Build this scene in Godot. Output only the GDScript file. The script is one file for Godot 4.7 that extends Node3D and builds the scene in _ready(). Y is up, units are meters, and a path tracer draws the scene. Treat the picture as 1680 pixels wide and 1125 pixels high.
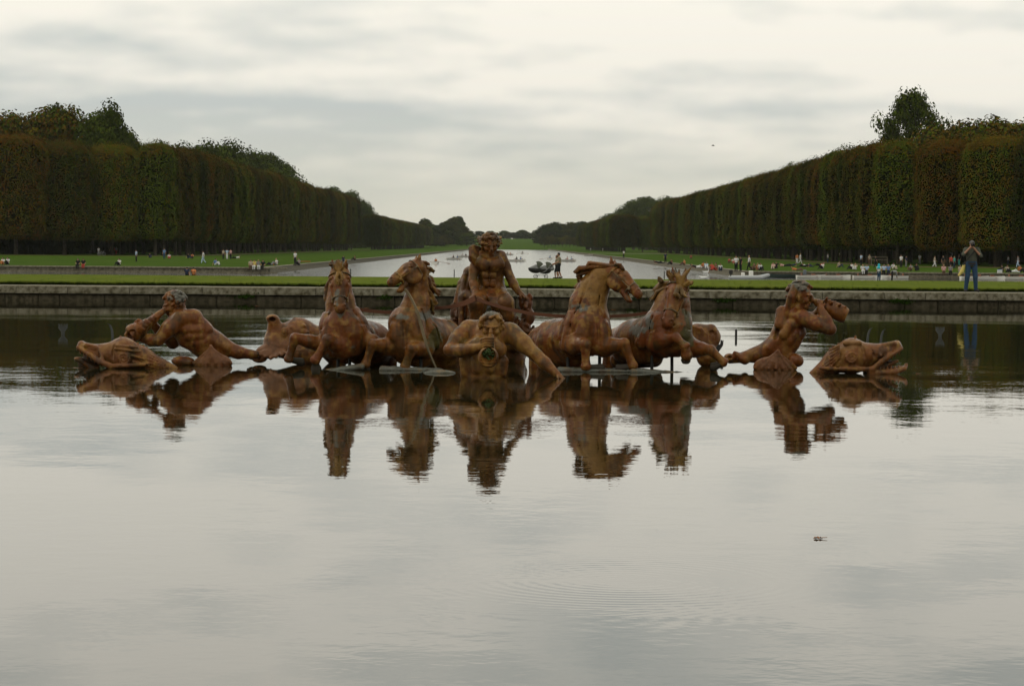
extends Node3D
# Formal garden basin with a lead statue group, a canal and clipped avenues behind. Units: metres, basin water at y = 0.

const EYE := Vector3(0.0, 1.95, 0.0)
const FOCAL := 4200.0            # focal length in units of 1/1680 of the frame's width
const PITCH := -2.19
const ROLL := 0.43
const CANAL_Y := -1.6            # level of the canal's water
const LAWN_Y := -0.9

var lens := Basis.IDENTITY
var names := {}
var mats := {}
var grain_noise := FastNoiseLite.new()
var patch_noise := FastNoiseLite.new()
var streak_noise := FastNoiseLite.new()
var t0 := 0

# ------------------------------------------------------------------ helpers
func at(x: float, y: float, d: float) -> Vector3:
	# the point d metres in front of the eye that a survey of the photograph found in direction (x, y)
	var v := lens * Vector3((x - 840.0) / FOCAL, (562.5 - y) / FOCAL, -1.0)
	return EYE + v * (d / -v.z)

func lin(r: float, g: float, b: float) -> Color:
	return Color(r, g, b).linear_to_srgb()

func numbered(called: String) -> String:
	var n: int = names.get(called, -1) + 1
	names[called] = n
	return called if n == 0 else "%s_%03d" % [called, n]

func mat(called: String, c: Color, rough := 0.9, spec := 0.3) -> StandardMaterial3D:
	if mats.has(called):
		return mats[called]
	var m := StandardMaterial3D.new()
	m.resource_name = called
	m.albedo_color = c
	m.roughness = rough
	m.metallic_specular = spec
	mats[called] = m
	return m

func tag(o: Node3D, label: String, category: String, group := "", kind := "") -> Node3D:
	if label: o.set_meta("label", label)
	if category: o.set_meta("category", category)
	if group: o.set_meta("group", group)
	if kind: o.set_meta("kind", kind)
	return o

func thing(called: String, label: String, category: String, where: Vector3, turn := 0.0, group := "") -> Node3D:
	var o := Node3D.new()
	o.name = numbered(called)
	add_child(o, true)
	o.position = where
	o.rotation.y = turn
	tag(o, label, category, group)
	return o

func part(called: String, mesh: Mesh, m: Material, parent: Node3D, where := Vector3.ZERO) -> MeshInstance3D:
	var o := MeshInstance3D.new()
	o.name = numbered(called) if parent == self else called
	o.mesh = mesh
	o.material_override = m
	parent.add_child(o, true)
	o.position = where
	return o

func structure(called: String, mesh: Mesh, m: Material, where := Vector3.ZERO) -> MeshInstance3D:
	var o := part(called, mesh, m, self, where)
	o.set_meta("kind", "structure")
	return o

func noise(freq: float, seed_: int, octaves := 4) -> FastNoiseLite:
	var n := FastNoiseLite.new()
	n.noise_type = FastNoiseLite.TYPE_SIMPLEX_SMOOTH
	n.frequency = freq
	n.seed = seed_
	n.fractal_octaves = octaves
	return n

func noise_tex(size: int, freq: float, seed_: int, cols: Array, octaves := 5) -> ImageTexture:
	# a tileable noise dyed with the colours COLS (linear), spread evenly over its range
	var g := noise(freq, seed_, octaves).get_seamless_image(size, size)
	var src := g.get_data()
	var out := PackedByteArray()
	out.resize(size * size * 3)
	var lut := PackedByteArray()
	for i in 256:
		var t: float = i / 255.0 * (cols.size() - 1)
		var k: int = mini(int(t), cols.size() - 2)
		var c: Color = (cols[k] as Color).lerp(cols[k + 1], t - k).linear_to_srgb()
		lut.append(int(clampf(c.r, 0, 1) * 255)); lut.append(int(clampf(c.g, 0, 1) * 255)); lut.append(int(clampf(c.b, 0, 1) * 255))
	for i in size * size:
		var v: int = src[i] * 3
		out[i * 3] = lut[v]
		out[i * 3 + 1] = lut[v + 1]
		out[i * 3 + 2] = lut[v + 2]
	var im := Image.create_from_data(size, size, false, Image.FORMAT_RGB8, out)
	return ImageTexture.create_from_image(im)

func tri(m: StandardMaterial3D, scale: float, world := true) -> StandardMaterial3D:
	m.uv1_triplanar = true
	m.uv1_world_triplanar = world
	m.uv1_scale = Vector3.ONE * scale
	return m

# ------------------------------------------------------------------ clay: a distance field on a grid, meshed as surface nets
class Clay:
	var h: float
	var lo: Vector3
	var nx: int
	var ny: int
	var nz: int
	var f: PackedFloat32Array
	var ops := []
	var color: Callable
	var arrays := []
	var result: ArrayMesh
	static var waiting := []

	func _init(low: Vector3, high: Vector3, cell: float) -> void:
		h = cell
		lo = low
		nx = int((high.x - low.x) / cell) + 3
		ny = int((high.y - low.y) / cell) + 3
		nz = int((high.z - low.z) / cell) + 3

	func cap(a: Vector3, b: Vector3, ra: float, rb: float, k: float) -> void:
		ops.append([a, b, ra, rb, k])

	func ell(c: Vector3, r: Vector3, b: Basis, k: float) -> void:
		ops.append([c, r, b, k])

	func mesh(color_: Callable) -> ArrayMesh:
		# the surface is worked out later, together with the others
		color = color_
		result = ArrayMesh.new()
		waiting.append(self)
		return result

	static func work(i: int) -> void:
		waiting[i].bake()

	static func finish() -> void:
		var task := WorkerThreadPool.add_group_task(Clay.work, waiting.size(), -1, true)
		WorkerThreadPool.wait_for_group_task_completion(task)
		for c in waiting:
			c.result.add_surface_from_arrays(Mesh.PRIMITIVE_TRIANGLES, c.arrays)
			c.arrays = []
		waiting = []

	func bake() -> void:
		f = PackedFloat32Array()
		f.resize(nx * ny * nz)
		f.fill(9.0)
		for o in ops:
			if o.size() == 5:
				_put_cap(o[0], o[1], o[2], o[3], o[4])
			else:
				_put_ell(o[0], o[1], o[2], o[3])
		ops = []
		_surface()
		f = PackedFloat32Array()

	func _put_cap(a: Vector3, b: Vector3, ra: float, rb: float, k: float) -> void:
		# tapered capsule; k > 0 joins it smoothly, k < 0 cuts it away
		var cut := k < 0.0
		k = maxf(absf(k), 0.0001)
		var n: int = 1
		var len_ := a.distance_to(b)
		if len_ > 5.0 * maxf(ra, rb) and not cut:
			n = mini(6, int(len_ / (3.0 * maxf(ra, rb))))
		var m := maxf(ra, rb) + k + 2.0 * h
		var ba := b - a
		var inv := 1.0 / maxf(ba.length_squared(), 1e-9)
		var dr := rb - ra
		if n == 1:
			_cap(a.min(b) - Vector3.ONE * m, a.max(b) + Vector3.ONE * m, a, ba, inv, ra, dr, k, cut, -1.0, 2.0)
		else:
			for i in n:
				var t1 := float(i) / n
				var t2 := float(i + 1) / n
				var p := a + ba * t1
				var q := a + ba * t2
				_cap(p.min(q) - Vector3.ONE * m, p.max(q) + Vector3.ONE * m, a, ba, inv, ra, dr, k, cut, t1 if i > 0 else -1.0, t2 if i < n - 1 else 2.0)

	func _cap(p0: Vector3, p1: Vector3, a: Vector3, ba: Vector3, inv: float, ra: float, dr: float, k: float, cut: bool, ta: float, tb: float) -> void:
		var i0 := maxi(0, int((p0.x - lo.x) / h))
		var i1 := mini(nx - 1, int((p1.x - lo.x) / h) + 1)
		var j0 := maxi(0, int((p0.y - lo.y) / h))
		var j1 := mini(ny - 1, int((p1.y - lo.y) / h) + 1)
		var k0 := maxi(0, int((p0.z - lo.z) / h))
		var k1 := mini(nz - 1, int((p1.z - lo.z) / h) + 1)
		var reach := maxf(ra, ra + dr) + k + 3.0 * h
		var sq := reach * reach
		var k4 := 0.25 / k
		for kz in range(k0, k1 + 1):
			for jy in range(j0, j1 + 1):
				var row := (kz * ny + jy) * nx
				var pa := Vector3(lo.x + i0 * h, lo.y + jy * h, lo.z + kz * h) - a
				for ix in range(i0, i1 + 1):
					var t := pa.dot(ba) * inv
					if t > ta and t <= tb:
						t = clampf(t, 0.0, 1.0)
						var l2 := (pa - ba * t).length_squared()
						if l2 < sq:
							var d := sqrt(l2) - ra - dr * t
							var e: float = f[row + ix]
							if cut:
								d = -d
								var u := maxf(k - absf(e - d), 0.0)
								f[row + ix] = maxf(e, d) + u * u * k4
							else:
								var u := maxf(k - absf(e - d), 0.0)
								f[row + ix] = minf(e, d) - u * u * k4
					pa.x += h

	func _put_ell(c: Vector3, r: Vector3, b: Basis, k: float) -> void:
		var cut := k < 0.0
		k = maxf(absf(k), 0.0001)
		var m := maxf(r.x, maxf(r.y, r.z)) + k + 2.0 * h
		var ext := Vector3.ONE * m
		ext.x = minf(m, absf(b.x.x) * r.x + absf(b.y.x) * r.y + absf(b.z.x) * r.z + k + 2.0 * h)
		ext.y = minf(m, absf(b.x.y) * r.x + absf(b.y.y) * r.y + absf(b.z.y) * r.z + k + 2.0 * h)
		ext.z = minf(m, absf(b.x.z) * r.x + absf(b.y.z) * r.y + absf(b.z.z) * r.z + k + 2.0 * h)
		var i0 := maxi(0, int((c.x - ext.x - lo.x) / h))
		var i1 := mini(nx - 1, int((c.x + ext.x - lo.x) / h) + 1)
		var j0 := maxi(0, int((c.y - ext.y - lo.y) / h))
		var j1 := mini(ny - 1, int((c.y + ext.y - lo.y) / h) + 1)
		var k0 := maxi(0, int((c.z - ext.z - lo.z) / h))
		var k1 := mini(nz - 1, int((c.z + ext.z - lo.z) / h) + 1)
		var bx := b.x / r.x
		var by := b.y / r.y
		var bz := b.z / r.z
		var k4 := 0.25 / k
		for kz in range(k0, k1 + 1):
			for jy in range(j0, j1 + 1):
				var row := (kz * ny + jy) * nx
				var p := Vector3(lo.x + i0 * h, lo.y + jy * h, lo.z + kz * h) - c
				for ix in range(i0, i1 + 1):
					var s := Vector3(p.dot(bx), p.dot(by), p.dot(bz))
					var l := s.length()
					# distance along the ray from the centre: exact on the surface, smooth away from it
					var d := p.length() * (1.0 - 1.0 / maxf(l, 0.05)) if l > 0.05 else -minf(r.x, minf(r.y, r.z))
					var e: float = f[row + ix]
					if cut:
						d = -d
						var u := maxf(k - absf(e - d), 0.0)
						f[row + ix] = maxf(e, d) + u * u * k4
					else:
						var u := maxf(k - absf(e - d), 0.0)
						f[row + ix] = minf(e, d) - u * u * k4
					p.x += h

	func _surface() -> void:
		var v := PackedVector3Array()
		var nn := PackedVector3Array()
		var idx := PackedInt32Array()
		var cell := {}
		var sx := 1
		var sy := nx
		var sz := nx * ny
		for kz in range(1, nz - 1):
			for jy in range(1, ny - 1):
				var row := (kz * ny + jy) * nx
				for ix in range(1, nx - 1):
					var i := row + ix
					var s: bool = f[i] < 0.0
					if s != (f[i + sx] < 0.0):
						_quad(i, sy, sz, s, cell, v, nn, idx)
					if s != (f[i + sy] < 0.0):
						_quad(i, sz, sx, s, cell, v, nn, idx)
					if s != (f[i + sz] < 0.0):
						_quad(i, sx, sy, s, cell, v, nn, idx)
		var cols := PackedColorArray()
		cols.resize(v.size())
		for i in v.size():
			cols[i] = color.call(v[i], nn[i])
		var arr := []
		arr.resize(Mesh.ARRAY_MAX)
		arr[Mesh.ARRAY_VERTEX] = v
		arr[Mesh.ARRAY_NORMAL] = nn
		arr[Mesh.ARRAY_COLOR] = cols
		arr[Mesh.ARRAY_INDEX] = idx
		arrays = arr

	func _quad(i: int, sa: int, sb: int, s: bool, cell: Dictionary, v: PackedVector3Array, nn: PackedVector3Array, idx: PackedInt32Array) -> void:
		var a := _vert(i, cell, v, nn)
		var b := _vert(i - sa, cell, v, nn)
		var c := _vert(i - sa - sb, cell, v, nn)
		var d := _vert(i - sb, cell, v, nn)
		if s:
			idx.append(a); idx.append(c); idx.append(b); idx.append(a); idx.append(d); idx.append(c)
		else:
			idx.append(a); idx.append(b); idx.append(c); idx.append(a); idx.append(c); idx.append(d)

	func _vert(i: int, cell: Dictionary, v: PackedVector3Array, nn: PackedVector3Array) -> int:
		var got: int = cell.get(i, -1)
		if got >= 0:
			return got
		var sy := nx
		var sz := nx * ny
		var f000: float = f[i]
		var f100: float = f[i + 1]
		var f010: float = f[i + sy]
		var f110: float = f[i + sy + 1]
		var f001: float = f[i + sz]
		var f101: float = f[i + sz + 1]
		var f011: float = f[i + sz + sy]
		var f111: float = f[i + sz + sy + 1]
		var p := Vector3.ZERO
		var n := 0
		if (f000 < 0.0) != (f100 < 0.0): p += Vector3(f000 / (f000 - f100), 0, 0); n += 1
		if (f010 < 0.0) != (f110 < 0.0): p += Vector3(f010 / (f010 - f110), 1, 0); n += 1
		if (f001 < 0.0) != (f101 < 0.0): p += Vector3(f001 / (f001 - f101), 0, 1); n += 1
		if (f011 < 0.0) != (f111 < 0.0): p += Vector3(f011 / (f011 - f111), 1, 1); n += 1
		if (f000 < 0.0) != (f010 < 0.0): p += Vector3(0, f000 / (f000 - f010), 0); n += 1
		if (f100 < 0.0) != (f110 < 0.0): p += Vector3(1, f100 / (f100 - f110), 0); n += 1
		if (f001 < 0.0) != (f011 < 0.0): p += Vector3(0, f001 / (f001 - f011), 1); n += 1
		if (f101 < 0.0) != (f111 < 0.0): p += Vector3(1, f101 / (f101 - f111), 1); n += 1
		if (f000 < 0.0) != (f001 < 0.0): p += Vector3(0, 0, f000 / (f000 - f001)); n += 1
		if (f100 < 0.0) != (f101 < 0.0): p += Vector3(1, 0, f100 / (f100 - f101)); n += 1
		if (f010 < 0.0) != (f011 < 0.0): p += Vector3(0, 1, f010 / (f010 - f011)); n += 1
		if (f110 < 0.0) != (f111 < 0.0): p += Vector3(1, 1, f110 / (f110 - f111)); n += 1
		p /= maxi(n, 1)
		@warning_ignore("integer_division")
		var kz := i / sz
		@warning_ignore("integer_division")
		var jy := (i - kz * sz) / sy
		var ix := i - kz * sz - jy * sy
		var g := Vector3(f100 + f110 + f101 + f111 - f000 - f010 - f001 - f011, f010 + f110 + f011 + f111 - f000 - f100 - f001 - f101, f001 + f101 + f011 + f111 - f000 - f100 - f010 - f110)
		v.append(lo + (Vector3(ix, jy, kz) + p) * h)
		nn.append(g.normalized() if g.length_squared() > 1e-12 else Vector3.UP)
		cell[i] = v.size() - 1
		return v.size() - 1

# A figure is surveyed in the photograph: (x, y) as seen, q metres nearer than its own distance d; radii in the same units as x and y.
class Figure:
	var host
	var d: float
	var s: float
	var base: Vector3
	var clay: Clay

	func _init(host_, d_: float, x0: float, y0: float, x1: float, y1: float, q0: float, q1: float, cell: float) -> void:
		host = host_
		d = d_
		s = d / 4200.0
		base = host.at((x0 + x1) / 2.0, 600.0, d)
		base.y = 0.0
		var a := j(x0, y0, q0)
		var b := j(x1, y1, q1)
		var c := j(x0, y1, q1)
		clay = Clay.new(a.min(b).min(c) - Vector3.ONE * cell * 2, a.max(b).max(c) + Vector3.ONE * cell * 2, cell)

	func j(x: float, y: float, q := 0.0) -> Vector3:
		# kept at the scale of distance d, so that depth does not bend the figure
		var p: Vector3 = host.at(x, y, d) - base
		p.z += q
		return p

	func rows(list: Array) -> void:
		# capsule: x y q r  x y q r  k;   ellipsoid: x y q  rx ry rz  k  roll
		for a in list:
			if a.size() == 9:
				clay.cap(j(a[0], a[1], a[2]), j(a[4], a[5], a[6]), a[3] * s, a[7] * s, a[8] * s)
			else:
				clay.ell(j(a[0], a[1], a[2]), Vector3(a[3], a[4], a[5]) * s, Basis(Vector3.BACK, deg_to_rad(a[7])), a[6] * s)

	func tube(pts: Array, k: float) -> void:
		# pts: [x, y, q, r]
		for i in pts.size() - 1:
			var a: Array = pts[i]
			var b: Array = pts[i + 1]
			clay.cap(j(a[0], a[1], a[2]), j(b[0], b[1], b[2]), a[3] * s, b[3] * s, k * s)

# ------------------------------------------------------------------ statue group
func statue_head(g: Figure, c: Vector3, r: float, fwd: Vector3, up: Vector3, seed_: int, curls: int, beard: float, long_hair := 0.0) -> void:
	var z := fwd.normalized()
	var x := up.cross(z).normalized()
	var y := z.cross(x).normalized()
	var b := Basis(x, y, z)
	var k := g.clay
	k.ell(c + b * Vector3(0, 0.18, -0.08) * r, Vector3(0.70, 0.78, 0.84) * r, b, 0.2 * r)
	k.cap(c + b * Vector3(0, -0.2, 0.25) * r, c + b * Vector3(0, -0.72, 0.48) * r, 0.5 * r, 0.26 * r, 0.2 * r)
	for s in [-1.0, 1.0]:
		k.ell(c + b * Vector3(s * 0.36, -0.22, 0.5) * r, Vector3(0.24, 0.22, 0.24) * r, b, 0.12 * r)
		k.ell(c + b * Vector3(s * 0.29, 0.03, 0.86) * r, Vector3(0.2, 0.13, 0.2) * r, b, -0.08 * r)
		k.ell(c + b * Vector3(s * 0.29, 0.02, 0.66) * r, Vector3(0.13, 0.09, 0.12) * r, b, 0.02 * r)
		k.cap(c + b * Vector3(s * 0.08, 0.17, 0.82) * r, c + b * Vector3(s * 0.5, 0.2, 0.62) * r, 0.1 * r, 0.08 * r, 0.06 * r)
		k.ell(c + b * Vector3(s * 0.72, -0.05, 0.0) * r, Vector3(0.09, 0.22, 0.15) * r, b, 0.05 * r)
	k.cap(c + b * Vector3(0, 0.16, 0.8) * r, c + b * Vector3(0, -0.2, 1.0) * r, 0.09 * r, 0.15 * r, 0.08 * r)
	k.cap(c + b * Vector3(-0.17, -0.4, 0.8) * r, c + b * Vector3(0.17, -0.4, 0.8) * r, 0.08 * r, 0.08 * r, 0.03 * r)
	k.cap(c + b * Vector3(-0.14, -0.53, 0.78) * r, c + b * Vector3(0.14, -0.53, 0.78) * r, 0.08 * r, 0.08 * r, 0.03 * r)
	var rng := RandomNumberGenerator.new()
	rng.seed = seed_
	for i in curls:
		var a := rng.randf() * TAU
		var e := rng.randf_range(0.0, 1.0)
		var dir := Vector3(sin(a) * sqrt(1.0 - e * e), e, cos(a) * sqrt(1.0 - e * e))
		if dir.z > 0.45 and dir.y < 0.62:
			continue
		if dir.z < 0.2 and rng.randf() < 0.5:
			dir.y -= rng.randf() * 0.9
			dir = dir.normalized()
		var p := c + b * (Vector3(dir.x * 0.74, dir.y * 0.8 + 0.18, dir.z * 0.86 - 0.08)) * r
		var w := b * Vector3(rng.randf_range(-1, 1), rng.randf_range(-1, 0.4), rng.randf_range(-1, 1)).normalized() * r * 0.2
		var u := b * dir * r * 0.09
		k.cap(p - w, p + u, 0.1 * r, 0.14 * r, 0.04 * r)
		k.cap(p + u, p + w, 0.14 * r, 0.08 * r, 0.03 * r)
	if beard > 0.0:
		for i in int(26 * beard):
			var a := rng.randf_range(-1.25, 1.25)
			var t := rng.randf()
			var p := c + b * Vector3(sin(a) * 0.5, -0.5 - 0.35 * t * cos(a), 0.25 + cos(a) * 0.42) * r
			k.cap(p, p + b * Vector3(rng.randf_range(-0.15, 0.15), -0.24, 0.06) * r, 0.11 * r, 0.05 * r, 0.04 * r)
	if long_hair > 0.0:
		for i in 14:
			var a := rng.randf_range(-1.3, 1.3) + PI
			var p := c + b * Vector3(sin(a) * 0.6, -0.1, cos(a) * 0.62) * r
			var q := p + b * Vector3(sin(a) * 0.15 + rng.randf_range(-0.15, 0.15), -0.55, cos(a) * 0.1) * r * long_hair
			k.cap(p, q, 0.15 * r, 0.12 * r, 0.05 * r)
			k.cap(q, q + b * Vector3(rng.randf_range(-0.2, 0.2), -0.4, 0.1) * r * long_hair, 0.12 * r, 0.05 * r, 0.05 * r)

func statue_hand(g: Figure, wrist: Vector3, along: Vector3, palm: Vector3, size: float, curl: float, thumb := 1.0) -> void:
	# ALONG: from wrist to knuckles; PALM: the way the palm faces
	var z := along.normalized()
	var x := palm.cross(z).normalized()
	var n := z.cross(x).normalized()
	var k := g.clay
	var u := size
	k.cap(wrist, wrist + z * u * 0.3, u * 0.17, u * 0.19, u * 0.1)
	k.ell(wrist + z * u * 0.38, Vector3(0.25, 0.13, 0.3) * u, Basis(x, n, z), u * 0.08)
	for i in 4:
		var off := (i - 1.5) * 0.135
		var p := wrist + z * u * (0.6 - absf(i - 1.2) * 0.03) + x * u * off
		var l: float = u * [0.36, 0.42, 0.39, 0.3][i] * 0.5
		var d1 := (z + n * curl * 0.7 + x * off * 0.5).normalized()
		var d2 := (z * (1.0 - curl) + n * curl * 1.6).normalized()
		k.cap(p, p + d1 * l, u * 0.078, u * 0.072, u * 0.02)
		k.cap(p + d1 * l, p + d1 * l + d2 * l, u * 0.072, u * 0.055, u * 0.01)
	var t := wrist + z * u * 0.22 + x * u * 0.2 * thumb
	var t2 := t + (z * 0.8 + x * thumb * 0.7 + n * 0.4).normalized() * u * 0.24
	k.cap(t, t2, u * 0.1, u * 0.085, u * 0.04)
	k.cap(t2, t2 + (z + n * 0.5).normalized() * u * 0.2, u * 0.085, u * 0.06, u * 0.02)

var pal := {
	"rust": Color(0.138, 0.050, 0.012), "red": Color(0.118, 0.035, 0.010), "brown": Color(0.062, 0.029, 0.009), "ochre": Color(0.20, 0.110, 0.026),
	"grey": Color(0.085, 0.088, 0.072), "dark": Color(0.024, 0.019, 0.012), "moss": Color(0.036, 0.036, 0.009), "pink": Color(0.128, 0.056, 0.024),
}

func patina(offset: Vector3, ochre: float, base: Color, alt: Color, grey := 0.0, spots: Array = []) -> Callable:
	# weathered lead: rust paint, brown stain, worn gilding and bare grey metal in ragged patches; dark spots paint shade into the fish mouths
	return func(p: Vector3, _n: Vector3) -> Color:
		var w := p + offset
		var a := patch_noise.get_noise_3dv(w)
		var b := grain_noise.get_noise_3dv(w)
		var c := base.lerp(alt, clampf(0.5 + a * 1.3, 0.0, 1.0))
		c = c.lerp(pal.brown, clampf((patch_noise.get_noise_3dv(w * 1.7 + Vector3(9, 3, 1)) - 0.1) * 2.0, 0.0, 0.5))
		c = c.lerp(pal.ochre, clampf((b * 0.9 + a * 0.5 - 0.19 + ochre) * 2.0, 0.0, 0.65))
		c = c.lerp(pal.moss, clampf((patch_noise.get_noise_3dv(w * 1.3 - Vector3(4, 8, 2)) - 0.34) * 3.0, 0.0, 0.5))
		var st := streak_noise.get_noise_3d(w.x, w.y * 0.16, w.z)
		c = c.lerp(pal.dark, clampf((st - 0.16) * 2.6, 0.0, 0.55))
		c = c.lerp(pal.ochre, clampf((-st - 0.24) * 2.4, 0.0, 0.4))
		if grey > 0.0:
			c = c.lerp(pal.grey, clampf((patch_noise.get_noise_3dv(w * 2.1 + Vector3(1, 20, 4)) + b * 0.4 - 0.62 + grey) * 6.0, 0.0, 0.85))
		for s in spots:
			var l: Vector3 = (p - s[0]) / s[1]
			c = c.lerp(s[2], clampf((1.0 - l.length() + b * 0.9) * 4.0, 0.0, 0.85))
		return c * (0.95 + 0.2 * b)

func plain(c: Color) -> Callable:
	return func(p: Vector3, _n: Vector3) -> Color:
		return c * (1.0 + 0.35 * grain_noise.get_noise_3dv(p))

func put_statue(g: Figure, called: String, label: String, category: String, body: String, color: Callable, group := "") -> Node3D:
	var t := thing(called, label, category, g.base, 0.0, group)
	part(body, g.clay.mesh(color), mats.lead, t)
	return t

func front_triton() -> void:
	var g := Figure.new(self, 38.0, 722, 500, 945, 632, -0.35, 1.0, 0.014)
	g.rows([
		[792, 640, -0.05, 38, 793, 590, -0.02, 36, 8], [793, 590, -0.02, 36, 798, 556, 0.0, 32, 8],
		[772, 570, 0.24, 14, 786, 564, 0.26, 15, 4], [818, 572, 0.24, 14, 808, 565, 0.26, 15, 4], [782, 588, 0.28, 8, 783, 604, 0.28, 8, 3], [805, 590, 0.28, 8, 804, 604, 0.28, 8, 3], [762, 590, 0.14, 9, 764, 610, 0.14, 8, 4], [826, 592, 0.14, 9, 824, 610, 0.14, 8, 4],
		[772, 541, 0.0, 16, 830, 546, 0.0, 17, 8],
		[768, 541, 0.02, 16, 752, 556, 0.16, 13.5, 6], [752, 556, 0.16, 13.5, 738, 572, 0.32, 10, 5], [756, 548, 0.14, 13, 750, 556, 0.22, 12, 5],
		[738, 572, 0.33, 9.5, 756, 573, 0.42, 11, 3], [756, 573, 0.44, 11, 786, 567, 0.62, 7, 4],
		[838, 546, 0.02, 17, 858, 563, 0.14, 14.5, 6], [858, 563, 0.14, 14.5, 879, 581, 0.28, 10.5, 5],
		[879, 581, 0.28, 11, 893, 594, 0.36, 10.5, 3], [893, 594, 0.36, 10.5, 912, 611, 0.46, 6.5, 4],
		[806, 556, 0.02, 14, 806, 543, 0.16, 13, 6],
	])
	statue_head(g, g.j(806, 537, 0.2), 22.5 * g.s, Vector3(-0.02, -0.12, 1), Vector3(0.03, 1, 0.15), 11, 170, 1.0)
	statue_hand(g, g.j(912, 611, 0.46), Vector3(0.75, -0.5, 0.45), Vector3(0, -1, 0.1), 25 * g.s, 0.25, 1.0)
	statue_hand(g, g.j(785, 567, 0.62), Vector3(0.9, 0.42, 0.12), Vector3(0.1, -0.1, -1), 24 * g.s, 0.6, 1.0)
	for i in 4:
		g.rows([[790, 555 + i * 4.3, 0.62, 3.0, 799, 551.5 + i * 4.2, 0.7, 2.8, 0.8], [799, 551.5 + i * 4.2, 0.7, 2.8, 809, 552.5 + i * 4.0, 0.68, 2.5, 0.6]])
	var t := put_statue(g, "triton_statue", "gilded lead bearded man rising from water, blowing a horn at the viewer", "statue", "body", patina(Vector3(3, 1, 2), 0.2, pal.rust, Color(0.165, 0.078, 0.02), 0.0,
		[[g.j(802, 512, 0.2), Vector3(0.13, 0.06, 0.2), pal.grey]]), "horn-blowing statues in the basin")
	# horn: a flared shell tube, open towards the viewer
	var hcl := Figure.new(self, 38.0, 780, 540, 830, 608, 0.2, 1.0, 0.012)
	hcl.tube([[806, 550, 0.42, 5], [805, 557, 0.5, 6.5], [803.5, 566, 0.58, 8.5], [802, 578, 0.68, 14.5]], 3)
	hcl.clay.cap(hcl.j(802, 579, 0.7), hcl.j(802, 582, 0.8), 14.5 * g.s, 17 * g.s, 2 * g.s)
	hcl.clay.cap(hcl.j(802, 583, 0.99), hcl.j(802.5, 574, 0.7), 12.8 * g.s, 10 * g.s, -2 * g.s)
	part("horn", hcl.clay.mesh(patina(Vector3(5, 5, 5), 0.16, pal.rust, pal.ochre)), mats.lead, t, hcl.base - g.base)
	var mo := Figure.new(self, 38.0, 784, 566, 820, 600, 0.6, 0.9, 0.012)
	var rng := RandomNumberGenerator.new()
	rng.seed = 5
	for i in 70:
		var a := rng.randf() * TAU
		var rr := sqrt(rng.randf()) * 10.5
		mo.clay.ell(mo.j(802 + cos(a) * rr, 581 + sin(a) * rr * 1.1, 0.7 + rng.randf() * 0.05), Vector3(1.8, 1.8, 1.8) * g.s, Basis.IDENTITY, 0.6 * g.s)
	tag(part("moss", mo.clay.mesh(plain(Color(0.03, 0.05, 0.012))), mats.plain_lead, t, mo.base - g.base), "", "", "", "")

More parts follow.
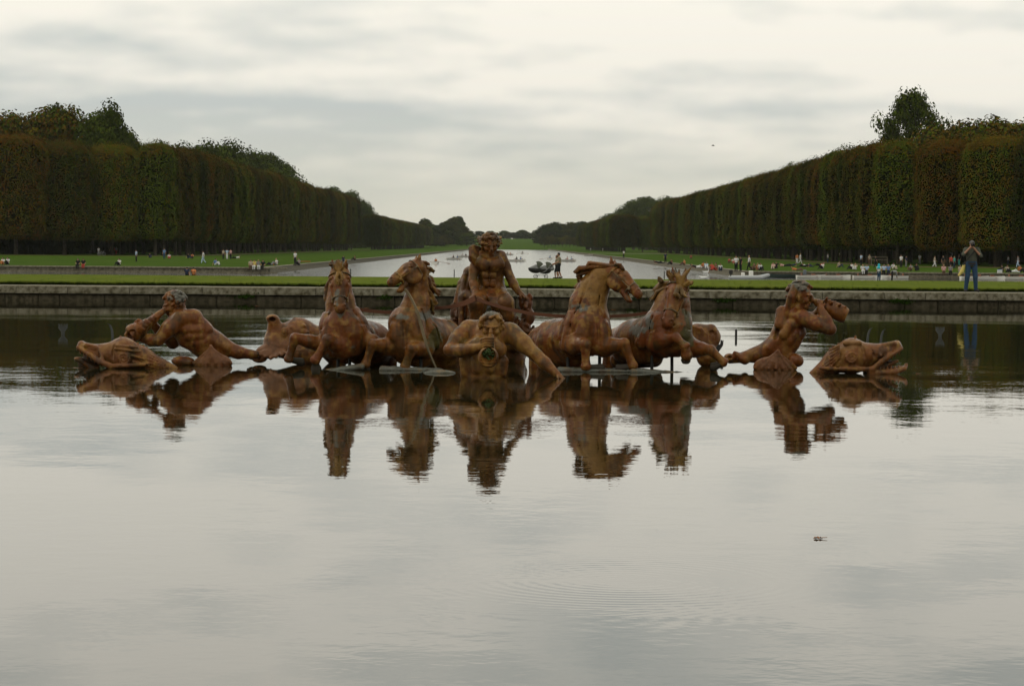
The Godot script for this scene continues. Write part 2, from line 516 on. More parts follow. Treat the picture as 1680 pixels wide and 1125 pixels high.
func side_triton_one() -> void:
	# leans towards the fish with the spiral eye, conch to his lips
	var g := Figure.new(self, 41.0, 212, 470, 420, 612, -0.5, 0.5, 0.0145)
	g.rows([
		[303, 536, 0.0, 25, 322, 544, 0.0, 24, 8], [322, 544, 0.0, 24, 352, 563, 0.0, 18, 8], [352, 563, 0.0, 18, 390, 578, 0.0, 10, 8], [390, 578, 0.0, 10, 418, 582, -0.05, 7, 6],
		[298, 523, 0.12, 15, 318, 522, 0.1, 16, 4], [320, 526, 0.1, 14, 340, 541, 0.1, 11, 3], [306, 540, 0.22, 8, 330, 540, 0.2, 7, 3], [312, 551, 0.2, 8, 332, 551, 0.18, 7, 3], [320, 561, 0.17, 7, 340, 560, 0.15, 7, 3], [346, 556, 0.14, 8, 372, 570, 0.1, 6, 4],
		[306, 556, 0.05, 15, 322, 566, 0.03, 13, 6], [332, 568, 0.02, 18, 352, 590, 0.0, 20, 8],
		# near arm
		[296, 523, 0.2, 15, 281, 538, 0.3, 13, 6], [281, 538, 0.3, 13, 264, 557, 0.36, 9.5, 5], [264, 557, 0.36, 9.5, 250, 556, 0.34, 9.5, 3], [250, 556, 0.34, 9.5, 231, 552, 0.3, 6.5, 3],
		# far arm
		[296, 532, -0.2, 14, 280, 562, -0.22, 11, 6], [280, 562, -0.22, 10, 262, 548, -0.1, 8.5, 4], [262, 548, -0.1, 8.5, 250, 530, 0.02, 6.5, 4],
		[296, 515, 0.02, 12, 290, 503, 0.02, 12, 6],
	])
	statue_head(g, g.j(286, 500, 0.02), 20.5 * g.s, Vector3(-1, -0.32, 0.25), Vector3(-0.1, 1, 0.0), 21, 100, 0.6, 0.6)
	statue_hand(g, g.j(231, 552, 0.3), Vector3(-1, 0.12, 0), Vector3(0, 0.6, -1), 21 * g.s, 0.3, 1.0)
	statue_hand(g, g.j(250, 530, 0.02), Vector3(0.25, 0.9, 0.3), Vector3(-1, 0.2, 0.2), 20 * g.s, 0.6, -1.0)
	# conch: slim at the lips, its flared lip resting on the near hand
	g.tube([[271, 508, 0.1, 4.2], [264, 514, 0.16, 5.5], [254, 524, 0.24, 7.5], [243, 533, 0.32, 10], [233, 540, 0.38, 13], [225, 544, 0.41, 15]], 1.5)
	g.rows([[214, 552, 0.46, 12, 229, 543, 0.42, 8, -1.5]])
	for i in 5:
		g.rows([[258 - i * 5.5, 519 + i * 4.2, 0.3 + i * 0.035, 4 + i * 1.6, 256 - i * 5.5, 521 + i * 4.4, 0.3 + i * 0.035, 4 + i * 1.6, 0.6]])
	g.tube([[240, 528, 0.42, 3.2], [233, 524, 0.4, 3], [228, 527, 0.38, 2.6], [230, 532, 0.4, 2.4]], 1)
	g.tube([[216, 540, 0.42, 2.6], [212, 548, 0.44, 2.6], [215, 557, 0.44, 2.6], [224, 560, 0.42, 2.6]], 1)
	# web fin and rock at the hip
	g.rows([[352, 596, 0.32, 32, 18, 10, 4, 4.0], [349, 566, 0.34, 3, 352, 584, 0.34, 9, 6], [303, 592, 0.2, 20, 9, 14, 3, -4.0]])
	for i in 6:
		g.rows([[350, 568, 0.36, 1.6, 322 + i * 12, 594, 0.42 - absf(i - 2.5) * 0.03, 3.0, 2]])
	var _t := put_statue(g, "triton_statue", "rust red horn blower leaning over beside the spiral-eyed fish with curled lip", "statue", "body", patina(Vector3(8, 2, 5), 0.02, pal.rust, pal.red, 0.0,
		[[g.j(296, 484, 0.1), Vector3(0.2, 0.1, 0.3), pal.grey], [g.j(352, 584, 0.4), Vector3(0.34, 0.2, 0.2), pal.pink]]), "horn-blowing statues in the basin")

func side_triton_two() -> void:
	var g := Figure.new(self, 41.0, 1190, 455, 1400, 612, -0.5, 0.5, 0.0145)
	g.rows([
		[1300, 520, 0.0, 23, 1292, 545, 0.0, 23, 8], [1292, 545, 0.0, 23, 1273, 570, 0.0, 19, 8], [1273, 570, 0.0, 19, 1240, 582, 0.0, 12, 8], [1240, 582, 0.0, 12, 1198, 590, 0.0, 6.5, 6],
		[1283, 512, 0.08, 11, 1280, 532, 0.14, 11, 3], [1298, 516, 0.15, 11, 1314, 522, 0.17, 12, 4], [1296, 532, 0.2, 10, 1284, 548, 0.2, 9, 3], [1304, 546, 0.17, 8, 1294, 558, 0.17, 8, 3], [1276, 556, 0.14, 9, 1262, 570, 0.12, 8, 3], [1290, 514, 0.06, 5, 1272, 552, 0.18, 5, -3], [1310, 545, 0.04, 13, 1300, 562, 0.03, 13, 6], [1283, 585, 0.0, 20, 1290, 565, 0.0, 18, 8],
		# near arm folded up to the horn
		[1313, 520, 0.2, 14, 1335, 530, 0.3, 12.5, 6], [1335, 530, 0.3, 12.5, 1358, 539, 0.34, 10, 5], [1358, 539, 0.34, 9.5, 1352, 525, 0.3, 10, 3], [1352, 525, 0.3, 10, 1344, 507, 0.22, 7, 3],
		# far arm
		[1312, 522, -0.2, 13, 1340, 524, -0.28, 11, 6], [1340, 524, -0.28, 10, 1350, 506, -0.12, 7, 4],
		[1303, 505, 0.02, 13, 1308, 492, 0.03, 13, 6],
	])
	statue_head(g, g.j(1313, 485, 0.04), 22 * g.s, Vector3(0.95, -0.15, 0.28), Vector3(-0.12, 1, 0.05), 31, 60, 0.3, 1.0)
	for i in 5:
		g.rows([[1303 - i * 2, 470 + i * 4, 0.15 + i * 0.02, 6, 1296 - i * 2, 503 + i * 5, 0.16, 5, 2]])
	statue_hand(g, g.j(1344, 507, 0.22), Vector3(-0.05, 0.9, -0.3), Vector3(0.3, 0.1, -1), 21 * g.s, 0.6, 1.0)
	statue_hand(g, g.j(1350, 506, -0.12), Vector3(0.1, 0.9, 0.4), Vector3(0.2, 0, 1), 20 * g.s, 0.6, -1.0)
	g.tube([[1333, 492, 0.06, 4], [1342, 497, 0.06, 6.5], [1356, 504, 0.06, 9.5], [1372, 511, 0.06, 13], [1381, 515, 0.06, 14]], 2)
	g.rows([[1390, 519, 0.08, 9, 1378, 513, 0.06, 7, -2]])
	var rng := RandomNumberGenerator.new()
	rng.seed = 9
	for i in 16:
		var x := 1352 + i * 2.2
		g.rows([[x, 496 + i * 0.7 + rng.randf_range(-1, 1), 0.1, 3.2, x + 3, 490 + i * 1.0 + rng.randf_range(-2, 2), 0.12 + rng.randf_range(-0.08, 0.08), 2.2, 1.5]])
	g.rows([[1268, 602, 0.3, 35, 19, 10, 4, -4.0], [1274, 574, 0.33, 3, 1268, 592, 0.33, 10, 6], [1304, 590, 0.2, 13, 11, 14, 3, -20.0]])
	for i in 7:
		g.rows([[1272, 575, 0.36, 1.6, 1236 + i * 11, 602, 0.42 - absf(i - 3.0) * 0.03, 3.0, 2]])
	# trailing weed and coil at the tail
	g.rows([[1196, 586, 0.1, 9, 7, 9, 3, 0.0], [1196, 585, 0.2, 4, 3, 8, -1, 0.0], [1208, 583, 0.05, 7, 1222, 590, 0.05, 8, 3], [1205, 578, 0.1, 3, 1216, 588, 0.1, 5, 3]])
	var _t := put_statue(g, "triton_statue", "long-haired horn blower seen from behind beside the fish with gaping toothed jaws", "statue", "body", patina(Vector3(2, 9, 7), 0.0, pal.rust, pal.red, 0.0,
		[[g.j(1312, 468, 0.1), Vector3(0.16, 0.1, 0.3), pal.grey], [g.j(1270, 592, 0.4), Vector3(0.34, 0.2, 0.2), pal.pink]]), "horn-blowing statues in the basin")

func charioteer() -> void:
	var g := Figure.new(self, 42.5, 738, 372, 880, 560, -0.6, 0.8, 0.0145)
	g.rows([
		# trunk
		[808, 482, -0.05, 24, 806, 462, -0.05, 20, 6], [806, 462, -0.05, 20, 803, 436, 0.0, 24, 6], [790, 423, 0.05, 12.5, 817, 424, 0.05, 12.5, 7],
		[789, 430, 0.17, 11, 797, 434, 0.19, 12, 3], [818, 432, 0.17, 11, 810, 435, 0.19, 12, 3],
		[796, 449, 0.19, 5.5, 797, 453, 0.19, 5.5, 2], [809, 449, 0.19, 5.5, 809, 453, 0.19, 5.5, 2], [797, 461, 0.18, 5.5, 798, 466, 0.18, 5.5, 2], [809, 461, 0.18, 5.5, 809, 466, 0.18, 5.5, 2],
		[803, 424, 0.0, 11, 803, 410, 0.04, 8.5, 4],
		# arm with the reins
		[785, 421, 0.04, 10.5, 778, 442, 0.1, 8.6, 4], [778, 442, 0.1, 8.6, 776, 459, 0.16, 7, 3], [776, 459, 0.16, 7.4, 778, 467, 0.22, 7.4, 2], [778, 467, 0.22, 7.4, 780, 479, 0.34, 5.4, 3],
		# arm leaning on the chariot's side
		[821, 421, 0.04, 10.5, 829, 437, 0.02, 8.8, 4], [829, 437, 0.02, 8.8, 837, 455, 0.05, 7.2, 3], [837, 455, 0.05, 7.4, 842, 465, 0.1, 7.4, 2], [842, 465, 0.1, 7.4, 851, 479, 0.14, 5.4, 3],
		# legs
		[816, 484, 0.05, 17, 830, 497, 0.45, 14.5, 6], [830, 497, 0.45, 13, 833, 515, 0.42, 12, 4], [833, 515, 0.42, 12, 833, 545, 0.3, 8, 4],
		[798, 486, 0.05, 17, 782, 496, 0.45, 14.5, 6], [782, 497, 0.45, 13, 781, 545, 0.35, 9, 4],
	])
	statue_head(g, g.j(804, 402, 0.13), 18.5 * g.s, Vector3(0.16, -0.2, 1), Vector3(-0.03, 1, 0.2), 41, 110, 0.0, 0.35)
	statue_hand(g, g.j(780, 479, 0.34), Vector3(0.0, -0.7, 0.5), Vector3(0.2, -0.3, -1), 20 * g.s, 0.8, 1.0)
	statue_hand(g, g.j(851, 479, 0.14), Vector3(0.8, -0.5, 0.3), Vector3(0, -1, -0.2), 20 * g.s, 0.3, 1.0)
	var t := put_statue(g, "charioteer_statue", "seated wreath-crowned driver statue with bare chest holding the horses' reins", "statue", "body", patina(Vector3(1, 4, 9), 0.0, pal.rust, pal.brown, 0.0,
		[[g.j(776, 405, 0.1), Vector3(0.06, 0.1, 0.3), pal.pink]]))
	# cloak: over the shoulder, and blown out behind the arm; skirt folds over the thighs
	var c := Figure.new(self, 42.5, 732, 388, 850, 560, -0.7, 0.8, 0.0145)
	for i in 7:
		c.tube([[772 + i * 2.3, 404 + absf(i - 2) * 1.5, 0.13 - i * 0.02, 3.6], [773 + i * 2.5, 420 + i * 1.5, 0.21, 3.6], [777 + i * 1.7, 431 + i * 1.2, 0.19, 2.8]], 1.2)
	c.rows([[783, 414, -0.02, 11, 779, 422, 0.04, 11, 5]])
	var fold := [[768, 441, 742, 500], [764, 446, 748, 508], [770, 448, 757, 520], [774, 462, 764, 530], [760, 452, 752, 535], [772, 470, 772, 536]]
	for i in fold.size():
		var a: Array = fold[i]
		c.tube([[a[0] + 2, a[1] + 1, -0.25 + i * 0.03, 5], [(a[0] + a[2]) / 2.0 + 1, (a[1] + a[3]) / 2.0 - 6, -0.08 + i * 0.05, 5.5], [a[2] + 5, a[3], -0.02 + i * 0.06, 4.5]], 1.5)
	c.rows([[764, 485, -0.35, 12, 768, 530, -0.35, 14, 5], [768, 446, -0.2, 8, 779, 440, -0.15, 8, 5], [766, 483, 0.12, 8, 776, 489, 0.2, 8, 4]])
	for i in 9:
		var u := i / 8.0
		c.tube([[798 + u * 28, 478 + u * 3, 0.2 + u * 0.05, 3.2], [804 + u * 26, 488 + u * 2, 0.42, 3.4], [806 + u * 34, 497 + u * 5, 0.56 - absf(u - 0.6) * 0.2, 3.2], [810 + u * 34, 508 + u * 2, 0.52 - absf(u - 0.6) * 0.25, 2.8]], 1.0)
	c.rows([[812, 488, 0.1, 15, 828, 495, 0.36, 13, 4], [800, 488, 0.1, 15, 786, 497, 0.36, 14, 4], [788, 500, 0.38, 12, 784, 540, 0.3, 10, 4]])
	part("cloak", c.clay.mesh(patina(Vector3(6, 4, 1), -0.05, pal.red, pal.brown)), mats.lead, t, c.base - g.base)
	# wreath of leaves
	var w := Figure.new(self, 42.5, 778, 374, 832, 416, -0.35, 0.6, 0.014)
	var rng := RandomNumberGenerator.new()
	rng.seed = 77
	var hc := g.j(803, 396, 0.04)
	for i in 110:
		var a := rng.randf() * TAU
		var p := hc + Vector3(sin(a) * 0.155, rng.randf_range(-0.03, 0.06) + cos(a) * -0.05, cos(a) * 0.185) + g.base - w.base
		var out_dir := Vector3(sin(a), rng.randf_range(-0.2, 0.9), cos(a)).normalized()
		w.clay.cap(p, p + out_dir * 0.025 + Vector3(rng.randf_range(-0.045, 0.045), rng.randf_range(-0.02, 0.03), rng.randf_range(-0.045, 0.045)), 0.024, 0.015, 0.006)
	for i in 24:
		var a := i / 24.0 * TAU
		var b := (i + 1) / 24.0 * TAU
		w.clay.cap(hc + Vector3(sin(a) * 0.15, cos(a) * -0.05, cos(a) * 0.18) + g.base - w.base, hc + Vector3(sin(b) * 0.15, cos(b) * -0.05, cos(b) * 0.18) + g.base - w.base, 0.022, 0.022, 0.006)
	part("leaf_wreath", w.clay.mesh(patina(Vector3(6, 1, 1), 0.15, pal.ochre, pal.brown)), mats.lead, t, w.base - g.base)

func chariot() -> void:
	var g := Figure.new(self, 42.6, 732, 470, 890, 606, -1.0, 0.75, 0.0175)
	g.rows([
		# body of the car: a curved shell with a floor
		[806, 575, -0.2, 60, 40, 70, 6, 0.0], [806, 530, -0.1, 42, 40, 60, -5, 0.0],
		[765, 530, 0.0, 12, 768, 590, 0.05, 16, 5], [842, 530, 0.1, 12, 846, 590, 0.15, 16, 5],
		[760, 560, 0.35, 14, 848, 562, 0.38, 14, 5],
	])
	# carved side ornaments: masks with scrolls
	for s in [[862, 497, 0.12, 1.0], [750, 512, 0.1, -1.0]]:
		var x: float = s[0]
		var y: float = s[1]
		var q: float = s[2]
		var k: float = s[3]
		g.rows([
			[x, y, q, 12, 14, 12, 3, 0.0], [x + 4 * k, y + 22, q, 12, 15, 12, 4, 0.0], [x - 3 * k, y + 44, q + 0.05, 13, 14, 12, 4, 0.0], [x - 7 * k, y + 58, q + 0.1, 9, 12, 10, 3, 0.0],
			[x - 4, y - 3, q + 0.13, 2.6, 2.4, 3, -1, 0.0], [x + 5, y - 3, q + 0.13, 2.6, 2.4, 3, -1, 0.0], [x, y, q + 0.12, 3, x, y + 6, q + 0.15, 3.6, 2], [x - 5, y + 11, q + 0.12, 2.4, x + 5, y + 11, q + 0.12, 2.4, 1],
			[x - 9, y - 9, q + 0.04, 4, x - 5, y - 14, q + 0.05, 3, 2], [x + 9, y - 9, q + 0.04, 4, x + 6, y - 14, q + 0.05, 3, 2],
		])
		for i in 10:
			var a0 := i * 0.62
			var a1 := (i + 1) * 0.62
			var r0 := 11.0 - i * 0.95
			var r1 := 11.0 - (i + 1) * 0.95
			g.rows([[x + k * 2 + cos(a0) * r0 * k, y + 38 + sin(a0) * r0, q + 0.14, 2.8, x + k * 2 + cos(a1) * r1 * k, y + 38 + sin(a1) * r1, q + 0.14, 2.8, 1.5]])
		for i in 6:
			g.rows([[x - k * (4 + i * 2), y + 26 + i * 5, q + 0.14, 2.5, x - k * (9 + i), y + 32 + i * 5, q + 0.16, 3.4, 1.5]])
	# drapery swags across the front
	for i in 6:
		g.tube([[770 + i * 3, 520 + i * 6, 0.38, 3.5], [806, 533 + i * 7, 0.46, 4.5], [848 - i * 3, 520 + i * 6, 0.38, 3.5]], 3)
	var _t := put_statue(g, "chariot", "dark red carved chariot body with scrolls and masks behind the horn-blowing man", "chariot", "car_body", patina(Vector3(1, 14, 3), -0.08, pal.red, pal.brown))

func horse_head(g: Figure, poll: Vector3, muzzle: Vector3, side: Vector3, r: float, jaw_open: float, seed_: int) -> Dictionary:
	# POLL to MUZZLE runs down the face; SIDE points to the horse's left; r is the half width at the cheeks
	var along := (muzzle - poll)
	var len_ := along.length()
	var y := along / len_
	var x := (side - y * side.dot(y)).normalized()
	var n := y.cross(x).normalized()          # out of the front of the face
	var b := Basis(x, y, n)
	var k := g.clay
	var P := func(u: float, v: float, w: float) -> Vector3: return poll + b * Vector3(u * r, v * len_, w * r)
	k.cap(P.call(0.0, 0.04, -0.2), P.call(0.0, 0.34, -0.12), r * 0.86, r * 0.84, r * 0.3)
	k.cap(P.call(0.0, 0.34, -0.12), P.call(0.0, 0.72, 0.0), r * 0.8, r * 0.5, r * 0.25)
	k.cap(P.call(0.0, 0.3, 0.4), P.call(0.0, 0.82, 0.24), r * 0.36, r * 0.28, r * 0.25)
	k.cap(P.call(0.0, 0.8, 0.06), P.call(0.0, 0.95, 0.0), r * 0.5, r * 0.47, r * 0.15)
	for s in [-1.0, 1.0]:
		k.ell(P.call(s * 0.46, 0.32, -0.7), Vector3(0.36, 0.85, 0.74) * r, b, r * 0.12)
		# brow, eye socket, eyeball, lids
		k.ell(P.call(s * 0.66, 0.2, 0.3), Vector3(0.24, 0.2, 0.24) * r, b, r * 0.08)
		k.ell(P.call(s * 0.86, 0.29, 0.3), Vector3(0.24, 0.24, 0.23) * r, b, -r * 0.05)
		k.ell(P.call(s * 0.68, 0.29, 0.27), Vector3(0.13, 0.13, 0.14) * r, b, r * 0.01)
		k.cap(P.call(s * 0.6, 0.21, 0.5), P.call(s * 0.86, 0.24, 0.16), r * 0.1, r * 0.09, r * 0.03)
		# hollow beside the nose, cheek ridge, nostril
		k.cap(P.call(s * 0.72, 0.46, 0.42), P.call(s * 0.58, 0.76, 0.3), r * 0.2, r * 0.17, -r * 0.12)
		k.cap(P.call(s * 0.74, 0.4, 0.06), P.call(s * 0.42, 0.74, -0.06), r * 0.13, r * 0.1, r * 0.08)
		k.ell(P.call(s * 0.32, 0.92, 0.26), Vector3(0.24, 0.2, 0.24) * r, b, r * 0.08)
		k.ell(P.call(s * 0.5, 0.94, 0.36), Vector3(0.17, 0.12, 0.15) * r, b, -r * 0.03)
		# ears, pricked
		var e0: Vector3 = P.call(s * 0.46, 0.0, 0.1)
		var e1: Vector3 = P.call(s * 0.6, -0.24, 0.75)
		k.cap(e0, e0.lerp(e1, 0.5), r * 0.2, r * 0.22, r * 0.08)
		k.cap(e0.lerp(e1, 0.5), e1, r * 0.21, r * 0.05, r * 0.04)
		var fw: Vector3 = (b.y + x * s * 0.5).normalized()
		k.cap(e0.lerp(e1, 0.4) + fw * r * 0.2, e0.lerp(e1, 0.85) + fw * r * 0.14, r * 0.13, r * 0.06, -r * 0.04)
	# lips and lower jaw
	var drop := jaw_open
	k.cap(P.call(0.0, 0.5, -0.75), P.call(0.0, 0.86, -0.55 - drop), r * 0.34, r * 0.3, r * 0.15)
	k.ell(P.call(0.0, 0.91, -0.5 - drop), Vector3(0.34, 0.28, 0.22) * r, b, r * 0.08)
	k.cap(P.call(-0.5, 0.93, -0.42 - drop * 0.4), P.call(0.5, 0.93, -0.42 - drop * 0.4), r * (0.06 + drop * 0.25), r * (0.06 + drop * 0.25), -r * 0.04)
	k.cap(P.call(-0.3, 0.72, -0.4 - drop * 0.2), P.call(0.3, 0.72, -0.4 - drop * 0.2), r * (0.03 + drop * 0.12), r * (0.03 + drop * 0.12), -r * 0.04)
	return {"b": b, "poll": poll, "r": r, "len": len_}

func bridle(t: Node3D, g: Figure, hd: Dictionary) -> void:
	var b: Basis = hd.b
	var poll: Vector3 = hd.poll
	var r: float = hd.r
	var l: float = hd.len
	var lo := poll - Vector3.ONE * (l * 1.3)
	var c := Clay.new(lo, poll + Vector3.ONE * (l * 1.3), 0.017)
	var ring := func(v: float, rx: float, rz: float, wz: float) -> void:
		for i in 16:
			var a := i / 16.0 * TAU
			var a2 := (i + 1) / 16.0 * TAU
			c.cap(poll + b * Vector3(cos(a) * rx * r, v * l, (sin(a) * rz + wz) * r), poll + b * Vector3(cos(a2) * rx * r, v * l, (sin(a2) * rz + wz) * r), r * 0.08, r * 0.08, 0.004)
	ring.call(0.7, 0.62, 0.72, -0.12)
	ring.call(0.1, 0.92, 0.95, -0.2)
	for s in [-1.0, 1.0]:
		c.cap(poll + b * Vector3(s * 0.95 * r, 0.1 * l, -0.1 * r), poll + b * Vector3(s * 0.64 * r, 0.7 * l, -0.12 * r), r * 0.07, r * 0.07, 0.004)
		c.ell(poll + b * Vector3(s * 0.62 * r, 0.74 * l, -0.2 * r), Vector3(0.12, 0.16, 0.16) * r, b, 0.004)
	part("bridle", c.mesh(patina(Vector3(3, 3, 3), 0.1, pal.grey, pal.ochre, 0.1)), mats.lead, t)

func horse_leg(g: Figure, sh: Array, knee: Array, fet: Array, r: float) -> void:
	# shoulder, knee, fetlock: [x, y, q]
	g.rows([
		[sh[0], sh[1], sh[2], r * 1.75, lerpf(sh[0], knee[0], 0.55), lerpf(sh[1], knee[1], 0.55), lerpf(sh[2], knee[2], 0.55), r * 1.35, 7],
		[lerpf(sh[0], knee[0], 0.55), lerpf(sh[1], knee[1], 0.55), lerpf(sh[2], knee[2], 0.55), r * 1.35, knee[0], knee[1], knee[2], r * 1.0, 3],
		[knee[0], knee[1], knee[2], r * 1.08, lerpf(knee[0], fet[0], 0.25), lerpf(knee[1], fet[1], 0.25), lerpf(knee[2], fet[2], 0.25), r * 0.85, 2],
		[lerpf(knee[0], fet[0], 0.2), lerpf(knee[1], fet[1], 0.2), lerpf(knee[2], fet[2], 0.2), r * 0.85, lerpf(knee[0], fet[0], 0.8), lerpf(knee[1], fet[1], 0.8), lerpf(knee[2], fet[2], 0.8), r * 0.72, 2],
		[lerpf(knee[0], fet[0], 0.8), lerpf(knee[1], fet[1], 0.8), lerpf(knee[2], fet[2], 0.8), r * 0.74, fet[0], fet[1], fet[2], r * 1.0, 2],
	])

func hoof(t: Node3D, g: Figure, fet: Array, tip: Array, r: float) -> void:
	# pastern and hoof folded back under the leg
	var a := g.j(fet[0], fet[1], fet[2])
	var b := g.j(tip[0], tip[1], tip[2])
	var m := a.lerp(b, 0.42)
	var c := Clay.new(a.min(b) - Vector3.ONE * 0.22, a.max(b) + Vector3.ONE * 0.22, 0.016)
	c.cap(a, m, r * 0.85 * g.s, r * 0.7 * g.s, 0.01)
	c.cap(m, b, r * 0.75 * g.s, r * 1.1 * g.s, 0.015)
	var dir := (b - a).normalized()
	c.cap(b + dir * r * 1.35 * g.s + Vector3(0, 0.03, 0), b + dir * r * 2.6 * g.s, r * 1.1 * g.s, r * 1.6 * g.s, -0.008)
	part("hoof", c.mesh(plain(pal.dark)), mats.plain_lead, t)

func mane(t: Node3D, g: Figure, locks: Array, color: Callable, lo: Array, hi: Array, seed_: int, called := "mane") -> void:
	# each lock: list of [x, y, q, r]; every lock is drawn as three strands that part and curl
	var c := Figure.new(self, g.d, lo[0], lo[1], hi[0], hi[1], lo[2], hi[2], 0.0145)
	var rng := RandomNumberGenerator.new()
	rng.seed = seed_
	for l in locks:
		for s in 6:
			var pts := []
			var dx := rng.randf_range(-2.8, 2.8)
			var dy := rng.randf_range(-2.8, 2.8)
			var dq := rng.randf_range(-0.06, 0.06)
			var ph := rng.randf() * TAU
			for i in (l.size() - 1) * 3 + 1:
				var k: int = mini(int(i / 3.0), l.size() - 2)
				var f: float = i / 3.0 - k
				var u: float = i / ((l.size() - 1) * 3.0)
				var wv: float = sin(u * 7.0 + ph) * 1.6 * u
				pts.append([lerpf(l[k][0], l[k + 1][0], f) + dx * (0.35 + u) + wv, lerpf(l[k][1], l[k + 1][1], f) + dy * (0.35 + u) - wv, lerpf(l[k][2], l[k + 1][2], f) + dq, lerpf(l[k][3], l[k + 1][3], f) * 0.5])
			c.tube(pts, 1.0)
	part(called, c.clay.mesh(color), mats.lead, t, c.base - g.base)

func horse_one() -> void:
	# leftmost in the team: faces the viewer
	var g := Figure.new(self, 40.2, 462, 420, 650, 612, -1.5, 0.85, 0.016)
	g.rows([
		[558, 466, -0.06, 18, 559, 500, -0.02, 22, 8], [559, 500, -0.02, 22, 562, 532, 0.02, 36, 10], [544, 500, -0.05, 10, 551, 456, -0.1, 11, 6],
		[562, 534, 0.05, 37, 566, 560, 0.05, 34, 12], [548, 548, 0.2, 20, 560, 562, 0.2, 18, 8], [580, 545, 0.2, 20, 575, 562, 0.18, 18, 8],
		[574, 552, -0.1, 36, 604, 566, -0.6, 34, 12], [604, 566, -0.6, 34, 622, 575, -1.1, 30, 12], [620, 572, -1.0, 24, 622, 606, -1.1, 24, 8], [590, 574, -0.5, 28, 615, 586, -0.9, 26, 8], [532, 572, -0.9, 16, 560, 584, -0.9, 18, 6],
		[585, 556, 0.05, 14, 612, 560, 0.15, 13, 8], [537, 566, 0.1, 18, 548, 572, 0.12, 18, 8],
		[561, 520, 0.42, 1.6, 562, 566, 0.42, 1.6, -5], [544, 512, 0.26, 1.6, 530, 545, 0.2, 2.2, -5], [582, 510, 0.24, 1.6, 596, 545, 0.2, 2.2, -5], [546, 530, 0.28, 12, 545, 546, 0.3, 12, 3], [578, 528, 0.28, 12, 580, 545, 0.3, 12, 3], [604, 548, -0.1, 10, 612, 566, -0.2, 9, 3], [598, 540, -0.05, 3, 606, 575, 0.0, 1.6, -5], [550, 480, 0.12, 1.6, 545, 510, 0.2, 1.5, -4], [571, 480, 0.12, 1.6, 578, 510, 0.2, 1.5, -4],
	])
	horse_leg(g, [534, 566, 0.1], [487, 553, 0.35], [476, 587, 0.3], 8.2)
	horse_leg(g, [566, 572, 0.2], [541, 555, 0.5], [521, 588, 0.5], 9.0)
	var hd := horse_head(g, g.j(558.5, 446, 0.2), g.j(561, 508, 0.5), Vector3(1, 0, 0), 19.5 * g.s, 0.0, 3)
	var t := put_statue(g, "horse_statue", "rust lead horse facing the viewer head-on with knotted forelock above its brow", "statue", "body", patina(Vector3(7, 7, 0), -0.02, pal.rust, pal.red, 0.02,
		[[g.j(556, 485, 0.5), Vector3(0.04, 0.12, 0.3), pal.grey], [g.j(560, 515, 0.4), Vector3(0.07, 0.04, 0.3), pal.grey], [g.j(560, 450, 0.35), Vector3(0.1, 0.12, 0.3), pal.ochre]]), "team of horse statues")
	hoof(t, g, [476, 588, 0.3], [496, 593, 0.2], 6.5)
	hoof(t, g, [521, 590, 0.5], [522, 602, 0.46], 8.0)
	mane(t, g, [
		[[558, 445, 0.35, 6], [556, 436, 0.34, 5], [556, 427, 0.32, 3.5]], [[556, 444, 0.35, 6], [550, 436, 0.36, 4], [544, 433, 0.34, 2.5]], [[560, 444, 0.35, 5], [563, 437, 0.36, 4], [561, 430, 0.36, 2.5]],
		[[556, 448, 0.4, 5], [554, 456, 0.44, 4], [556, 464, 0.46, 2]], [[562, 448, 0.4, 5], [564, 457, 0.44, 4], [561, 466, 0.46, 2]],
	], patina(Vector3(2, 6, 1), 0.1, pal.ochre, pal.brown, 0.05), [524, 420, -0.5], [590, 520, 0.7], 5, "forelock")
	mane(t, g, [[[545, 452, -0.1, 7], [537, 470, -0.15, 7], [534, 490, -0.12, 5]]], patina(Vector3(2, 6, 1), 0.1, pal.rust, pal.brown, 0.05), [524, 440, -0.5], [560, 510, 0.2], 5)
	bridle(t, g, hd)

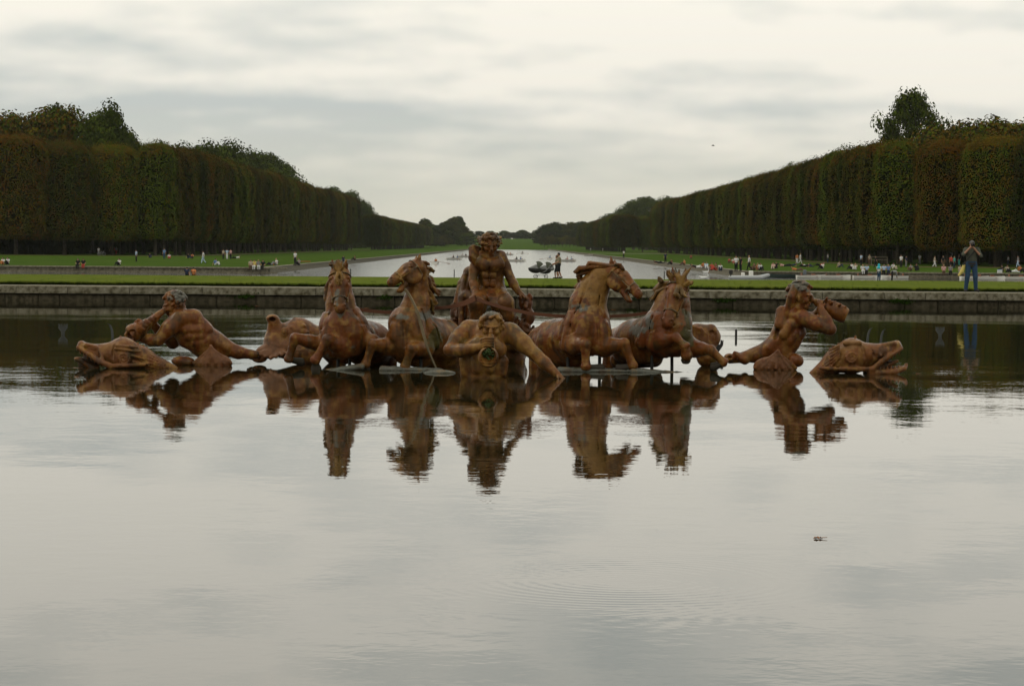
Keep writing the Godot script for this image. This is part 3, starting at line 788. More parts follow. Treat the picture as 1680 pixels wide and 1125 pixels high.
func horse_two() -> void:
	var g := Figure.new(self, 40.2, 590, 415, 765, 612, -1.7, 0.8, 0.016)
	g.rows([
		[688, 446, 0.05, 14, 684, 470, 0.0, 16, 6], [684, 470, 0.0, 16, 682, 498, 0.0, 20, 6], [682, 498, 0.0, 20, 673, 530, 0.05, 33, 10],
		[696, 448, -0.02, 8, 697, 500, -0.05, 10, 5],
		[672, 532, 0.08, 33, 672, 560, 0.08, 33, 12], [655, 552, 0.2, 20, 668, 566, 0.2, 18, 8], [690, 555, 0.16, 20, 684, 566, 0.18, 18, 8],
		[686, 548, -0.1, 36, 722, 562, -0.6, 35, 12], [722, 562, -0.6, 35, 742, 578, -1.2, 31, 12], [738, 585, -1.1, 26, 738, 606, -1.1, 26, 8], [692, 582, -0.5, 24, 730, 590, -0.8, 26, 8], [664, 578, 0.0, 20, 690, 588, -0.3, 18, 8],
		[645, 566, 0.12, 16, 636, 570, 0.2, 13, 8],
		[664, 528, 0.38, 1.6, 666, 566, 0.4, 1.6, -5], [660, 512, 0.2, 1.6, 646, 545, 0.2, 2.2, -5], [692, 508, 0.22, 1.6, 704, 548, 0.26, 2.2, -5], [652, 536, 0.28, 11, 652, 550, 0.3, 11, 3], [684, 530, 0.3, 13, 688, 548, 0.32, 13, 3], [708, 540, 0.1, 12, 716, 562, 0.06, 11, 3], [712, 530, 0.15, 1.6, 726, 572, 0.1, 1.6, -5], [676, 462, 0.14, 1.6, 672, 505, 0.22, 1.5, -4], [690, 462, 0.16, 2.5, 694, 500, 0.2, 1.5, -4],
	])
	horse_leg(g, [640, 568, 0.15], [613, 563, 0.42], [602, 595, 0.4], 8.4)
	horse_leg(g, [698, 571, 0.2], [677, 570, 0.52], [667, 598, 0.5], 9.0)
	var hd := horse_head(g, g.j(684, 435, 0.1), g.j(642, 464, 0.3), Vector3(0.35, 0.2, 0.9), 17.5 * g.s, 0.5, 4)
	var t := put_statue(g, "horse_statue", "lead horse turning its open-mouthed head aside with a grey band across its chest", "statue", "body", patina(Vector3(1, 17, 0), 0.03, pal.rust, Color(0.145, 0.06, 0.014), 0.0,
		[[g.j(703, 517, 0.1), Vector3(0.2, 0.08, 0.5), pal.grey], [g.j(660, 519, 0.3), Vector3(0.12, 0.05, 0.4), pal.grey], [g.j(716, 552, 0.2), Vector3(0.13, 0.2, 0.5), pal.moss]]), "team of horse statues")
	hoof(t, g, [602, 597, 0.4], [602, 604, 0.36], 7.4)
	hoof(t, g, [667, 600, 0.5], [664, 609, 0.46], 8.0)
	mane(t, g, [
		[[688, 430, 0.1, 6], [694, 433, 0.08, 6], [701, 436, 0.06, 4]], [[692, 438, 0.05, 7], [702, 442, 0.0, 6], [709, 444, -0.02, 3]], [[696, 450, 0.0, 7], [706, 458, -0.05, 6], [714, 470, -0.06, 3]],
		[[699, 462, -0.02, 7], [710, 474, -0.08, 6], [719, 483, -0.08, 3]], [[702, 476, -0.04, 7], [711, 490, -0.1, 6], [716, 498, -0.1, 3]], [[704, 490, -0.05, 7], [709, 506, -0.1, 5], [710, 515, -0.1, 3]],
	], patina(Vector3(12, 6, 1), 0.06, pal.rust, pal.brown), [676, 418, -0.5], [728, 524, 0.5], 6)
	bridle(t, g, hd)

func horse_three() -> void:
	var g := Figure.new(self, 40.0, 850, 422, 1060, 614, -1.6, 0.9, 0.016)
	g.rows([
		[1002, 448, 0.05, 17, 986, 452, 0.02, 18, 10], [986, 452, 0.02, 19, 974, 474, 0.0, 24, 10], [974, 474, 0.0, 24, 964, 500, 0.0, 28, 10], [964, 500, 0.0, 28, 962, 530, 0.03, 34, 12],
		[966, 530, 0.05, 34, 972, 556, 0.05, 33, 12], [982, 545, 0.2, 20, 984, 562, 0.2, 18, 8], [952, 556, 0.16, 20, 955, 566, 0.18, 16, 8],
		[950, 553, -0.1, 36, 916, 562, -0.6, 35, 12], [916, 562, -0.6, 35, 894, 568, -1.1, 31, 12], [894, 580, -1.1, 25, 892, 606, -1.1, 24, 8], [906, 578, -0.6, 26, 940, 580, -0.3, 24, 8], [950, 586, -0.3, 18, 900, 598, -0.8, 18, 8],
		[980, 524, 0.36, 1.6, 982, 566, 0.38, 1.6, -5], [946, 508, 0.24, 1.6, 932, 548, 0.22, 2.2, -5], [984, 505, 0.2, 1.6, 994, 540, 0.2, 2.2, -5], [962, 526, 0.3, 14, 956, 546, 0.32, 13, 3], [987, 532, 0.24, 10, 988, 548, 0.26, 10, 3], [936, 545, 0.12, 12, 928, 566, 0.08, 11, 3], [922, 536, 0.1, 1.6, 916, 578, 0.12, 1.6, -5], [962, 462, 0.22, 1.6, 950, 505, 0.24, 1.5, -4], [984, 470, 0.18, 1.6, 978, 510, 0.24, 1.5, -4], [900, 545, -0.7, 16, 888, 560, -0.7, 16, 4],
	])
	horse_leg(g, [942, 566, 0.2], [959, 563, 0.5], [960, 598, 0.5], 9.0)
	horse_leg(g, [990, 570, 0.2], [1022, 562, 0.45], [1036, 597, 0.42], 9.0)
	var hd := horse_head(g, g.j(1006, 442, 0.1), g.j(1047, 484, 0.35), Vector3(0.3, -0.2, -0.9), 17.5 * g.s, 0.42, 5)
	var t := put_statue(g, "horse_statue", "ochre and rust lead horse in profile with arched neck and wind-blown mane", "statue", "body", patina(Vector3(21, 2, 0), 0.06, pal.rust, pal.red, 0.0,
		[[g.j(958, 504, 0.25), Vector3(0.2, 0.06, 0.5), pal.grey], [g.j(965, 481, 0.25), Vector3(0.18, 0.03, 0.5), pal.grey], [g.j(978, 470, 0.2), Vector3(0.28, 0.42, 0.5), Color(0.185, 0.098, 0.024)]]), "team of horse statues")
	hoof(t, g, [960, 600, 0.5], [985, 602, 0.4], 7.0)
	hoof(t, g, [1036, 599, 0.42], [1012, 603, 0.4], 7.0)
	mane(t, g, [
		[[1004, 436, 0.15, 6], [986, 433, 0.12, 6], [966, 431, 0.08, 4.5], [962, 437, 0.08, 3]], [[994, 438, 0.12, 6], [974, 438, 0.08, 6], [952, 441, 0.04, 4.5], [944, 450, 0.04, 3]],
		[[982, 444, 0.06, 7], [964, 446, 0.02, 6], [950, 449, 0.0, 4], [953, 457, 0.0, 3]], [[972, 452, 0.02, 7], [956, 462, -0.03, 6], [946, 474, -0.04, 4]],
		[[962, 464, 0.0, 7], [948, 476, -0.05, 6], [940, 490, -0.05, 3]], [[955, 480, -0.04, 7], [944, 490, -0.08, 5], [938, 502, -0.08, 3]],
		[[1010, 434, 0.2, 5], [1018, 436, 0.22, 4], [1022, 442, 0.22, 3]],
	], patina(Vector3(12, 16, 1), 0.1, pal.rust, pal.brown), [930, 422, -0.5], [1032, 512, 0.6], 7)
	bridle(t, g, hd)

func horse_four() -> void:
	var g := Figure.new(self, 40.2, 980, 426, 1205, 614, -1.6, 0.9, 0.016)
	g.rows([
		[1111, 476, -0.02, 17, 1106, 502, 0.0, 24, 8], [1106, 502, 0.0, 24, 1098, 532, 0.03, 36, 10], [1120, 478, -0.04, 11, 1119, 524, 0.0, 13, 6], [1094, 476, -0.06, 10, 1080, 512, -0.05, 13, 6],
		[1098, 534, 0.05, 36, 1100, 560, 0.05, 32, 12], [1085, 552, 0.2, 19, 1092, 566, 0.2, 17, 8], [1115, 552, 0.18, 18, 1112, 566, 0.18, 16, 8],
		[1080, 548, -0.1, 35, 1044, 560, -0.6, 32, 12], [1044, 560, -0.6, 32, 1016, 568, -1.1, 26, 12], [1016, 580, -1.1, 22, 1014, 606, -1.1, 22, 8], [1030, 576, -0.6, 24, 1070, 576, -0.2, 24, 8], [1020, 594, -0.8, 16, 1076, 590, -0.5, 15, 8],
		[1128, 566, 0.1, 16, 1140, 572, 0.2, 13, 8],
		[1098, 545, 0.4, 1.6, 1100, 568, 0.4, 1.6, -5], [1070, 520, 0.22, 1.6, 1064, 552, 0.2, 2.2, -5], [1084, 535, 0.28, 12, 1084, 548, 0.3, 12, 3], [1112, 535, 0.28, 12, 1112, 548, 0.3, 11, 3], [1062, 545, 0.1, 12, 1052, 562, 0.06, 11, 3], [1050, 535, 0.1, 1.6, 1044, 575, 0.1, 1.6, -5], [1124, 490, 0.16, 1.6, 1122, 530, 0.24, 1.5, -4],
	])
	horse_leg(g, [1074, 563, 0.2], [1104, 551, 0.52], [1121, 566, 0.58], 8.4)
	g.rows([[1120, 565, 0.58, 7, 1123, 580, 0.55, 10, 3]])
	horse_leg(g, [1132, 570, 0.15], [1162, 572, 0.45], [1184, 592, 0.45], 8.4)
	var hd := horse_head(g, g.j(1113, 462, 0.14), g.j(1092, 532, 0.46), Vector3(1, 0.25, 0.25), 19.5 * g.s, 0.05, 6)
	var t := put_statue(g, "horse_statue", "red-brown lead horse bowing its head, forelock standing up in two horned tufts", "statue", "body", patina(Vector3(31, 5, 2), -0.02, pal.red, pal.rust, 0.04,
		[[g.j(1064, 527, 0.1), Vector3(0.08, 0.1, 0.5), pal.grey], [g.j(1046, 540, 0.0), Vector3(0.15, 0.1, 0.5), pal.grey], [g.j(1126, 540, 0.2), Vector3(0.12, 0.35, 0.4), pal.moss]]), "team of horse statues")
	hoof(t, g, [1122, 580, 0.55], [1122, 588, 0.5], 7.4)
	hoof(t, g, [1184, 594, 0.45], [1166, 600, 0.42], 7.0)
	mane(t, g, [
		[[1113, 466, 0.25, 8], [1112, 454, 0.25, 7], [1108, 444, 0.24, 3]], [[1116, 466, 0.25, 8], [1120, 454, 0.25, 7], [1127, 444, 0.24, 3]], [[1108, 470, 0.24, 6], [1100, 458, 0.2, 5], [1096, 447, 0.2, 3]],
		[[1118, 470, 0.26, 6], [1128, 464, 0.26, 5], [1132, 462, 0.24, 3]], [[1114, 470, 0.34, 6], [1118, 480, 0.4, 5], [1124, 486, 0.4, 3]], [[1110, 470, 0.34, 6], [1106, 482, 0.4, 5], [1112, 488, 0.42, 3]],
		[[1096, 464, -0.02, 7], [1084, 466, -0.08, 6], [1073, 476, -0.1, 3]], [[1090, 474, -0.05, 7], [1080, 478, -0.1, 6], [1070, 492, -0.1, 3]], [[1086, 462, -0.05, 5], [1084, 460, -0.06, 4], [1082, 456, -0.06, 3]],
	], patina(Vector3(22, 6, 1), 0.02, pal.brown, pal.ochre, 0.1), [1062, 428, -0.5], [1142, 500, 0.7], 8)
	bridle(t, g, hd)

func fish_fin(g: Figure, pts: Array, k: float) -> void:
	for i in pts.size():
		g.rows([pts[i] + [k]])

func fish_one() -> void:
	# looks along the water, mouth half sunk
	var g := Figure.new(self, 39.7, 112, 545, 290, 615, -0.5, 0.6, 0.0135)
	g.rows([
		[170, 585, 0.0, 18, 200, 582, 0.0, 28, 8], [202, 582, 0.0, 27, 232, 588, 0.0, 18, 8], [232, 588, 0.0, 18, 284, 606, -0.05, 7, 8],
		# heavy upper jaw with a curled tip
		[176, 579, 0.08, 17, 152, 576, 0.09, 11, 5], [152, 576, 0.09, 11, 134, 567, 0.05, 7, 4], [176, 579, -0.08, 17, 152, 576, -0.09, 11, 5], [152, 576, -0.09, 11, 134, 567, -0.05, 7, 4], [133, 565, 0.0, 6.5, 128, 572, 0.0, 4, 3],
		[126, 592, 0.0, 12, 160, 600, 0.0, 12, -3],
		# lip sweeping down to the cheek
		[129, 569, 0.1, 3.2, 150, 580, 0.21, 4.5, 2], [150, 580, 0.21, 4.5, 168, 592, 0.27, 5, 2], [168, 592, 0.27, 5, 186, 599, 0.29, 5, 2], [186, 599, 0.29, 4.5, 240, 597, 0.24, 3, 3],
		[146, 592, -0.18, 24, 14, 4, 3, 30.0],
		[143, 566, 0.15, 4.5, 160, 570, 0.18, 4.5, 2], [148, 567.5, 0.21, 2.4, 157, 570, 0.23, 2, -1], [166, 572, 0.2, 3, 172, 588, 0.26, 3, 2],
		# sunk lower jaw and tongue
		[124, 589, 0.02, 3.4, 134, 590, 0.02, 4, 2], [128, 590, 0.02, 4, 158, 606, 0.0, 7, 3], [122, 606, 0.1, 4, 168, 611, 0.2, 7, 4],
		# eye and brow bands
		[207, 586, 0.21, 12.5, 12.5, 8, 2, 0.0], [207, 586, 0.315, 11.5, 11.5, 4, -1, 0.0], [190, 566, 0.2, 2.5, 188, 598, 0.28, 2.5, -2],
		[194, 566, 0.24, 2.6, 228, 569, 0.2, 2, 1.5], [193, 571, 0.27, 2.6, 232, 576, 0.22, 2, 1.5], [220, 582, 0.26, 2.6, 238, 588, 0.2, 1.6, 1.5], [222, 592, 0.26, 2.6, 246, 596, 0.16, 1.6, 1.5],
	])
	for i in 22:
		var a := i * 0.6
		var r := 9.5 - i * 0.35
		var r2 := 9.5 - (i + 1) * 0.35
		g.rows([[207 + cos(a) * r, 586 + sin(a) * r, 0.275, 1.8, 207 + cos(a + 0.6) * r2, 586 + sin(a + 0.6) * r2, 0.275, 1.8, 0.6]])
	for i in 7:
		g.rows([[134 + i * 6.2, 573 + i * 3.6, 0.13 + i * 0.02, 2.4, 133 + i * 6.2, 581 + i * 3.4, 0.12 + i * 0.02, 1.0, 0.6]])
	for i in 10:
		g.rows([[198 + i * 4.5, 563 + i * 1.7, 0.0, 3.2, 197 + i * 4.8, 551.5 + i * 1.9 + (i % 2) * 1.4, 0.0, 1.7, 1.2]])
	scales(g, 236, 589, 272, 602, 17, 9)
	var _t := put_statue(g, "fish_statue", "rust fish monster with spiral eye and curled snout half sunk in water", "statue", "body", patina(Vector3(2, 25, 2), 0.03, pal.pink, pal.rust, 0.0, [[g.j(190, 566, 0.3), Vector3(0.3, 0.1, 0.4), Color(0.15, 0.07, 0.02)], [g.j(145, 594, -0.1), Vector3(0.28, 0.12, 0.22), pal.dark]]), "fish monster statues in the basin")  # last spot: shade of the half-open mouth painted into the colour

func fish_two() -> void:
	# snout up behind the horse that faces the viewer
	var g := Figure.new(self, 41.6, 408, 512, 560, 604, -0.5, 0.5, 0.0155)
	g.rows([
		[452, 548, 0.05, 14, 450, 526, 0.1, 10, 8], [455, 552, 0.0, 17, 490, 546, 0.0, 23, 10], [490, 546, 0.0, 23, 530, 560, -0.1, 20, 10], [530, 560, -0.1, 20, 556, 590, -0.2, 18, 10],
		[449, 523, 0.14, 6, 5, 6, -2, 0.0], [447, 522, 0.12, 10, 7, 9, 2, 0.0], [448, 523, 0.16, 5.5, 3.6, 12, -1.5, 0.0],
		[468, 544, 0.2, 6, 8, 6, 2, 0.0], [468, 544, 0.25, 4, 6, 3, -1, 0.0], [468, 544, 0.24, 2.6, 4, 3, 1, 0.0],
		[478, 530, 0.12, 3, 500, 534, 0.2, 3, 3], [480, 537, 0.2, 3, 506, 545, 0.22, 3, 3], [480, 552, 0.22, 3, 505, 556, 0.22, 3, 3],
		[484, 524, 0.02, 3, 514, 536, -0.02, 3, 3], [450, 565, 0.1, 18, 510, 580, 0.1, 20, 10],
	])
	for i in 8:
		g.rows([[480 + i * 5, 530 + i * 2.4, 0.0, 3, 481 + i * 5.4, 523 + i * 2.8, 0.0, 1.5, 1.5]])
	# side fins on the water: curled leaves
	for i in 7:
		g.rows([[470 - i * 2, 572, 0.2, 4, 420 + i * 9, 586 - absf(i - 3) * 2.6, 0.36, 3.0, 3]])
	g.rows([[445, 574, 0.2, 26, 13, 10, 4, 14.0], [428, 586, 0.28, 13, 8, 9, 2, 0.0], [424, 587, 0.36, 7, 4, 6, -2, 0.0], [414, 582, 0.1, 8, 402, 580, 0.05, 5, 3]])
	var _t := put_statue(g, "fish_statue", "ochre fish monster with raised open snout behind the head-on horse", "statue", "body", patina(Vector3(9, 25, 2), 0.0, pal.pink, pal.rust, 0.0, [[g.j(444, 576, 0.3), Vector3(0.36, 0.16, 0.4), pal.pink]]), "fish monster statues in the basin")

func fish_three() -> void:
	var g := Figure.new(self, 41.8, 1120, 528, 1225, 604, -0.5, 0.5, 0.0155)
	g.rows([
		[1168, 552, 0.0, 14, 1166, 542, 0.06, 11, 6], [1164, 556, 0.0, 17, 1146, 552, 0.0, 20, 8], [1146, 552, 0.0, 20, 1124, 560, -0.1, 20, 8],
		[1167, 545, 0.14, 6.5, 5, 6, -1.5, 0.0], [1166, 544, 0.1, 10, 8, 8, 2, 0.0], [1167, 545, 0.2, 5.5, 4, 6, -1.5, 0.0],
		[1150, 560, 0.1, 16, 1160, 585, 0.1, 18, 8],
	])
	for i in 6:
		g.tube([[1133 + i * 1, 534 + i * 4, 0.16, 2.5], [1148, 539 + i * 4, 0.24, 3], [1158, 549 + i * 4, 0.22, 2.5]], 1.5)
	var _t := put_statue(g, "fish_statue", "ribbed fish monster with open snout beside the spiked iron nozzle", "statue", "body", patina(Vector3(9, 35, 2), 0.02, pal.pink, pal.rust), "fish monster statues in the basin")

func scales(g: Figure, x0: float, y0: float, x1: float, y1: float, r0: float, r1: float) -> void:
	# rows of overlapping scales on the side that faces the viewer, along an axis with radius r0..r1
	for i in 9:
		for k in 7:
			var u := (i + (0.5 if k % 2 else 0.0)) / 9.0
			var a := -1.1 + k * 0.32
			var r := lerpf(r0, r1, u)
			g.rows([[lerpf(x0, x1, u), lerpf(y0, y1, u) - sin(a) * r, cos(a) * r * g.s, 3.2, 2.8, 2.2, 0.6, 0.0]])

func fish_four() -> void:
	var g := Figure.new(self, 39.7, 1330, 545, 1498, 622, -0.5, 0.6, 0.0135)
	g.rows([
		[1428, 586, 0.0, 19, 1400, 584, 0.0, 29, 8], [1398, 584, 0.0, 27, 1372, 592, 0.0, 19, 8], [1372, 592, 0.0, 19, 1334, 614, -0.05, 6, 8],
		# upper jaw: two thick ridges to a curled snout
		[1424, 580, 0.08, 18, 1449, 576, 0.09, 12, 5], [1449, 576, 0.09, 12, 1471, 567, 0.05, 7.5, 4], [1424, 580, -0.08, 18, 1449, 576, -0.09, 12, 5], [1449, 576, -0.09, 12, 1471, 567, -0.05, 7.5, 4], [1472, 565, 0.0, 7, 1478, 571, 0.0, 4.5, 3],
		[1482, 588, 0.0, 10, 1460, 596, 0.0, 11, -3], [1460, 596, 0.0, 10, 1448, 599, 0.0, 8, -3],
		# lips
		[1477, 572, 0.1, 3.2, 1459, 581, 0.2, 4, 2], [1459, 581, 0.2, 4, 1443, 592, 0.25, 4.5, 2], [1443, 592, 0.25, 4.5, 1428, 604, 0.27, 4.5, 2], [1424, 604, 0.27, 4.5, 1345, 603, 0.2, 3, 3],
		# far cheek closes the mouth
		[1446, 594, -0.17, 22, 15, 4, 3, -18.0],
		# nostrils and snout folds
		[1447, 567, 0.14, 5, 1466, 563, 0.12, 4.5, 2], [1453, 567, 0.2, 2.6, 1464, 565, 0.18, 2.2, -1], [1434, 570, 0.16, 3, 1442, 582, 0.22, 3, 2], [1428, 574, 0.2, 2, 1434, 592, 0.25, 2, -2],
		# lower jaw with curled tip, tongue
		[1483, 604, 0.09, 4, 1466, 609, 0.15, 5, 3], [1466, 609, 0.15, 5, 1425, 611, 0.24, 6, 4], [1484, 603, 0.06, 4, 1487, 598, 0.03, 3, 2], [1483, 604, -0.09, 4, 1425, 611, -0.2, 6, 4], [1438, 606, 0.0, 7, 1472, 592, 0.02, 3, 3],
		# eye, gill folds
		[1394, 584, 0.22, 12.5, 12.5, 8, 2, 0.0], [1394, 584, 0.325, 11.5, 11.5, 4, -1, 0.0], [1412, 566, 0.2, 2.5, 1418, 598, 0.28, 2.5, -2], [1378, 566, 0.2, 2.5, 1372, 600, 0.22, 2.5, -2],
		[1384, 562, 0.2, 4, 1408, 562, 0.2, 4, 3],
	])
	for i in 22:
		var a := PI - i * 0.6
		var r := 9.5 - i * 0.35
		var r2 := 9.5 - (i + 1) * 0.35
		g.rows([[1394 + cos(a) * r, 584 + sin(a) * r, 0.285, 1.8, 1394 + cos(a - 0.6) * r2, 584 + sin(a - 0.6) * r2, 0.285, 1.8, 0.6]])
	for i in 6:
		g.rows([[1473 - i * 6.5, 574 + i * 3.3, 0.12 + i * 0.022, 2.6, 1474 - i * 6.3, 582 + i * 3.2, 0.11 + i * 0.022, 1.0, 0.6]])
		g.rows([[1473 - i * 6.5, 605 + i * 0.4, 0.13 + i * 0.016, 2.4, 1473 - i * 6.3, 598 + i * 0.3, 0.12 + i * 0.016, 0.9, 0.6]])
	for i in 10:
		g.rows([[1404 - i * 4.5, 563 + i * 1.8, 0.0, 3.4, 1404 - i * 4.7, 551.5 + i * 2.0 + (i % 2) * 1.6, 0.0, 1.8, 1.2]])
	for i in 6:
		g.rows([[1374, 566 + i * 4, 0.2, 2.2, 1358 + i, 574 + i * 5.0, 0.18, 1.4, 1.0]])
	scales(g, 1368, 593, 1340, 611, 18, 8)
	var _t := put_statue(g, "fish_statue", "rust fish monster with spiral eye and wide gaping toothed jaws", "statue", "body", patina(Vector3(2, 45, 2), 0.0, pal.rust, pal.pink, 0.0, [[g.j(1400, 562, 0.3), Vector3(0.3, 0.1, 0.4), Color(0.15, 0.075, 0.025)], [g.j(1455, 592, -0.1), Vector3(0.25, 0.12, 0.22), pal.dark]]), "fish monster statues in the basin")  # last spot darkens the mouth hollow, shade put into the colour

func rein(label: String, pts: Array, d: float, r: float) -> void:
	# a strap sagging between two points: [x, y, q]
	var c := Curve3D.new()
	var base := at(pts[0][0], 600, d)
	base.y = 0.0
	for i in pts.size():
		var p := at(pts[i][0], pts[i][1], d)
		p.z += pts[i][2]
		var tan_ := Vector3.ZERO
		if i > 0 and i < pts.size() - 1:
			tan_ = (at(pts[i + 1][0], pts[i + 1][1], d) + Vector3(0, 0, pts[i + 1][2]) - at(pts[i - 1][0], pts[i - 1][1], d) - Vector3(0, 0, pts[i - 1][2])) * 0.18
		c.add_point(p - base, -tan_, tan_)
	var st := SurfaceTool.new()
	st.begin(Mesh.PRIMITIVE_TRIANGLES)
	var pr := c.tessellate(4, 3)
	ribbon(st, pr, r, r * 0.35)
	var o := part("rein", st.commit(), mats.grey_strap if label.begins_with("grey") else mats.strap, self, base)
	tag(o, label, "rein", "reins of the horse team")

func ribbon(st: SurfaceTool, p: PackedVector3Array, hh: float, hw: float) -> void:
	# strap of oblong section along the points
	for i in p.size() - 1:
		var dirv := (p[i + 1] - p[i]).normalized()
		var u := Vector3.UP
		u = (u - dirv * u.dot(dirv)).normalized()
		var w := dirv.cross(u)
		var q := []
		for e in [p[i] - dirv * 0.004, p[i + 1] + dirv * 0.004]:
			q.append([e + u * hh + w * hw, e + u * hh - w * hw, e - u * hh - w * hw, e - u * hh + w * hw])
		for k in 4:
			var n: int = (k + 1) % 4
			quad(st, q[0][k], q[1][k], q[1][n], q[0][n])

func quad(st: SurfaceTool, a: Vector3, b: Vector3, c: Vector3, d: Vector3) -> void:
	var n := (c - a).cross(b - a).normalized()
	for v in [a, b, c, a, c, d]:
		st.set_normal(n)
		st.add_vertex(v)

func statues() -> void:
	front_triton()
	side_triton_one()
	side_triton_two()
	charioteer()
	chariot()
	horse_one()
	horse_two()
	horse_three()
	horse_four()
	fish_one()
	fish_two()
	fish_three()
	fish_four()
	supports()
	rein("reddish rein sagging from the driver's hand to the head-on horse", [[782, 484, 1.6], [762, 494, 1.2], [735, 502, 0.7], [700, 506, 0.5], [655, 511, 0.45], [610, 509, 0.45], [571, 503, 0.4]], 41.0, 0.026)
	rein("short reddish rein from the driver's hand to the horse with grey chest band", [[783, 488, 1.6], [765, 496, 1.3], [745, 501, 0.9], [722, 503, 0.5], [700, 500, 0.55]], 40.9, 0.022)
	rein("reddish rein sagging from the driver's hand to the bowing horse", [[784, 487, 1.6], [830, 503, 1.2], [890, 514, 0.8], [960, 518, 0.6], [1030, 516, 0.4], [1062, 512, 0.45], [1088, 516, 0.5]], 41.0, 0.026)
	rein("grey lead strap hanging from the open-mouthed horse's bit into the water", [[657, 467, 0.2], [672, 482, 0.35], [685, 506, 0.52], [692, 530, 0.5], [703, 568, 0.5], [717, 606, 0.2]], 40.2, 0.022)

func supports() -> void:
	# flat lead slabs just above the water under the forelegs, each pointed at one end, and iron props below the bellies
	var rows := [[506, 604, 596, 600, "pointed grey lead slab on the water below the head-on horse"], [628, 604, 726, 606, "long grey lead slab on the water between two horses' forelegs"], [918, 606, 1040, 607, "long grey lead slab on the water under the profile horse"], [1036, 607, 1136, 613, "pointed grey lead slab on the water below the bowing horse"]]
	for i in rows.size():
		var e: Array = rows[i]
		var g := Figure.new(self, 39.9, minf(e[0], e[2]) - 8, 588, maxf(e[0], e[2]) + 8, 622, -0.4, 0.7, 0.016)
		var flip := i == 0
		var tip: float = e[0] if flip else e[2]
		var butt: float = e[2] if flip else e[0]
		var ty: float = (e[1] + 7 if flip else e[3])
		var by: float = e[3] if flip else e[1]
		for k in 6:
			var u := k / 5.0
			g.rows([[lerpf(butt, tip, u * 0.9), lerpf(by, ty, u), 0.42 - u * 0.04, 4.6 - u * 1.8, lerpf(butt, tip, minf(u * 0.9 + 0.14, 1.0)), lerpf(by, ty, minf(u + 0.14, 1.0)), 0.4 - u * 0.04, 4.2 - u * 2.2, 2], [lerpf(butt, tip, u * 0.9), lerpf(by, ty, u) - 1.5, 0.22, 4.4 - u * 1.6, lerpf(butt, tip, minf(u * 0.9 + 0.14, 1.0)), lerpf(by, ty, minf(u + 0.14, 1.0)) - 1, 0.24, 4.0 - u * 2.0, 2]])
		var o := part("lead_slab", g.clay.mesh(patina(Vector3(i, 3, 9), -0.3, pal.grey, Color(0.085, 0.084, 0.066), 0.5)), mats.lead, self, g.base)
		tag(o, e[4], "slab", "lead slabs under the horses")
	var lens_ := Figure.new(self, 38.8, 692, 600, 750, 626, -0.3, 0.4, 0.014)
	lens_.rows([[721, 612, 0.0, 27, 5.5, 12, 2, 0.0]])
	tag(part("lead_slab", lens_.clay.mesh(patina(Vector3(1, 13, 9), -0.2, pal.grey, Color(0.10, 0.094, 0.07), 0.4)), mats.lead, self, lens_.base), "lens-shaped grey lead slab beside the horn blower facing the viewer", "slab", "lead slabs under the horses")
	for e in [[554, 40.3], [573, 40.5], [584, 40.6], [690, 40.0], [932, 40.0], [1070, 40.1], [1103, 40.2], [984, 40.0]]:
		var p := at(e[0], 600, e[1])
		var st := SurfaceTool.new()
		st.begin(Mesh.PRIMITIVE_TRIANGLES)
		tube_into(st, [Vector3(0, -0.3, 0), Vector3(0, 0.36, -0.1)], [0.026, 0.026], 8)
		tag(part("iron_prop", st.commit(), mats.iron, self, Vector3(p.x, 0, p.z)), "dark iron prop standing in the water under a horse's belly", "prop", "iron props under the horses")

# ------------------------------------------------------------------ setting
func sheet(x0: float, x1: float, prof: Array, nx := 1, wob: FastNoiseLite = null, amp := 0.0) -> ArrayMesh:
	# ground swept across x from a profile of [distance, height]
	var st := SurfaceTool.new()
	st.begin(Mesh.PRIMITIVE_TRIANGLES)
	st.set_smooth_group(0)
	var n := prof.size()
	for i in n:
		for k in nx + 1:
			var x := lerpf(x0, x1, float(k) / nx)
			var y: float = prof[i][1]
			if wob: y += wob.get_noise_2d(x, prof[i][0]) * amp
			st.add_vertex(Vector3(x, y, -prof[i][0]))
	for i in n - 1:
		for k in nx:
			var a := i * (nx + 1) + k
			var b := a + nx + 1
			st.add_index(a); st.add_index(b); st.add_index(a + 1)
			st.add_index(a + 1); st.add_index(b); st.add_index(b + 1)
	st.generate_normals()
	return st.commit()

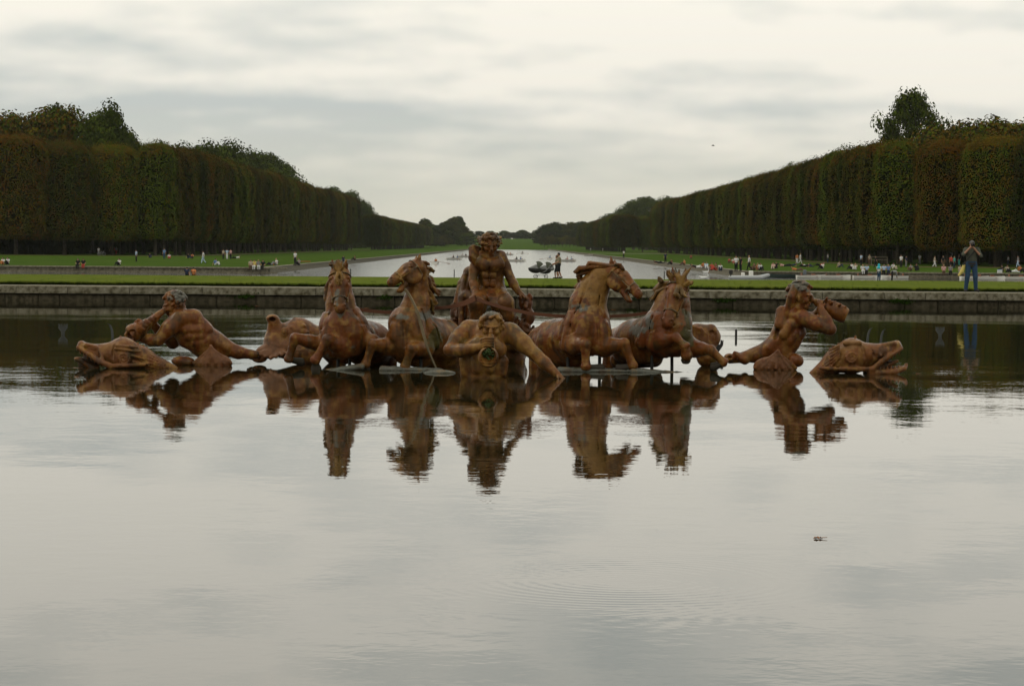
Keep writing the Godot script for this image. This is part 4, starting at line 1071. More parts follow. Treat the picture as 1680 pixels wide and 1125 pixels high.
func bevel_box(sz: Vector3, c: float, rng: RandomNumberGenerator = null) -> ArrayMesh:
	# box with chamfered edges, centred in x and z, standing on y = 0; corners may be knocked about
	var h := sz / 2.0
	var st := SurfaceTool.new()
	st.begin(Mesh.PRIMITIVE_TRIANGLES)
	st.set_smooth_group(-1)
	var P := {}
	for sx in [-1, 1]:
		for sy in [-1, 1]:
			for sz_ in [-1, 1]:
				var cc := c * (rng.randf_range(0.5, 1.8) if rng else 1.0)
				var o := Vector3(sx * h.x, sy * h.y + h.y, sz_ * h.z)
				P[[sx, sy, sz_, 0]] = o - Vector3(0, sy * cc, sz_ * cc)
				P[[sx, sy, sz_, 1]] = o - Vector3(sx * cc, 0, sz_ * cc)
				P[[sx, sy, sz_, 2]] = o - Vector3(sx * cc, sy * cc, 0)
	var poly := func(pts: Array) -> void:
		var m := Vector3.ZERO
		for p in pts: m += p
		m /= pts.size()
		var nrm: Vector3 = (pts[1] - pts[0]).cross(pts[2] - pts[0])
		if nrm.dot(m - Vector3(0, h.y, 0)) > 0: pts.reverse()
		for i in range(1, pts.size() - 1):
			st.add_vertex(pts[0]); st.add_vertex(pts[i]); st.add_vertex(pts[i + 1])
	for s in [-1, 1]:
		poly.call([P[[s, -1, -1, 0]], P[[s, 1, -1, 0]], P[[s, 1, 1, 0]], P[[s, -1, 1, 0]]])
		poly.call([P[[-1, s, -1, 1]], P[[1, s, -1, 1]], P[[1, s, 1, 1]], P[[-1, s, 1, 1]]])
		poly.call([P[[-1, -1, s, 2]], P[[1, -1, s, 2]], P[[1, 1, s, 2]], P[[-1, 1, s, 2]]])
		for s2 in [-1, 1]:
			poly.call([P[[s, s2, -1, 0]], P[[s, s2, 1, 0]], P[[s, s2, 1, 1]], P[[s, s2, -1, 1]]])
			poly.call([P[[s, -1, s2, 0]], P[[s, 1, s2, 0]], P[[s, 1, s2, 2]], P[[s, -1, s2, 2]]])
			poly.call([P[[-1, s, s2, 1]], P[[1, s, s2, 1]], P[[1, s, s2, 2]], P[[-1, s, s2, 2]]])
			for s3 in [-1, 1]:
				poly.call([P[[s, s2, s3, 0]], P[[s, s2, s3, 1]], P[[s, s2, s3, 2]]])
	st.generate_normals()
	return st.commit()

func stone_course(parent: Node3D, called: String, x0: float, x1: float, z: float, y: float, hgt: float, dep: float, lens_: Array, ms: Array, seed_: int, chip := 0.012) -> void:
	# stones of uneven length laid end to end; each its own piece
	var rng := RandomNumberGenerator.new()
	rng.seed = seed_
	var shapes := []
	for l in lens_:
		shapes.append(bevel_box(Vector3(l - 0.012, hgt - 0.008, dep), chip, rng))
	var x := x0
	while x < x1:
		var i := rng.randi() % lens_.size()
		var o := part(called, shapes[i], ms[rng.randi() % ms.size()], parent, Vector3(x + lens_[i] / 2.0, y + rng.randf_range(-0.004, 0.004), z + rng.randf_range(-0.008, 0.008)))
		o.rotation.z = rng.randf_range(-0.002, 0.002)
		x += lens_[i]

func stone_mat(called: String, cols: Array, seed_: int, sc: float) -> StandardMaterial3D:
	var m := mat(called, Color.WHITE, 0.92, 0.3)
	m.albedo_texture = noise_tex(512, 0.012, seed_, cols, 6)
	m.heightmap_enabled = true
	m.heightmap_texture = ImageTexture.create_from_image(noise(0.03, seed_ + 5, 5).get_seamless_image(256, 256))
	m.heightmap_scale = 1.2
	tri(m, sc)
	return m

func water_mesh() -> ArrayMesh:
	# calm water with a slow swell and one set of rings where a fish has risen
	var swell := noise(0.13, 4, 3)
	var chop := noise(0.9, 14, 3)
	var xs := PackedFloat32Array()
	var zs := PackedFloat32Array()
	var x := -60.0
	while x < 60.001:
		xs.append(x)
		x += 0.028 if x > -0.7 and x < 2.1 else (0.25 if absf(x) < 8.0 else 1.0)
	var z := 0.5
	while z > -85.0:
		zs.append(z)
		z -= 0.02 if z < -13.3 and z > -17.4 else (0.12 if z > -30.0 else 0.5)
	zs.append(-85.2)
	var v := PackedVector3Array()
	var nn := PackedVector3Array()
	var uv := PackedVector2Array()
	var tg := PackedFloat32Array()
	var idx := PackedInt32Array()
	var rings := [[Vector2(0.66, -14.9), 0.095, 0.70, 0.006], [Vector2(0.2, -14.3), 0.08, 1.0, 0.002]]
	for j in zs.size():
		for i in xs.size():
			var p := Vector2(xs[i], zs[j])
			var e := 0.3
			var a := swell.get_noise_2dv(p)
			var gx := (swell.get_noise_2d(p.x + e, p.y) - a) / e * 0.004
			var gz := (swell.get_noise_2d(p.x, p.y + e) - a) / e * 0.006
			for r in rings:
				var dv: Vector2 = p - r[0]
				var l := dv.length()
				if l < 2.2 and l > 0.02:
					var amp: float = r[3] * exp(-pow((l - r[2]) / 0.45, 2.0)) * sin(l / r[1] * TAU) * (0.75 + 0.5 * chop.get_noise_2d(p.x * 0.8, p.y * 0.8))
					gx += amp * dv.x / l * 3.0
					gz += amp * dv.y / l * 3.0
			v.append(Vector3(p.x, 0, p.y))
			nn.append(Vector3(-gx, 1, -gz).normalized())
			uv.append(p / 7.0)
			tg.append(1.0); tg.append(0.0); tg.append(0.0); tg.append(1.0)
	var w := xs.size()
	for j in zs.size() - 1:
		for i in w - 1:
			var a := j * w + i
			idx.append(a); idx.append(a + w); idx.append(a + 1)
			idx.append(a + 1); idx.append(a + w); idx.append(a + w + 1)
	var arr := []
	arr.resize(Mesh.ARRAY_MAX)
	arr[Mesh.ARRAY_VERTEX] = v
	arr[Mesh.ARRAY_NORMAL] = nn
	arr[Mesh.ARRAY_TEX_UV] = uv
	arr[Mesh.ARRAY_TANGENT] = tg
	arr[Mesh.ARRAY_INDEX] = idx
	var m := ArrayMesh.new()
	m.add_surface_from_arrays(Mesh.PRIMITIVE_TRIANGLES, arr)
	return m

func flat_sheet(x0: float, x1: float, z0: float, z1: float, per: float) -> ArrayMesh:
	var st := SurfaceTool.new()
	st.begin(Mesh.PRIMITIVE_TRIANGLES)
	for p in [[x0, z0], [x0, z1], [x1, z1], [x0, z0], [x1, z1], [x1, z0]]:
		st.set_normal(Vector3.UP)
		st.set_uv(Vector2(p[0], p[1]) / per)
		st.set_tangent(Plane(1, 0, 0, 1))
		st.add_vertex(Vector3(p[0], 0, p[1]))
	var m := st.commit()
	var a := m.surface_get_arrays(0)
	# winding: face up
	var v: PackedVector3Array = a[Mesh.ARRAY_VERTEX]
	if (v[1] - v[0]).cross(v[2] - v[0]).y > 0:
		a[Mesh.ARRAY_INDEX] = PackedInt32Array([0, 2, 1, 3, 5, 4])
		var r := ArrayMesh.new()
		r.add_surface_from_arrays(Mesh.PRIMITIVE_TRIANGLES, a)
		return r
	return m

func water_mat(called: String, body: Color, seed_: int, strength: float, rough: float, freq: float) -> StandardMaterial3D:
	var m := mat(called, body, rough, 0.4)
	var nz := noise(freq, seed_, 5)
	nz.fractal_gain = 0.6
	var im := nz.get_seamless_image(384, 384)
	im.convert(Image.FORMAT_RF)
	im.resize(1024, 1024, Image.INTERPOLATE_CUBIC)
	im.bump_map_to_normal_map(22.0)
	m.normal_enabled = true
	m.normal_texture = ImageTexture.create_from_image(im)
	m.normal_scale = strength
	return m

# ------------------------------------------------------------------ foliage
func leaf_quad(v: PackedVector3Array, nn: PackedVector3Array, cc: PackedColorArray, p: Vector3, nrm: Vector3, size: float, col: Color, rng: RandomNumberGenerator) -> void:
	var t := nrm.cross(Vector3(rng.randf_range(-1, 1), rng.randf_range(-1, 1), rng.randf_range(-1, 1))).normalized()
	var b := nrm.cross(t)
	var a0 := p - t * size * 0.5
	var a1 := p + b * size * rng.randf_range(0.25, 0.45) + nrm * size * 0.1
	var a2 := p + t * size * rng.randf_range(0.45, 0.6)
	var a3 := p - b * size * rng.randf_range(0.25, 0.45) + nrm * size * 0.1
	for w in [a0, a1, a2, a0, a2, a3]:
		v.append(w)
		cc.append(col)
	var n1 := (a2 - a0).cross(a1 - a0).normalized()
	var n2 := (a3 - a0).cross(a2 - a0).normalized()
	for i in 3: nn.append(n1)
	for i in 3: nn.append(n2)

func leaf_mesh(v: PackedVector3Array, nn: PackedVector3Array, cc: PackedColorArray) -> ArrayMesh:
	var arr := []
	arr.resize(Mesh.ARRAY_MAX)
	arr[Mesh.ARRAY_VERTEX] = v
	arr[Mesh.ARRAY_NORMAL] = nn
	arr[Mesh.ARRAY_COLOR] = cc
	var m := ArrayMesh.new()
	m.add_surface_from_arrays(Mesh.PRIMITIVE_TRIANGLES, arr)
	return m

var GREEN := [Color(0.064, 0.080, 0.008), Color(0.050, 0.068, 0.008), Color(0.080, 0.094, 0.009), Color(0.042, 0.055, 0.007)]
var RUSSET := [Color(0.105, 0.056, 0.008), Color(0.130, 0.066, 0.009), Color(0.082, 0.048, 0.008), Color(0.095, 0.072, 0.009)]
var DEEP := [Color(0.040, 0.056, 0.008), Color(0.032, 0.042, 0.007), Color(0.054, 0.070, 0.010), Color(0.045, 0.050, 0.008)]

func clipped_crown(seed_: int, ax: float, az: float, y0: float, y1: float, count: int, leaf: float, russet: float, square := 2.5) -> ArrayMesh:
	# a column clipped flat: leaves through its outer half metre, over a denser core; some sprays are autumn brown, most of them at the unclipped top
	var rng := RandomNumberGenerator.new()
	rng.seed = seed_
	var nz := noise(0.22, seed_, 3)
	var v := PackedVector3Array()
	var nn := PackedVector3Array()
	var cc := PackedColorArray()
	var tall := y1 - y0
	var shape := func(th: float, t: float) -> Vector2:
		# half widths there, with the rounded shoulder and hem
		var c := absf(cos(th))
		var s := absf(sin(th))
		var r := pow(pow(c / ax, square) + pow(s / az, square), -1.0 / square)
		var hgt := t * tall
		var k := 1.0
		if hgt > tall - 3.6: k = sqrt(maxf(0.0, 1.0 - pow((hgt - tall + 3.6) / 3.6, 2.0) * 0.93))
		if hgt < 2.0: k *= 0.72 + 0.28 * sqrt(hgt / 2.0)
		r *= k
		r += (nz.get_noise_3d(cos(th) * 6.0, hgt * 0.45, sin(th) * 6.0) * 1.1 + nz.get_noise_3d(cos(th) * 19.0, hgt * 1.7, sin(th) * 19.0) * 0.4) * minf(1.0, k + 0.3)
		return Vector2(r, hgt)
	for i in count:
		var th := rng.randf() * TAU
		var t := rng.randf()
		if rng.randf() < 0.16: t = 1.0 - rng.randf() * 0.08
		var q: Vector2 = shape.call(th, t)
		var depth := rng.randf()
		var r := q.x - depth * depth * 0.75 + (rng.randf() * 0.5 if rng.randf() < 0.16 else 0.0)
		var p := Vector3(cos(th) * r, y0 + q.y, sin(th) * r)
		p.y += rng.randf_range(-0.3, 0.3)
		if t > 0.94 and rng.randf() < 0.25: p.y += rng.randf() * rng.randf() * 1.3
		var o := Vector3(cos(th), 0.25 + (1.2 if t > 0.93 else 0.0), sin(th)).normalized()
		var nrm := (o + Vector3(rng.randf_range(-1, 1), rng.randf_range(-0.6, 1), rng.randf_range(-1, 1)) * 0.55).normalized()
		var brown := nz.get_noise_3d(p.x * 2.0 + 50, p.y * 1.1, p.z * 2.0) * 0.9 + russet
		if q.y > tall - 2.6: brown += 0.32
		var set_: Array = RUSSET if rng.randf() < brown else GREEN
		var col: Color = set_[rng.randi() % 4]
		leaf_quad(v, nn, cc, p, nrm, leaf * rng.randf_range(0.7, 1.35), col * rng.randf_range(0.88, 1.12), rng)
	# core of inner twigs and leaves
	var rings := 9
	var segs := 14
	for j in rings:
		for i in segs:
			var g := []
			for e in [[i, j], [i, j + 1], [i + 1, j + 1], [i + 1, j]]:
				var th: float = e[0] / float(segs) * TAU
				var q: Vector2 = shape.call(th, e[1] / float(rings))
				var r := maxf(q.x - 0.5, 0.1)
				g.append(Vector3(cos(th) * r, y0 + lerpf(0.5, tall - 0.7, e[1] / float(rings)), sin(th) * r))
			var n1: Vector3 = (g[2] - g[0]).cross(g[1] - g[0]).normalized()
			if n1.dot(g[0] * Vector3(1, 0, 1)) < 0: n1 = -n1
			for w in [g[0], g[1], g[2], g[0], g[2], g[3]]:
				v.append(w); nn.append(n1); cc.append(GREEN[3])
	for e in [0, rings]:
		for i in segs:
			var ring := []
			for a in [i, i + 1]:
				var th: float = a / float(segs) * TAU
				var q: Vector2 = shape.call(th, e / float(rings))
				var r := maxf(q.x - 0.5, 0.1)
				ring.append(Vector3(cos(th) * r, y0 + (0.5 if e == 0 else tall - 0.7), sin(th) * r))
			for w in [Vector3(0, ring[0].y, 0), ring[0], ring[1]]:
				v.append(w); nn.append(Vector3.DOWN if e == 0 else Vector3.UP); cc.append(GREEN[3])
	return leaf_mesh(v, nn, cc)

func tube_into(st: SurfaceTool, pts: Array, rad: Array, sides: int) -> void:
	var prev := []
	for i in pts.size():
		var d: Vector3 = (pts[mini(i + 1, pts.size() - 1)] - pts[maxi(i - 1, 0)]).normalized()
		var x := d.cross(Vector3(0.13, 0.31, 0.94)).normalized()
		var y := d.cross(x)
		var ring := []
		for k in sides:
			var a := k * TAU / sides
			ring.append([pts[i] + (x * cos(a) + y * sin(a)) * rad[i], x * cos(a) + y * sin(a)])
		if i > 0:
			for k in sides:
				var n: int = (k + 1) % sides
				for e in [prev[k], ring[k], ring[n], prev[k], ring[n], prev[n]]:
					st.set_normal(e[1])
					st.add_vertex(e[0])
		prev = ring

func trunk_mesh(seed_: int, hgt: float, r: float) -> ArrayMesh:
	var rng := RandomNumberGenerator.new()
	rng.seed = seed_
	var st := SurfaceTool.new()
	st.begin(Mesh.PRIMITIVE_TRIANGLES)
	var lean := Vector3(rng.randf_range(-0.15, 0.15), 0, rng.randf_range(-0.15, 0.15))
	tube_into(st, [Vector3(0, -0.2, 0), Vector3(0, 0.35, 0), lean * 0.5 + Vector3(0, hgt * 0.5, 0), lean + Vector3(0, hgt, 0)], [r * 1.5, r * 1.08, r * 0.92, r * 0.7], 8)
	for i in 3:
		var a := rng.randf() * TAU
		var p := lean + Vector3(0, hgt * rng.randf_range(0.7, 0.95), 0)
		tube_into(st, [p, p + Vector3(cos(a), 1.5, sin(a)) * hgt * 0.16, p + Vector3(cos(a) * 1.8, 3.2, sin(a) * 1.8) * hgt * 0.16], [r * 0.5, r * 0.35, r * 0.15], 5)
	return st.commit()

func free_tree(seed_: int, hgt: float, wid: float, base: float, clumps: int, leaves: int, leaf: float, airy: float, cols: Array) -> Array:
	# [crown, trunk with limbs]: leaf sprays in clumps at the ends of limbs
	var rng := RandomNumberGenerator.new()
	rng.seed = seed_
	var st := SurfaceTool.new()
	st.begin(Mesh.PRIMITIVE_TRIANGLES)
	tube_into(st, [Vector3(0, -0.3, 0), Vector3(0, 0.6, 0), Vector3(rng.randf_range(-0.4, 0.4), hgt * 0.4, rng.randf_range(-0.4, 0.4)), Vector3(0, hgt * 0.85, 0)], [hgt * 0.034, hgt * 0.024, hgt * 0.018, hgt * 0.005], 7)
	var v := PackedVector3Array()
	var nn := PackedVector3Array()
	var cc := PackedColorArray()
	var per := leaves / clumps
	for c in clumps:
		var u := (c + 0.5) / clumps
		var a := c * 2.399 + rng.randf_range(-0.5, 0.5)
		var y := lerpf(base, 0.97, pow(u, 0.8)) * hgt
		var rel := (y / hgt - base) / (1.0 - base)
		var env := sin(clampf(rel * 0.86 + 0.14, 0.0, 1.0) * PI) * 0.55 + 0.45 * (1.0 - rel * rel)
		var ro := wid * 0.5 * env * sqrt(rng.randf_range(0.12, 1.0)) * rng.randf_range(0.8, 1.18)
		var p := Vector3(cos(a) * ro, y, sin(a) * ro)
		var cr := wid * rng.randf_range(0.13, 0.22) * (1.0 - airy * 0.45)
		var s := Vector3(0, maxf(y - ro * 0.9 - 0.5, hgt * 0.22), 0)
		tube_into(st, [s, s.lerp(p, 0.5) + Vector3(0, hgt * 0.015, 0), p], [hgt * 0.009, hgt * 0.006, hgt * 0.002], 4)
		var flat := rng.randf_range(0.55, 0.85)
		var tint := rng.randf_range(0.75, 1.25)
		for i in per:
			var d := Vector3(rng.randfn(), rng.randfn(), rng.randfn()).normalized()
			var q := d * cr * pow(rng.randf(), 0.45 if airy < 0.5 else 0.6)
			q.y *= flat
			var nrm := (d + Vector3(rng.randf_range(-1, 1), rng.randf_range(-0.4, 1.2), rng.randf_range(-1, 1)) * 0.7).normalized()
			leaf_quad(v, nn, cc, p + q, nrm, leaf * rng.randf_range(0.65, 1.4), cols[rng.randi() % cols.size()] * tint * rng.randf_range(0.8, 1.25), rng)
	return [leaf_mesh(v, nn, cc), st.commit()]

func plant(called: String, meshes: Array, where: Vector3, turn: float, sc: Vector3, label: String, group: String) -> Node3D:
	var t := thing(called, label, "tree", where, turn, group)
	t.scale = sc
	part("crown", meshes[0], mats.leaf_wood if called == "woodland_tree" else [mats.leaf, mats.leaf_pale, mats.leaf_dim, mats.leaf_gold][(names.size() * 7 + int(absf(where.z) * 13.0)) % 4], t)
	part("trunk", meshes[1], mats.bark, t)
	return t

func avenues() -> void:
	var rng := RandomNumberGenerator.new()
	rng.seed = 404
	var green := []
	var brown := []
	for i in 4:
		green.append([clipped_crown(100 + i, 4.5, 4.5, 3.0 + (i % 3) * 0.5, 24.0, 17000, 0.3, [0.0, 0.1, 0.2, 0.05][i]), trunk_mesh(50 + i, 6.0, 0.33)])
		brown.append([clipped_crown(200 + i, 4.5, 4.5, 3.0 + (i % 3) * 0.5, 24.0, 17000, 0.3, [0.3, 0.45, 0.6, 0.35][i]), trunk_mesh(60 + i, 6.0, 0.33)])
	var broad := []
	for i in 3:
		broad.append([clipped_crown(230 + i, 7.4, 7.4, 3.2, 24.0, 34000, 0.29, [0.42, 0.5, 0.36][i], 2.8), trunk_mesh(70 + i, 6.5, 0.42)])
	var boat_row := "trees of the clipped avenue on the moored-boat bank"
	var far_row := "trees of the clipped avenue on the bank without boats"
	var boat_label := "clipped column tree in the tall avenue wall on the moored-boat bank"
	var far_label := "clipped column tree in the tall avenue wall on the bank without boats"
	# rows along the canal: x of the trees' line, from, to, step, height
	var d := 556.0
	while d < 1215.0:
		var k: Array = brown if rng.randf() < 0.4 else green
		plant("clipped_tree", k[rng.randi() % 4], Vector3(-77.0 + rng.randf_range(-1.1, 1.1), LAWN_Y, -d), rng.randi() % 4 * PI / 2, Vector3(rng.randf_range(0.95, 1.1), rng.randf_range(0.985, 1.03), 1.0), far_label, far_row)
		d += 8.2 if d < 800 else 10.5
	d = 436.0
	while d < 1155.0:
		var k: Array = green if rng.randf() < 0.72 else brown
		plant("clipped_tree", k[rng.randi() % 4], Vector3(65.5 + rng.randf_range(-1.1, 1.1), LAWN_Y, -d), rng.randi() % 4 * PI / 2, Vector3(rng.randf_range(0.95, 1.1), rng.randf_range(0.86, 0.9), 1.0), boat_label, boat_row)
		d += 8.2 if d < 700 else 10.5
	# farther, lower blocks
	d = 1265.0
	while d < 2010.0:
		plant("clipped_tree", (brown if rng.randf() < 0.5 else green)[rng.randi() % 4], Vector3(-70.0 + rng.randf_range(-0.4, 0.4), LAWN_Y, -d), rng.randi() % 4 * PI / 2, Vector3(1.15, rng.randf_range(0.69, 0.72), 1.6), "clipped tree in the lower distant block on the bank without boats", "trees of the distant clipped block on the bank without boats")
		d += 15.0
	d = 1205.0
	while d < 1840.0:
		plant("clipped_tree", (green if rng.randf() < 0.8 else brown)[rng.randi() % 4], Vector3(52.5 + rng.randf_range(-0.4, 0.4), LAWN_Y, -d), rng.randi() % 4 * PI / 2, Vector3(1.15, rng.randf_range(0.72, 0.745), 1.6), "clipped tree in the lower distant block on the moored-boat bank", "trees of the distant clipped block on the moored-boat bank")
		d += 15.0
	for x in [61.5, 69.0, 76.5]:
		plant("clipped_tree", green[rng.randi() % 4], Vector3(x, LAWN_Y, -1212.0), 0.0, Vector3(0.95, 0.7, 1.0), "dark clipped tree closing the end of the distant block on the moored-boat bank", "trees at the end of the distant block")
	# row ends that face the basin
	for e in [[-87.0, 556.0, 0.985, 0.9], [-96.5, 551.0, 1.0, 0.95], [-106.0, 546.0, 1.05, 1.0], [-116.5, 548.0, 1.035, 1.0], [-127.0, 546.0, 1.05, 1.0], [-138.0, 548.0, 1.04, 1.0]]:
		plant("clipped_tree", broad[rng.randi() % 3], Vector3(e[0], LAWN_Y, -e[1]), rng.randi() % 4 * PI / 2, Vector3(e[3], e[2], e[3]), "broad brown clipped tree at the near end of an avenue row, bank without boats", "end trees on the bank without boats")
	for e in [[69.0, 406.0, 0.825, 0.72], [75.5, 400.0, 0.84, 0.78], [82.5, 397.0, 0.825, 0.78], [89.5, 399.0, 0.84, 0.8], [97.0, 397.0, 0.83, 0.8]]:
		plant("clipped_tree", broad[rng.randi() % 3], Vector3(e[0], LAWN_Y, -e[1]), rng.randi() % 4 * PI / 2, Vector3(e[3], e[2], e[3]), "broad clipped tree at the near end of an avenue row, moored-boat bank", "end trees on the moored-boat bank")
	# second rows under which it is dark
	d = 575.0
	while d < 1200.0:
		plant("clipped_tree", brown[rng.randi() % 4], Vector3(-91.0 + rng.randf_range(-0.8, 0.8), LAWN_Y, -d), 0.0, Vector3(1.3, 0.96, 1.9), "clipped tree in the second row behind the avenue wall, bank without boats", "second-row trees on the bank without boats")
		d += 20.0
	d = 420.0
	while d < 1150.0:
		plant("clipped_tree", brown[rng.randi() % 4], Vector3(80.0 + rng.randf_range(-0.8, 0.8), LAWN_Y, -d), 0.0, Vector3(1.3, 0.8, 1.9), "clipped tree in the second row behind the avenue wall, moored-boat bank", "second-row trees on the moored-boat bank")
		d += 20.0
	# undergrowth of the woods behind
	for w in [[-1.0, 100.0, 560.0, 2000.0], [1.0, 92.0, 425.0, 1900.0]]:
		var v := PackedVector3Array()
		var nn := PackedVector3Array()
		var cc := PackedColorArray()
		for i in 9000:
			var u := rng.randf()
			var dd := lerpf(w[2], w[3], u * u)
			var p := Vector3(w[0] * (w[1] + rng.randf() * 12.0), LAWN_Y + rng.randf() * 9.0, -dd)
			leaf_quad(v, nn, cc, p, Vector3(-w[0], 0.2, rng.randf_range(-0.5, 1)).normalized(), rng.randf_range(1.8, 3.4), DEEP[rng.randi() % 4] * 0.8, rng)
		for i in 3000:
			var p := Vector3(w[0] * (w[1] + rng.randf() * 90.0), LAWN_Y + rng.randf() * 9.0, -(w[2] + rng.randf() * 14.0))
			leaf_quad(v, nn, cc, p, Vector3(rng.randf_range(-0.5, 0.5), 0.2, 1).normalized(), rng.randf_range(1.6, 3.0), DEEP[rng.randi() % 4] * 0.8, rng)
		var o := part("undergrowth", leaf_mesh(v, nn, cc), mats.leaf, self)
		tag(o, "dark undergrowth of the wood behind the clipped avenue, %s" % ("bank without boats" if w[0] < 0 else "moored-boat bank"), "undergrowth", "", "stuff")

func woods() -> void:
	var rng := RandomNumberGenerator.new()
	rng.seed = 99
	var kinds := []
	for i in 4:
		kinds.append(free_tree(300 + i, 20.0, 15.0, 0.28, 34, 10000, 0.52, 0.1, DEEP))
	var russets := []
	for i in 3:
		russets.append(free_tree(320 + i, 20.0, 16.0, 0.3, 34, 10000, 0.52, 0.1, [RUSSET[0], RUSSET[2], GREEN[0], DEEP[0], RUSSET[3]]))
	var small := []
	for i in 3:
		small.append(free_tree(340 + i, 20.0, 17.0, 0.02, 20, 2600, 1.4, 0.1, DEEP))
	# x, y of the top as surveyed, distance, width (metres), set, label
	var near_wood := "wood behind the avenue"
	var list := [
		[20, 178, 600, 20, 1], [66, 176, 605, 22, 1], [108, 170, 600, 20, 1], [-20, 184, 600, 20, 1], [150, 182, 596, 18, 0], [178, 166, 590, 15, 0], [202, 205, 620, 16, 0], [215, 222, 640, 14, 1], [88, 164, 640, 16, 0],
		[262, 228, 660, 18, 0], [300, 234, 680, 20, 0], [335, 230, 700, 20, 0], [372, 229, 720, 22, 0], [410, 242, 740, 22, 0], [440, 246, 750, 20, 0], [463, 262, 780, 18, 0],
		[520, 308, 1100, 16, 0], [548, 303, 1120, 18, 0], [575, 311, 1150, 20, 0], [597, 328, 1200, 16, 0],
		[1497, 136, 470, 15, 9], [1530, 198, 500, 16, 1], [1572, 198, 480, 17, 1], [1600, 196, 470, 18, 1], [1632, 188, 460, 18, 1], [1668, 194, 456, 18, 1], [1700, 192, 456, 18, 1], [1470, 222, 520, 14, 1],
		[1395, 238, 560, 12, 0], [1412, 236, 540, 12, 0], [1327, 252, 640, 5, 8], [1300, 264, 700, 10, 0], [1250, 285, 800, 12, 0], [1140, 322, 1100, 14, 0],
		[1094, 320, 1150, 22, 0], [1062, 320, 1200, 24, 0], [1040, 326, 1250, 24, 0], [1024, 338, 1300, 20, 0], [1005, 348, 1500, 24, 0],
	]
	for e in list:
		var kind: Array
		var what := ""
		match e[4]:
			0:
				kind = kinds[rng.randi() % 4]
				what = "dark green free-growing tree rising"
			1:
				kind = russets[rng.randi() % 3]
				what = "brown-tinged free-growing tree rising"
			8:
				kind = free_tree(388, 20.0, 14.0, 0.6, 8, 500, 0.6, 0.9, DEEP)
				what = "single thin leafy treetop poking up"
			9:
				kind = free_tree(399, 20.0, 15.5, 0.6, 64, 9000, 0.42, 0.72, DEEP)
				what = "tall airy tree with sky showing through its crown"
		# they stand behind the clipped rows
		var dist: float = maxf(e[2], (102.0 if e[0] < 840 else 90.0) * FOCAL / absf(e[0] - 840.0))
		if e[0] < 230: dist = e[2] + 15.0
		var top := at(e[0], e[1], dist)
		var hgt := top.y - LAWN_Y
		var w: float = e[3] * dist / e[2]
		var side := "bank without boats" if e[0] < 840 else "moored-boat bank"
		var bh: float = 20.0
		plant("woodland_tree", kind, Vector3(top.x, LAWN_Y, top.z), rng.randf() * TAU, Vector3(w / 15.0, hgt / bh * 0.95, w / 15.0), "%s above the clipped avenue, %s" % [what, side], near_wood + ", " + side + (", tall" if e[4] > 5 else ", dark" if e[4] == 0 else ", brown"))
	# far end of the canal
	var far_list := []
	for i in 16:
		far_list.append([690 + i * 5 + rng.randf_range(-3, 3), [362, 352, 356, 360, 366, 362, 368, 362, 358, 356, 354, 350, 348, 352, 364, 376][i], 2150 + rng.randf_range(-60, 120), 18])
	for i in 17:
		far_list.append([772 + i * 7 + rng.randf_range(-2, 2), 380 + rng.randf_range(-4, 5), 2750 + rng.randf_range(-50, 80), 17])
	for i in 15:
		far_list.append([888 + i * 5 + rng.randf_range(-2, 2), [372, 366, 362, 360, 362, 358, 362, 360, 366, 362, 358, 362, 358, 360, 356][i], 2250 + rng.randf_range(-60, 120), 20])
	for e in far_list:
		var top := at(e[0], e[1] + (8.0 if e[2] < 2600.0 else 1.0), e[2])
		var gy := far_ground(e[2])
		plant("distant_tree", small[rng.randi() % 3], Vector3(top.x, gy, top.z), rng.randf() * TAU, Vector3(e[3] / 15.0, maxf(top.y - gy, 5.0) / 20.0, e[3] / 15.0), "hazy tree in the distant belt round the canal's far end", "distant trees round the canal's far end")
	# low yellowing bushes along the far lawn
	for i in 18:
		var x := 700.0 + i * 5.0 if i < 8 else 893.0 + (i - 8) * 6.0
		var dd := 2080.0 + rng.randf_range(-40, 40)
		var p := at(x, 398, dd)
		plant("bush", russets[rng.randi() % 3], Vector3(p.x, far_ground(dd), p.z), rng.randf() * TAU, Vector3(0.55, rng.randf_range(0.35, 0.5), 0.55), "low yellowing bush on the edge of the far lawn", "bushes along the far lawn")

func far_ground(d: float) -> float:
	if d < 1990.0: return LAWN_Y
	if d < 2700.0: return lerpf(LAWN_Y, 8.6, pow((d - 1990.0) / 710.0, 0.9))
	return 8.6

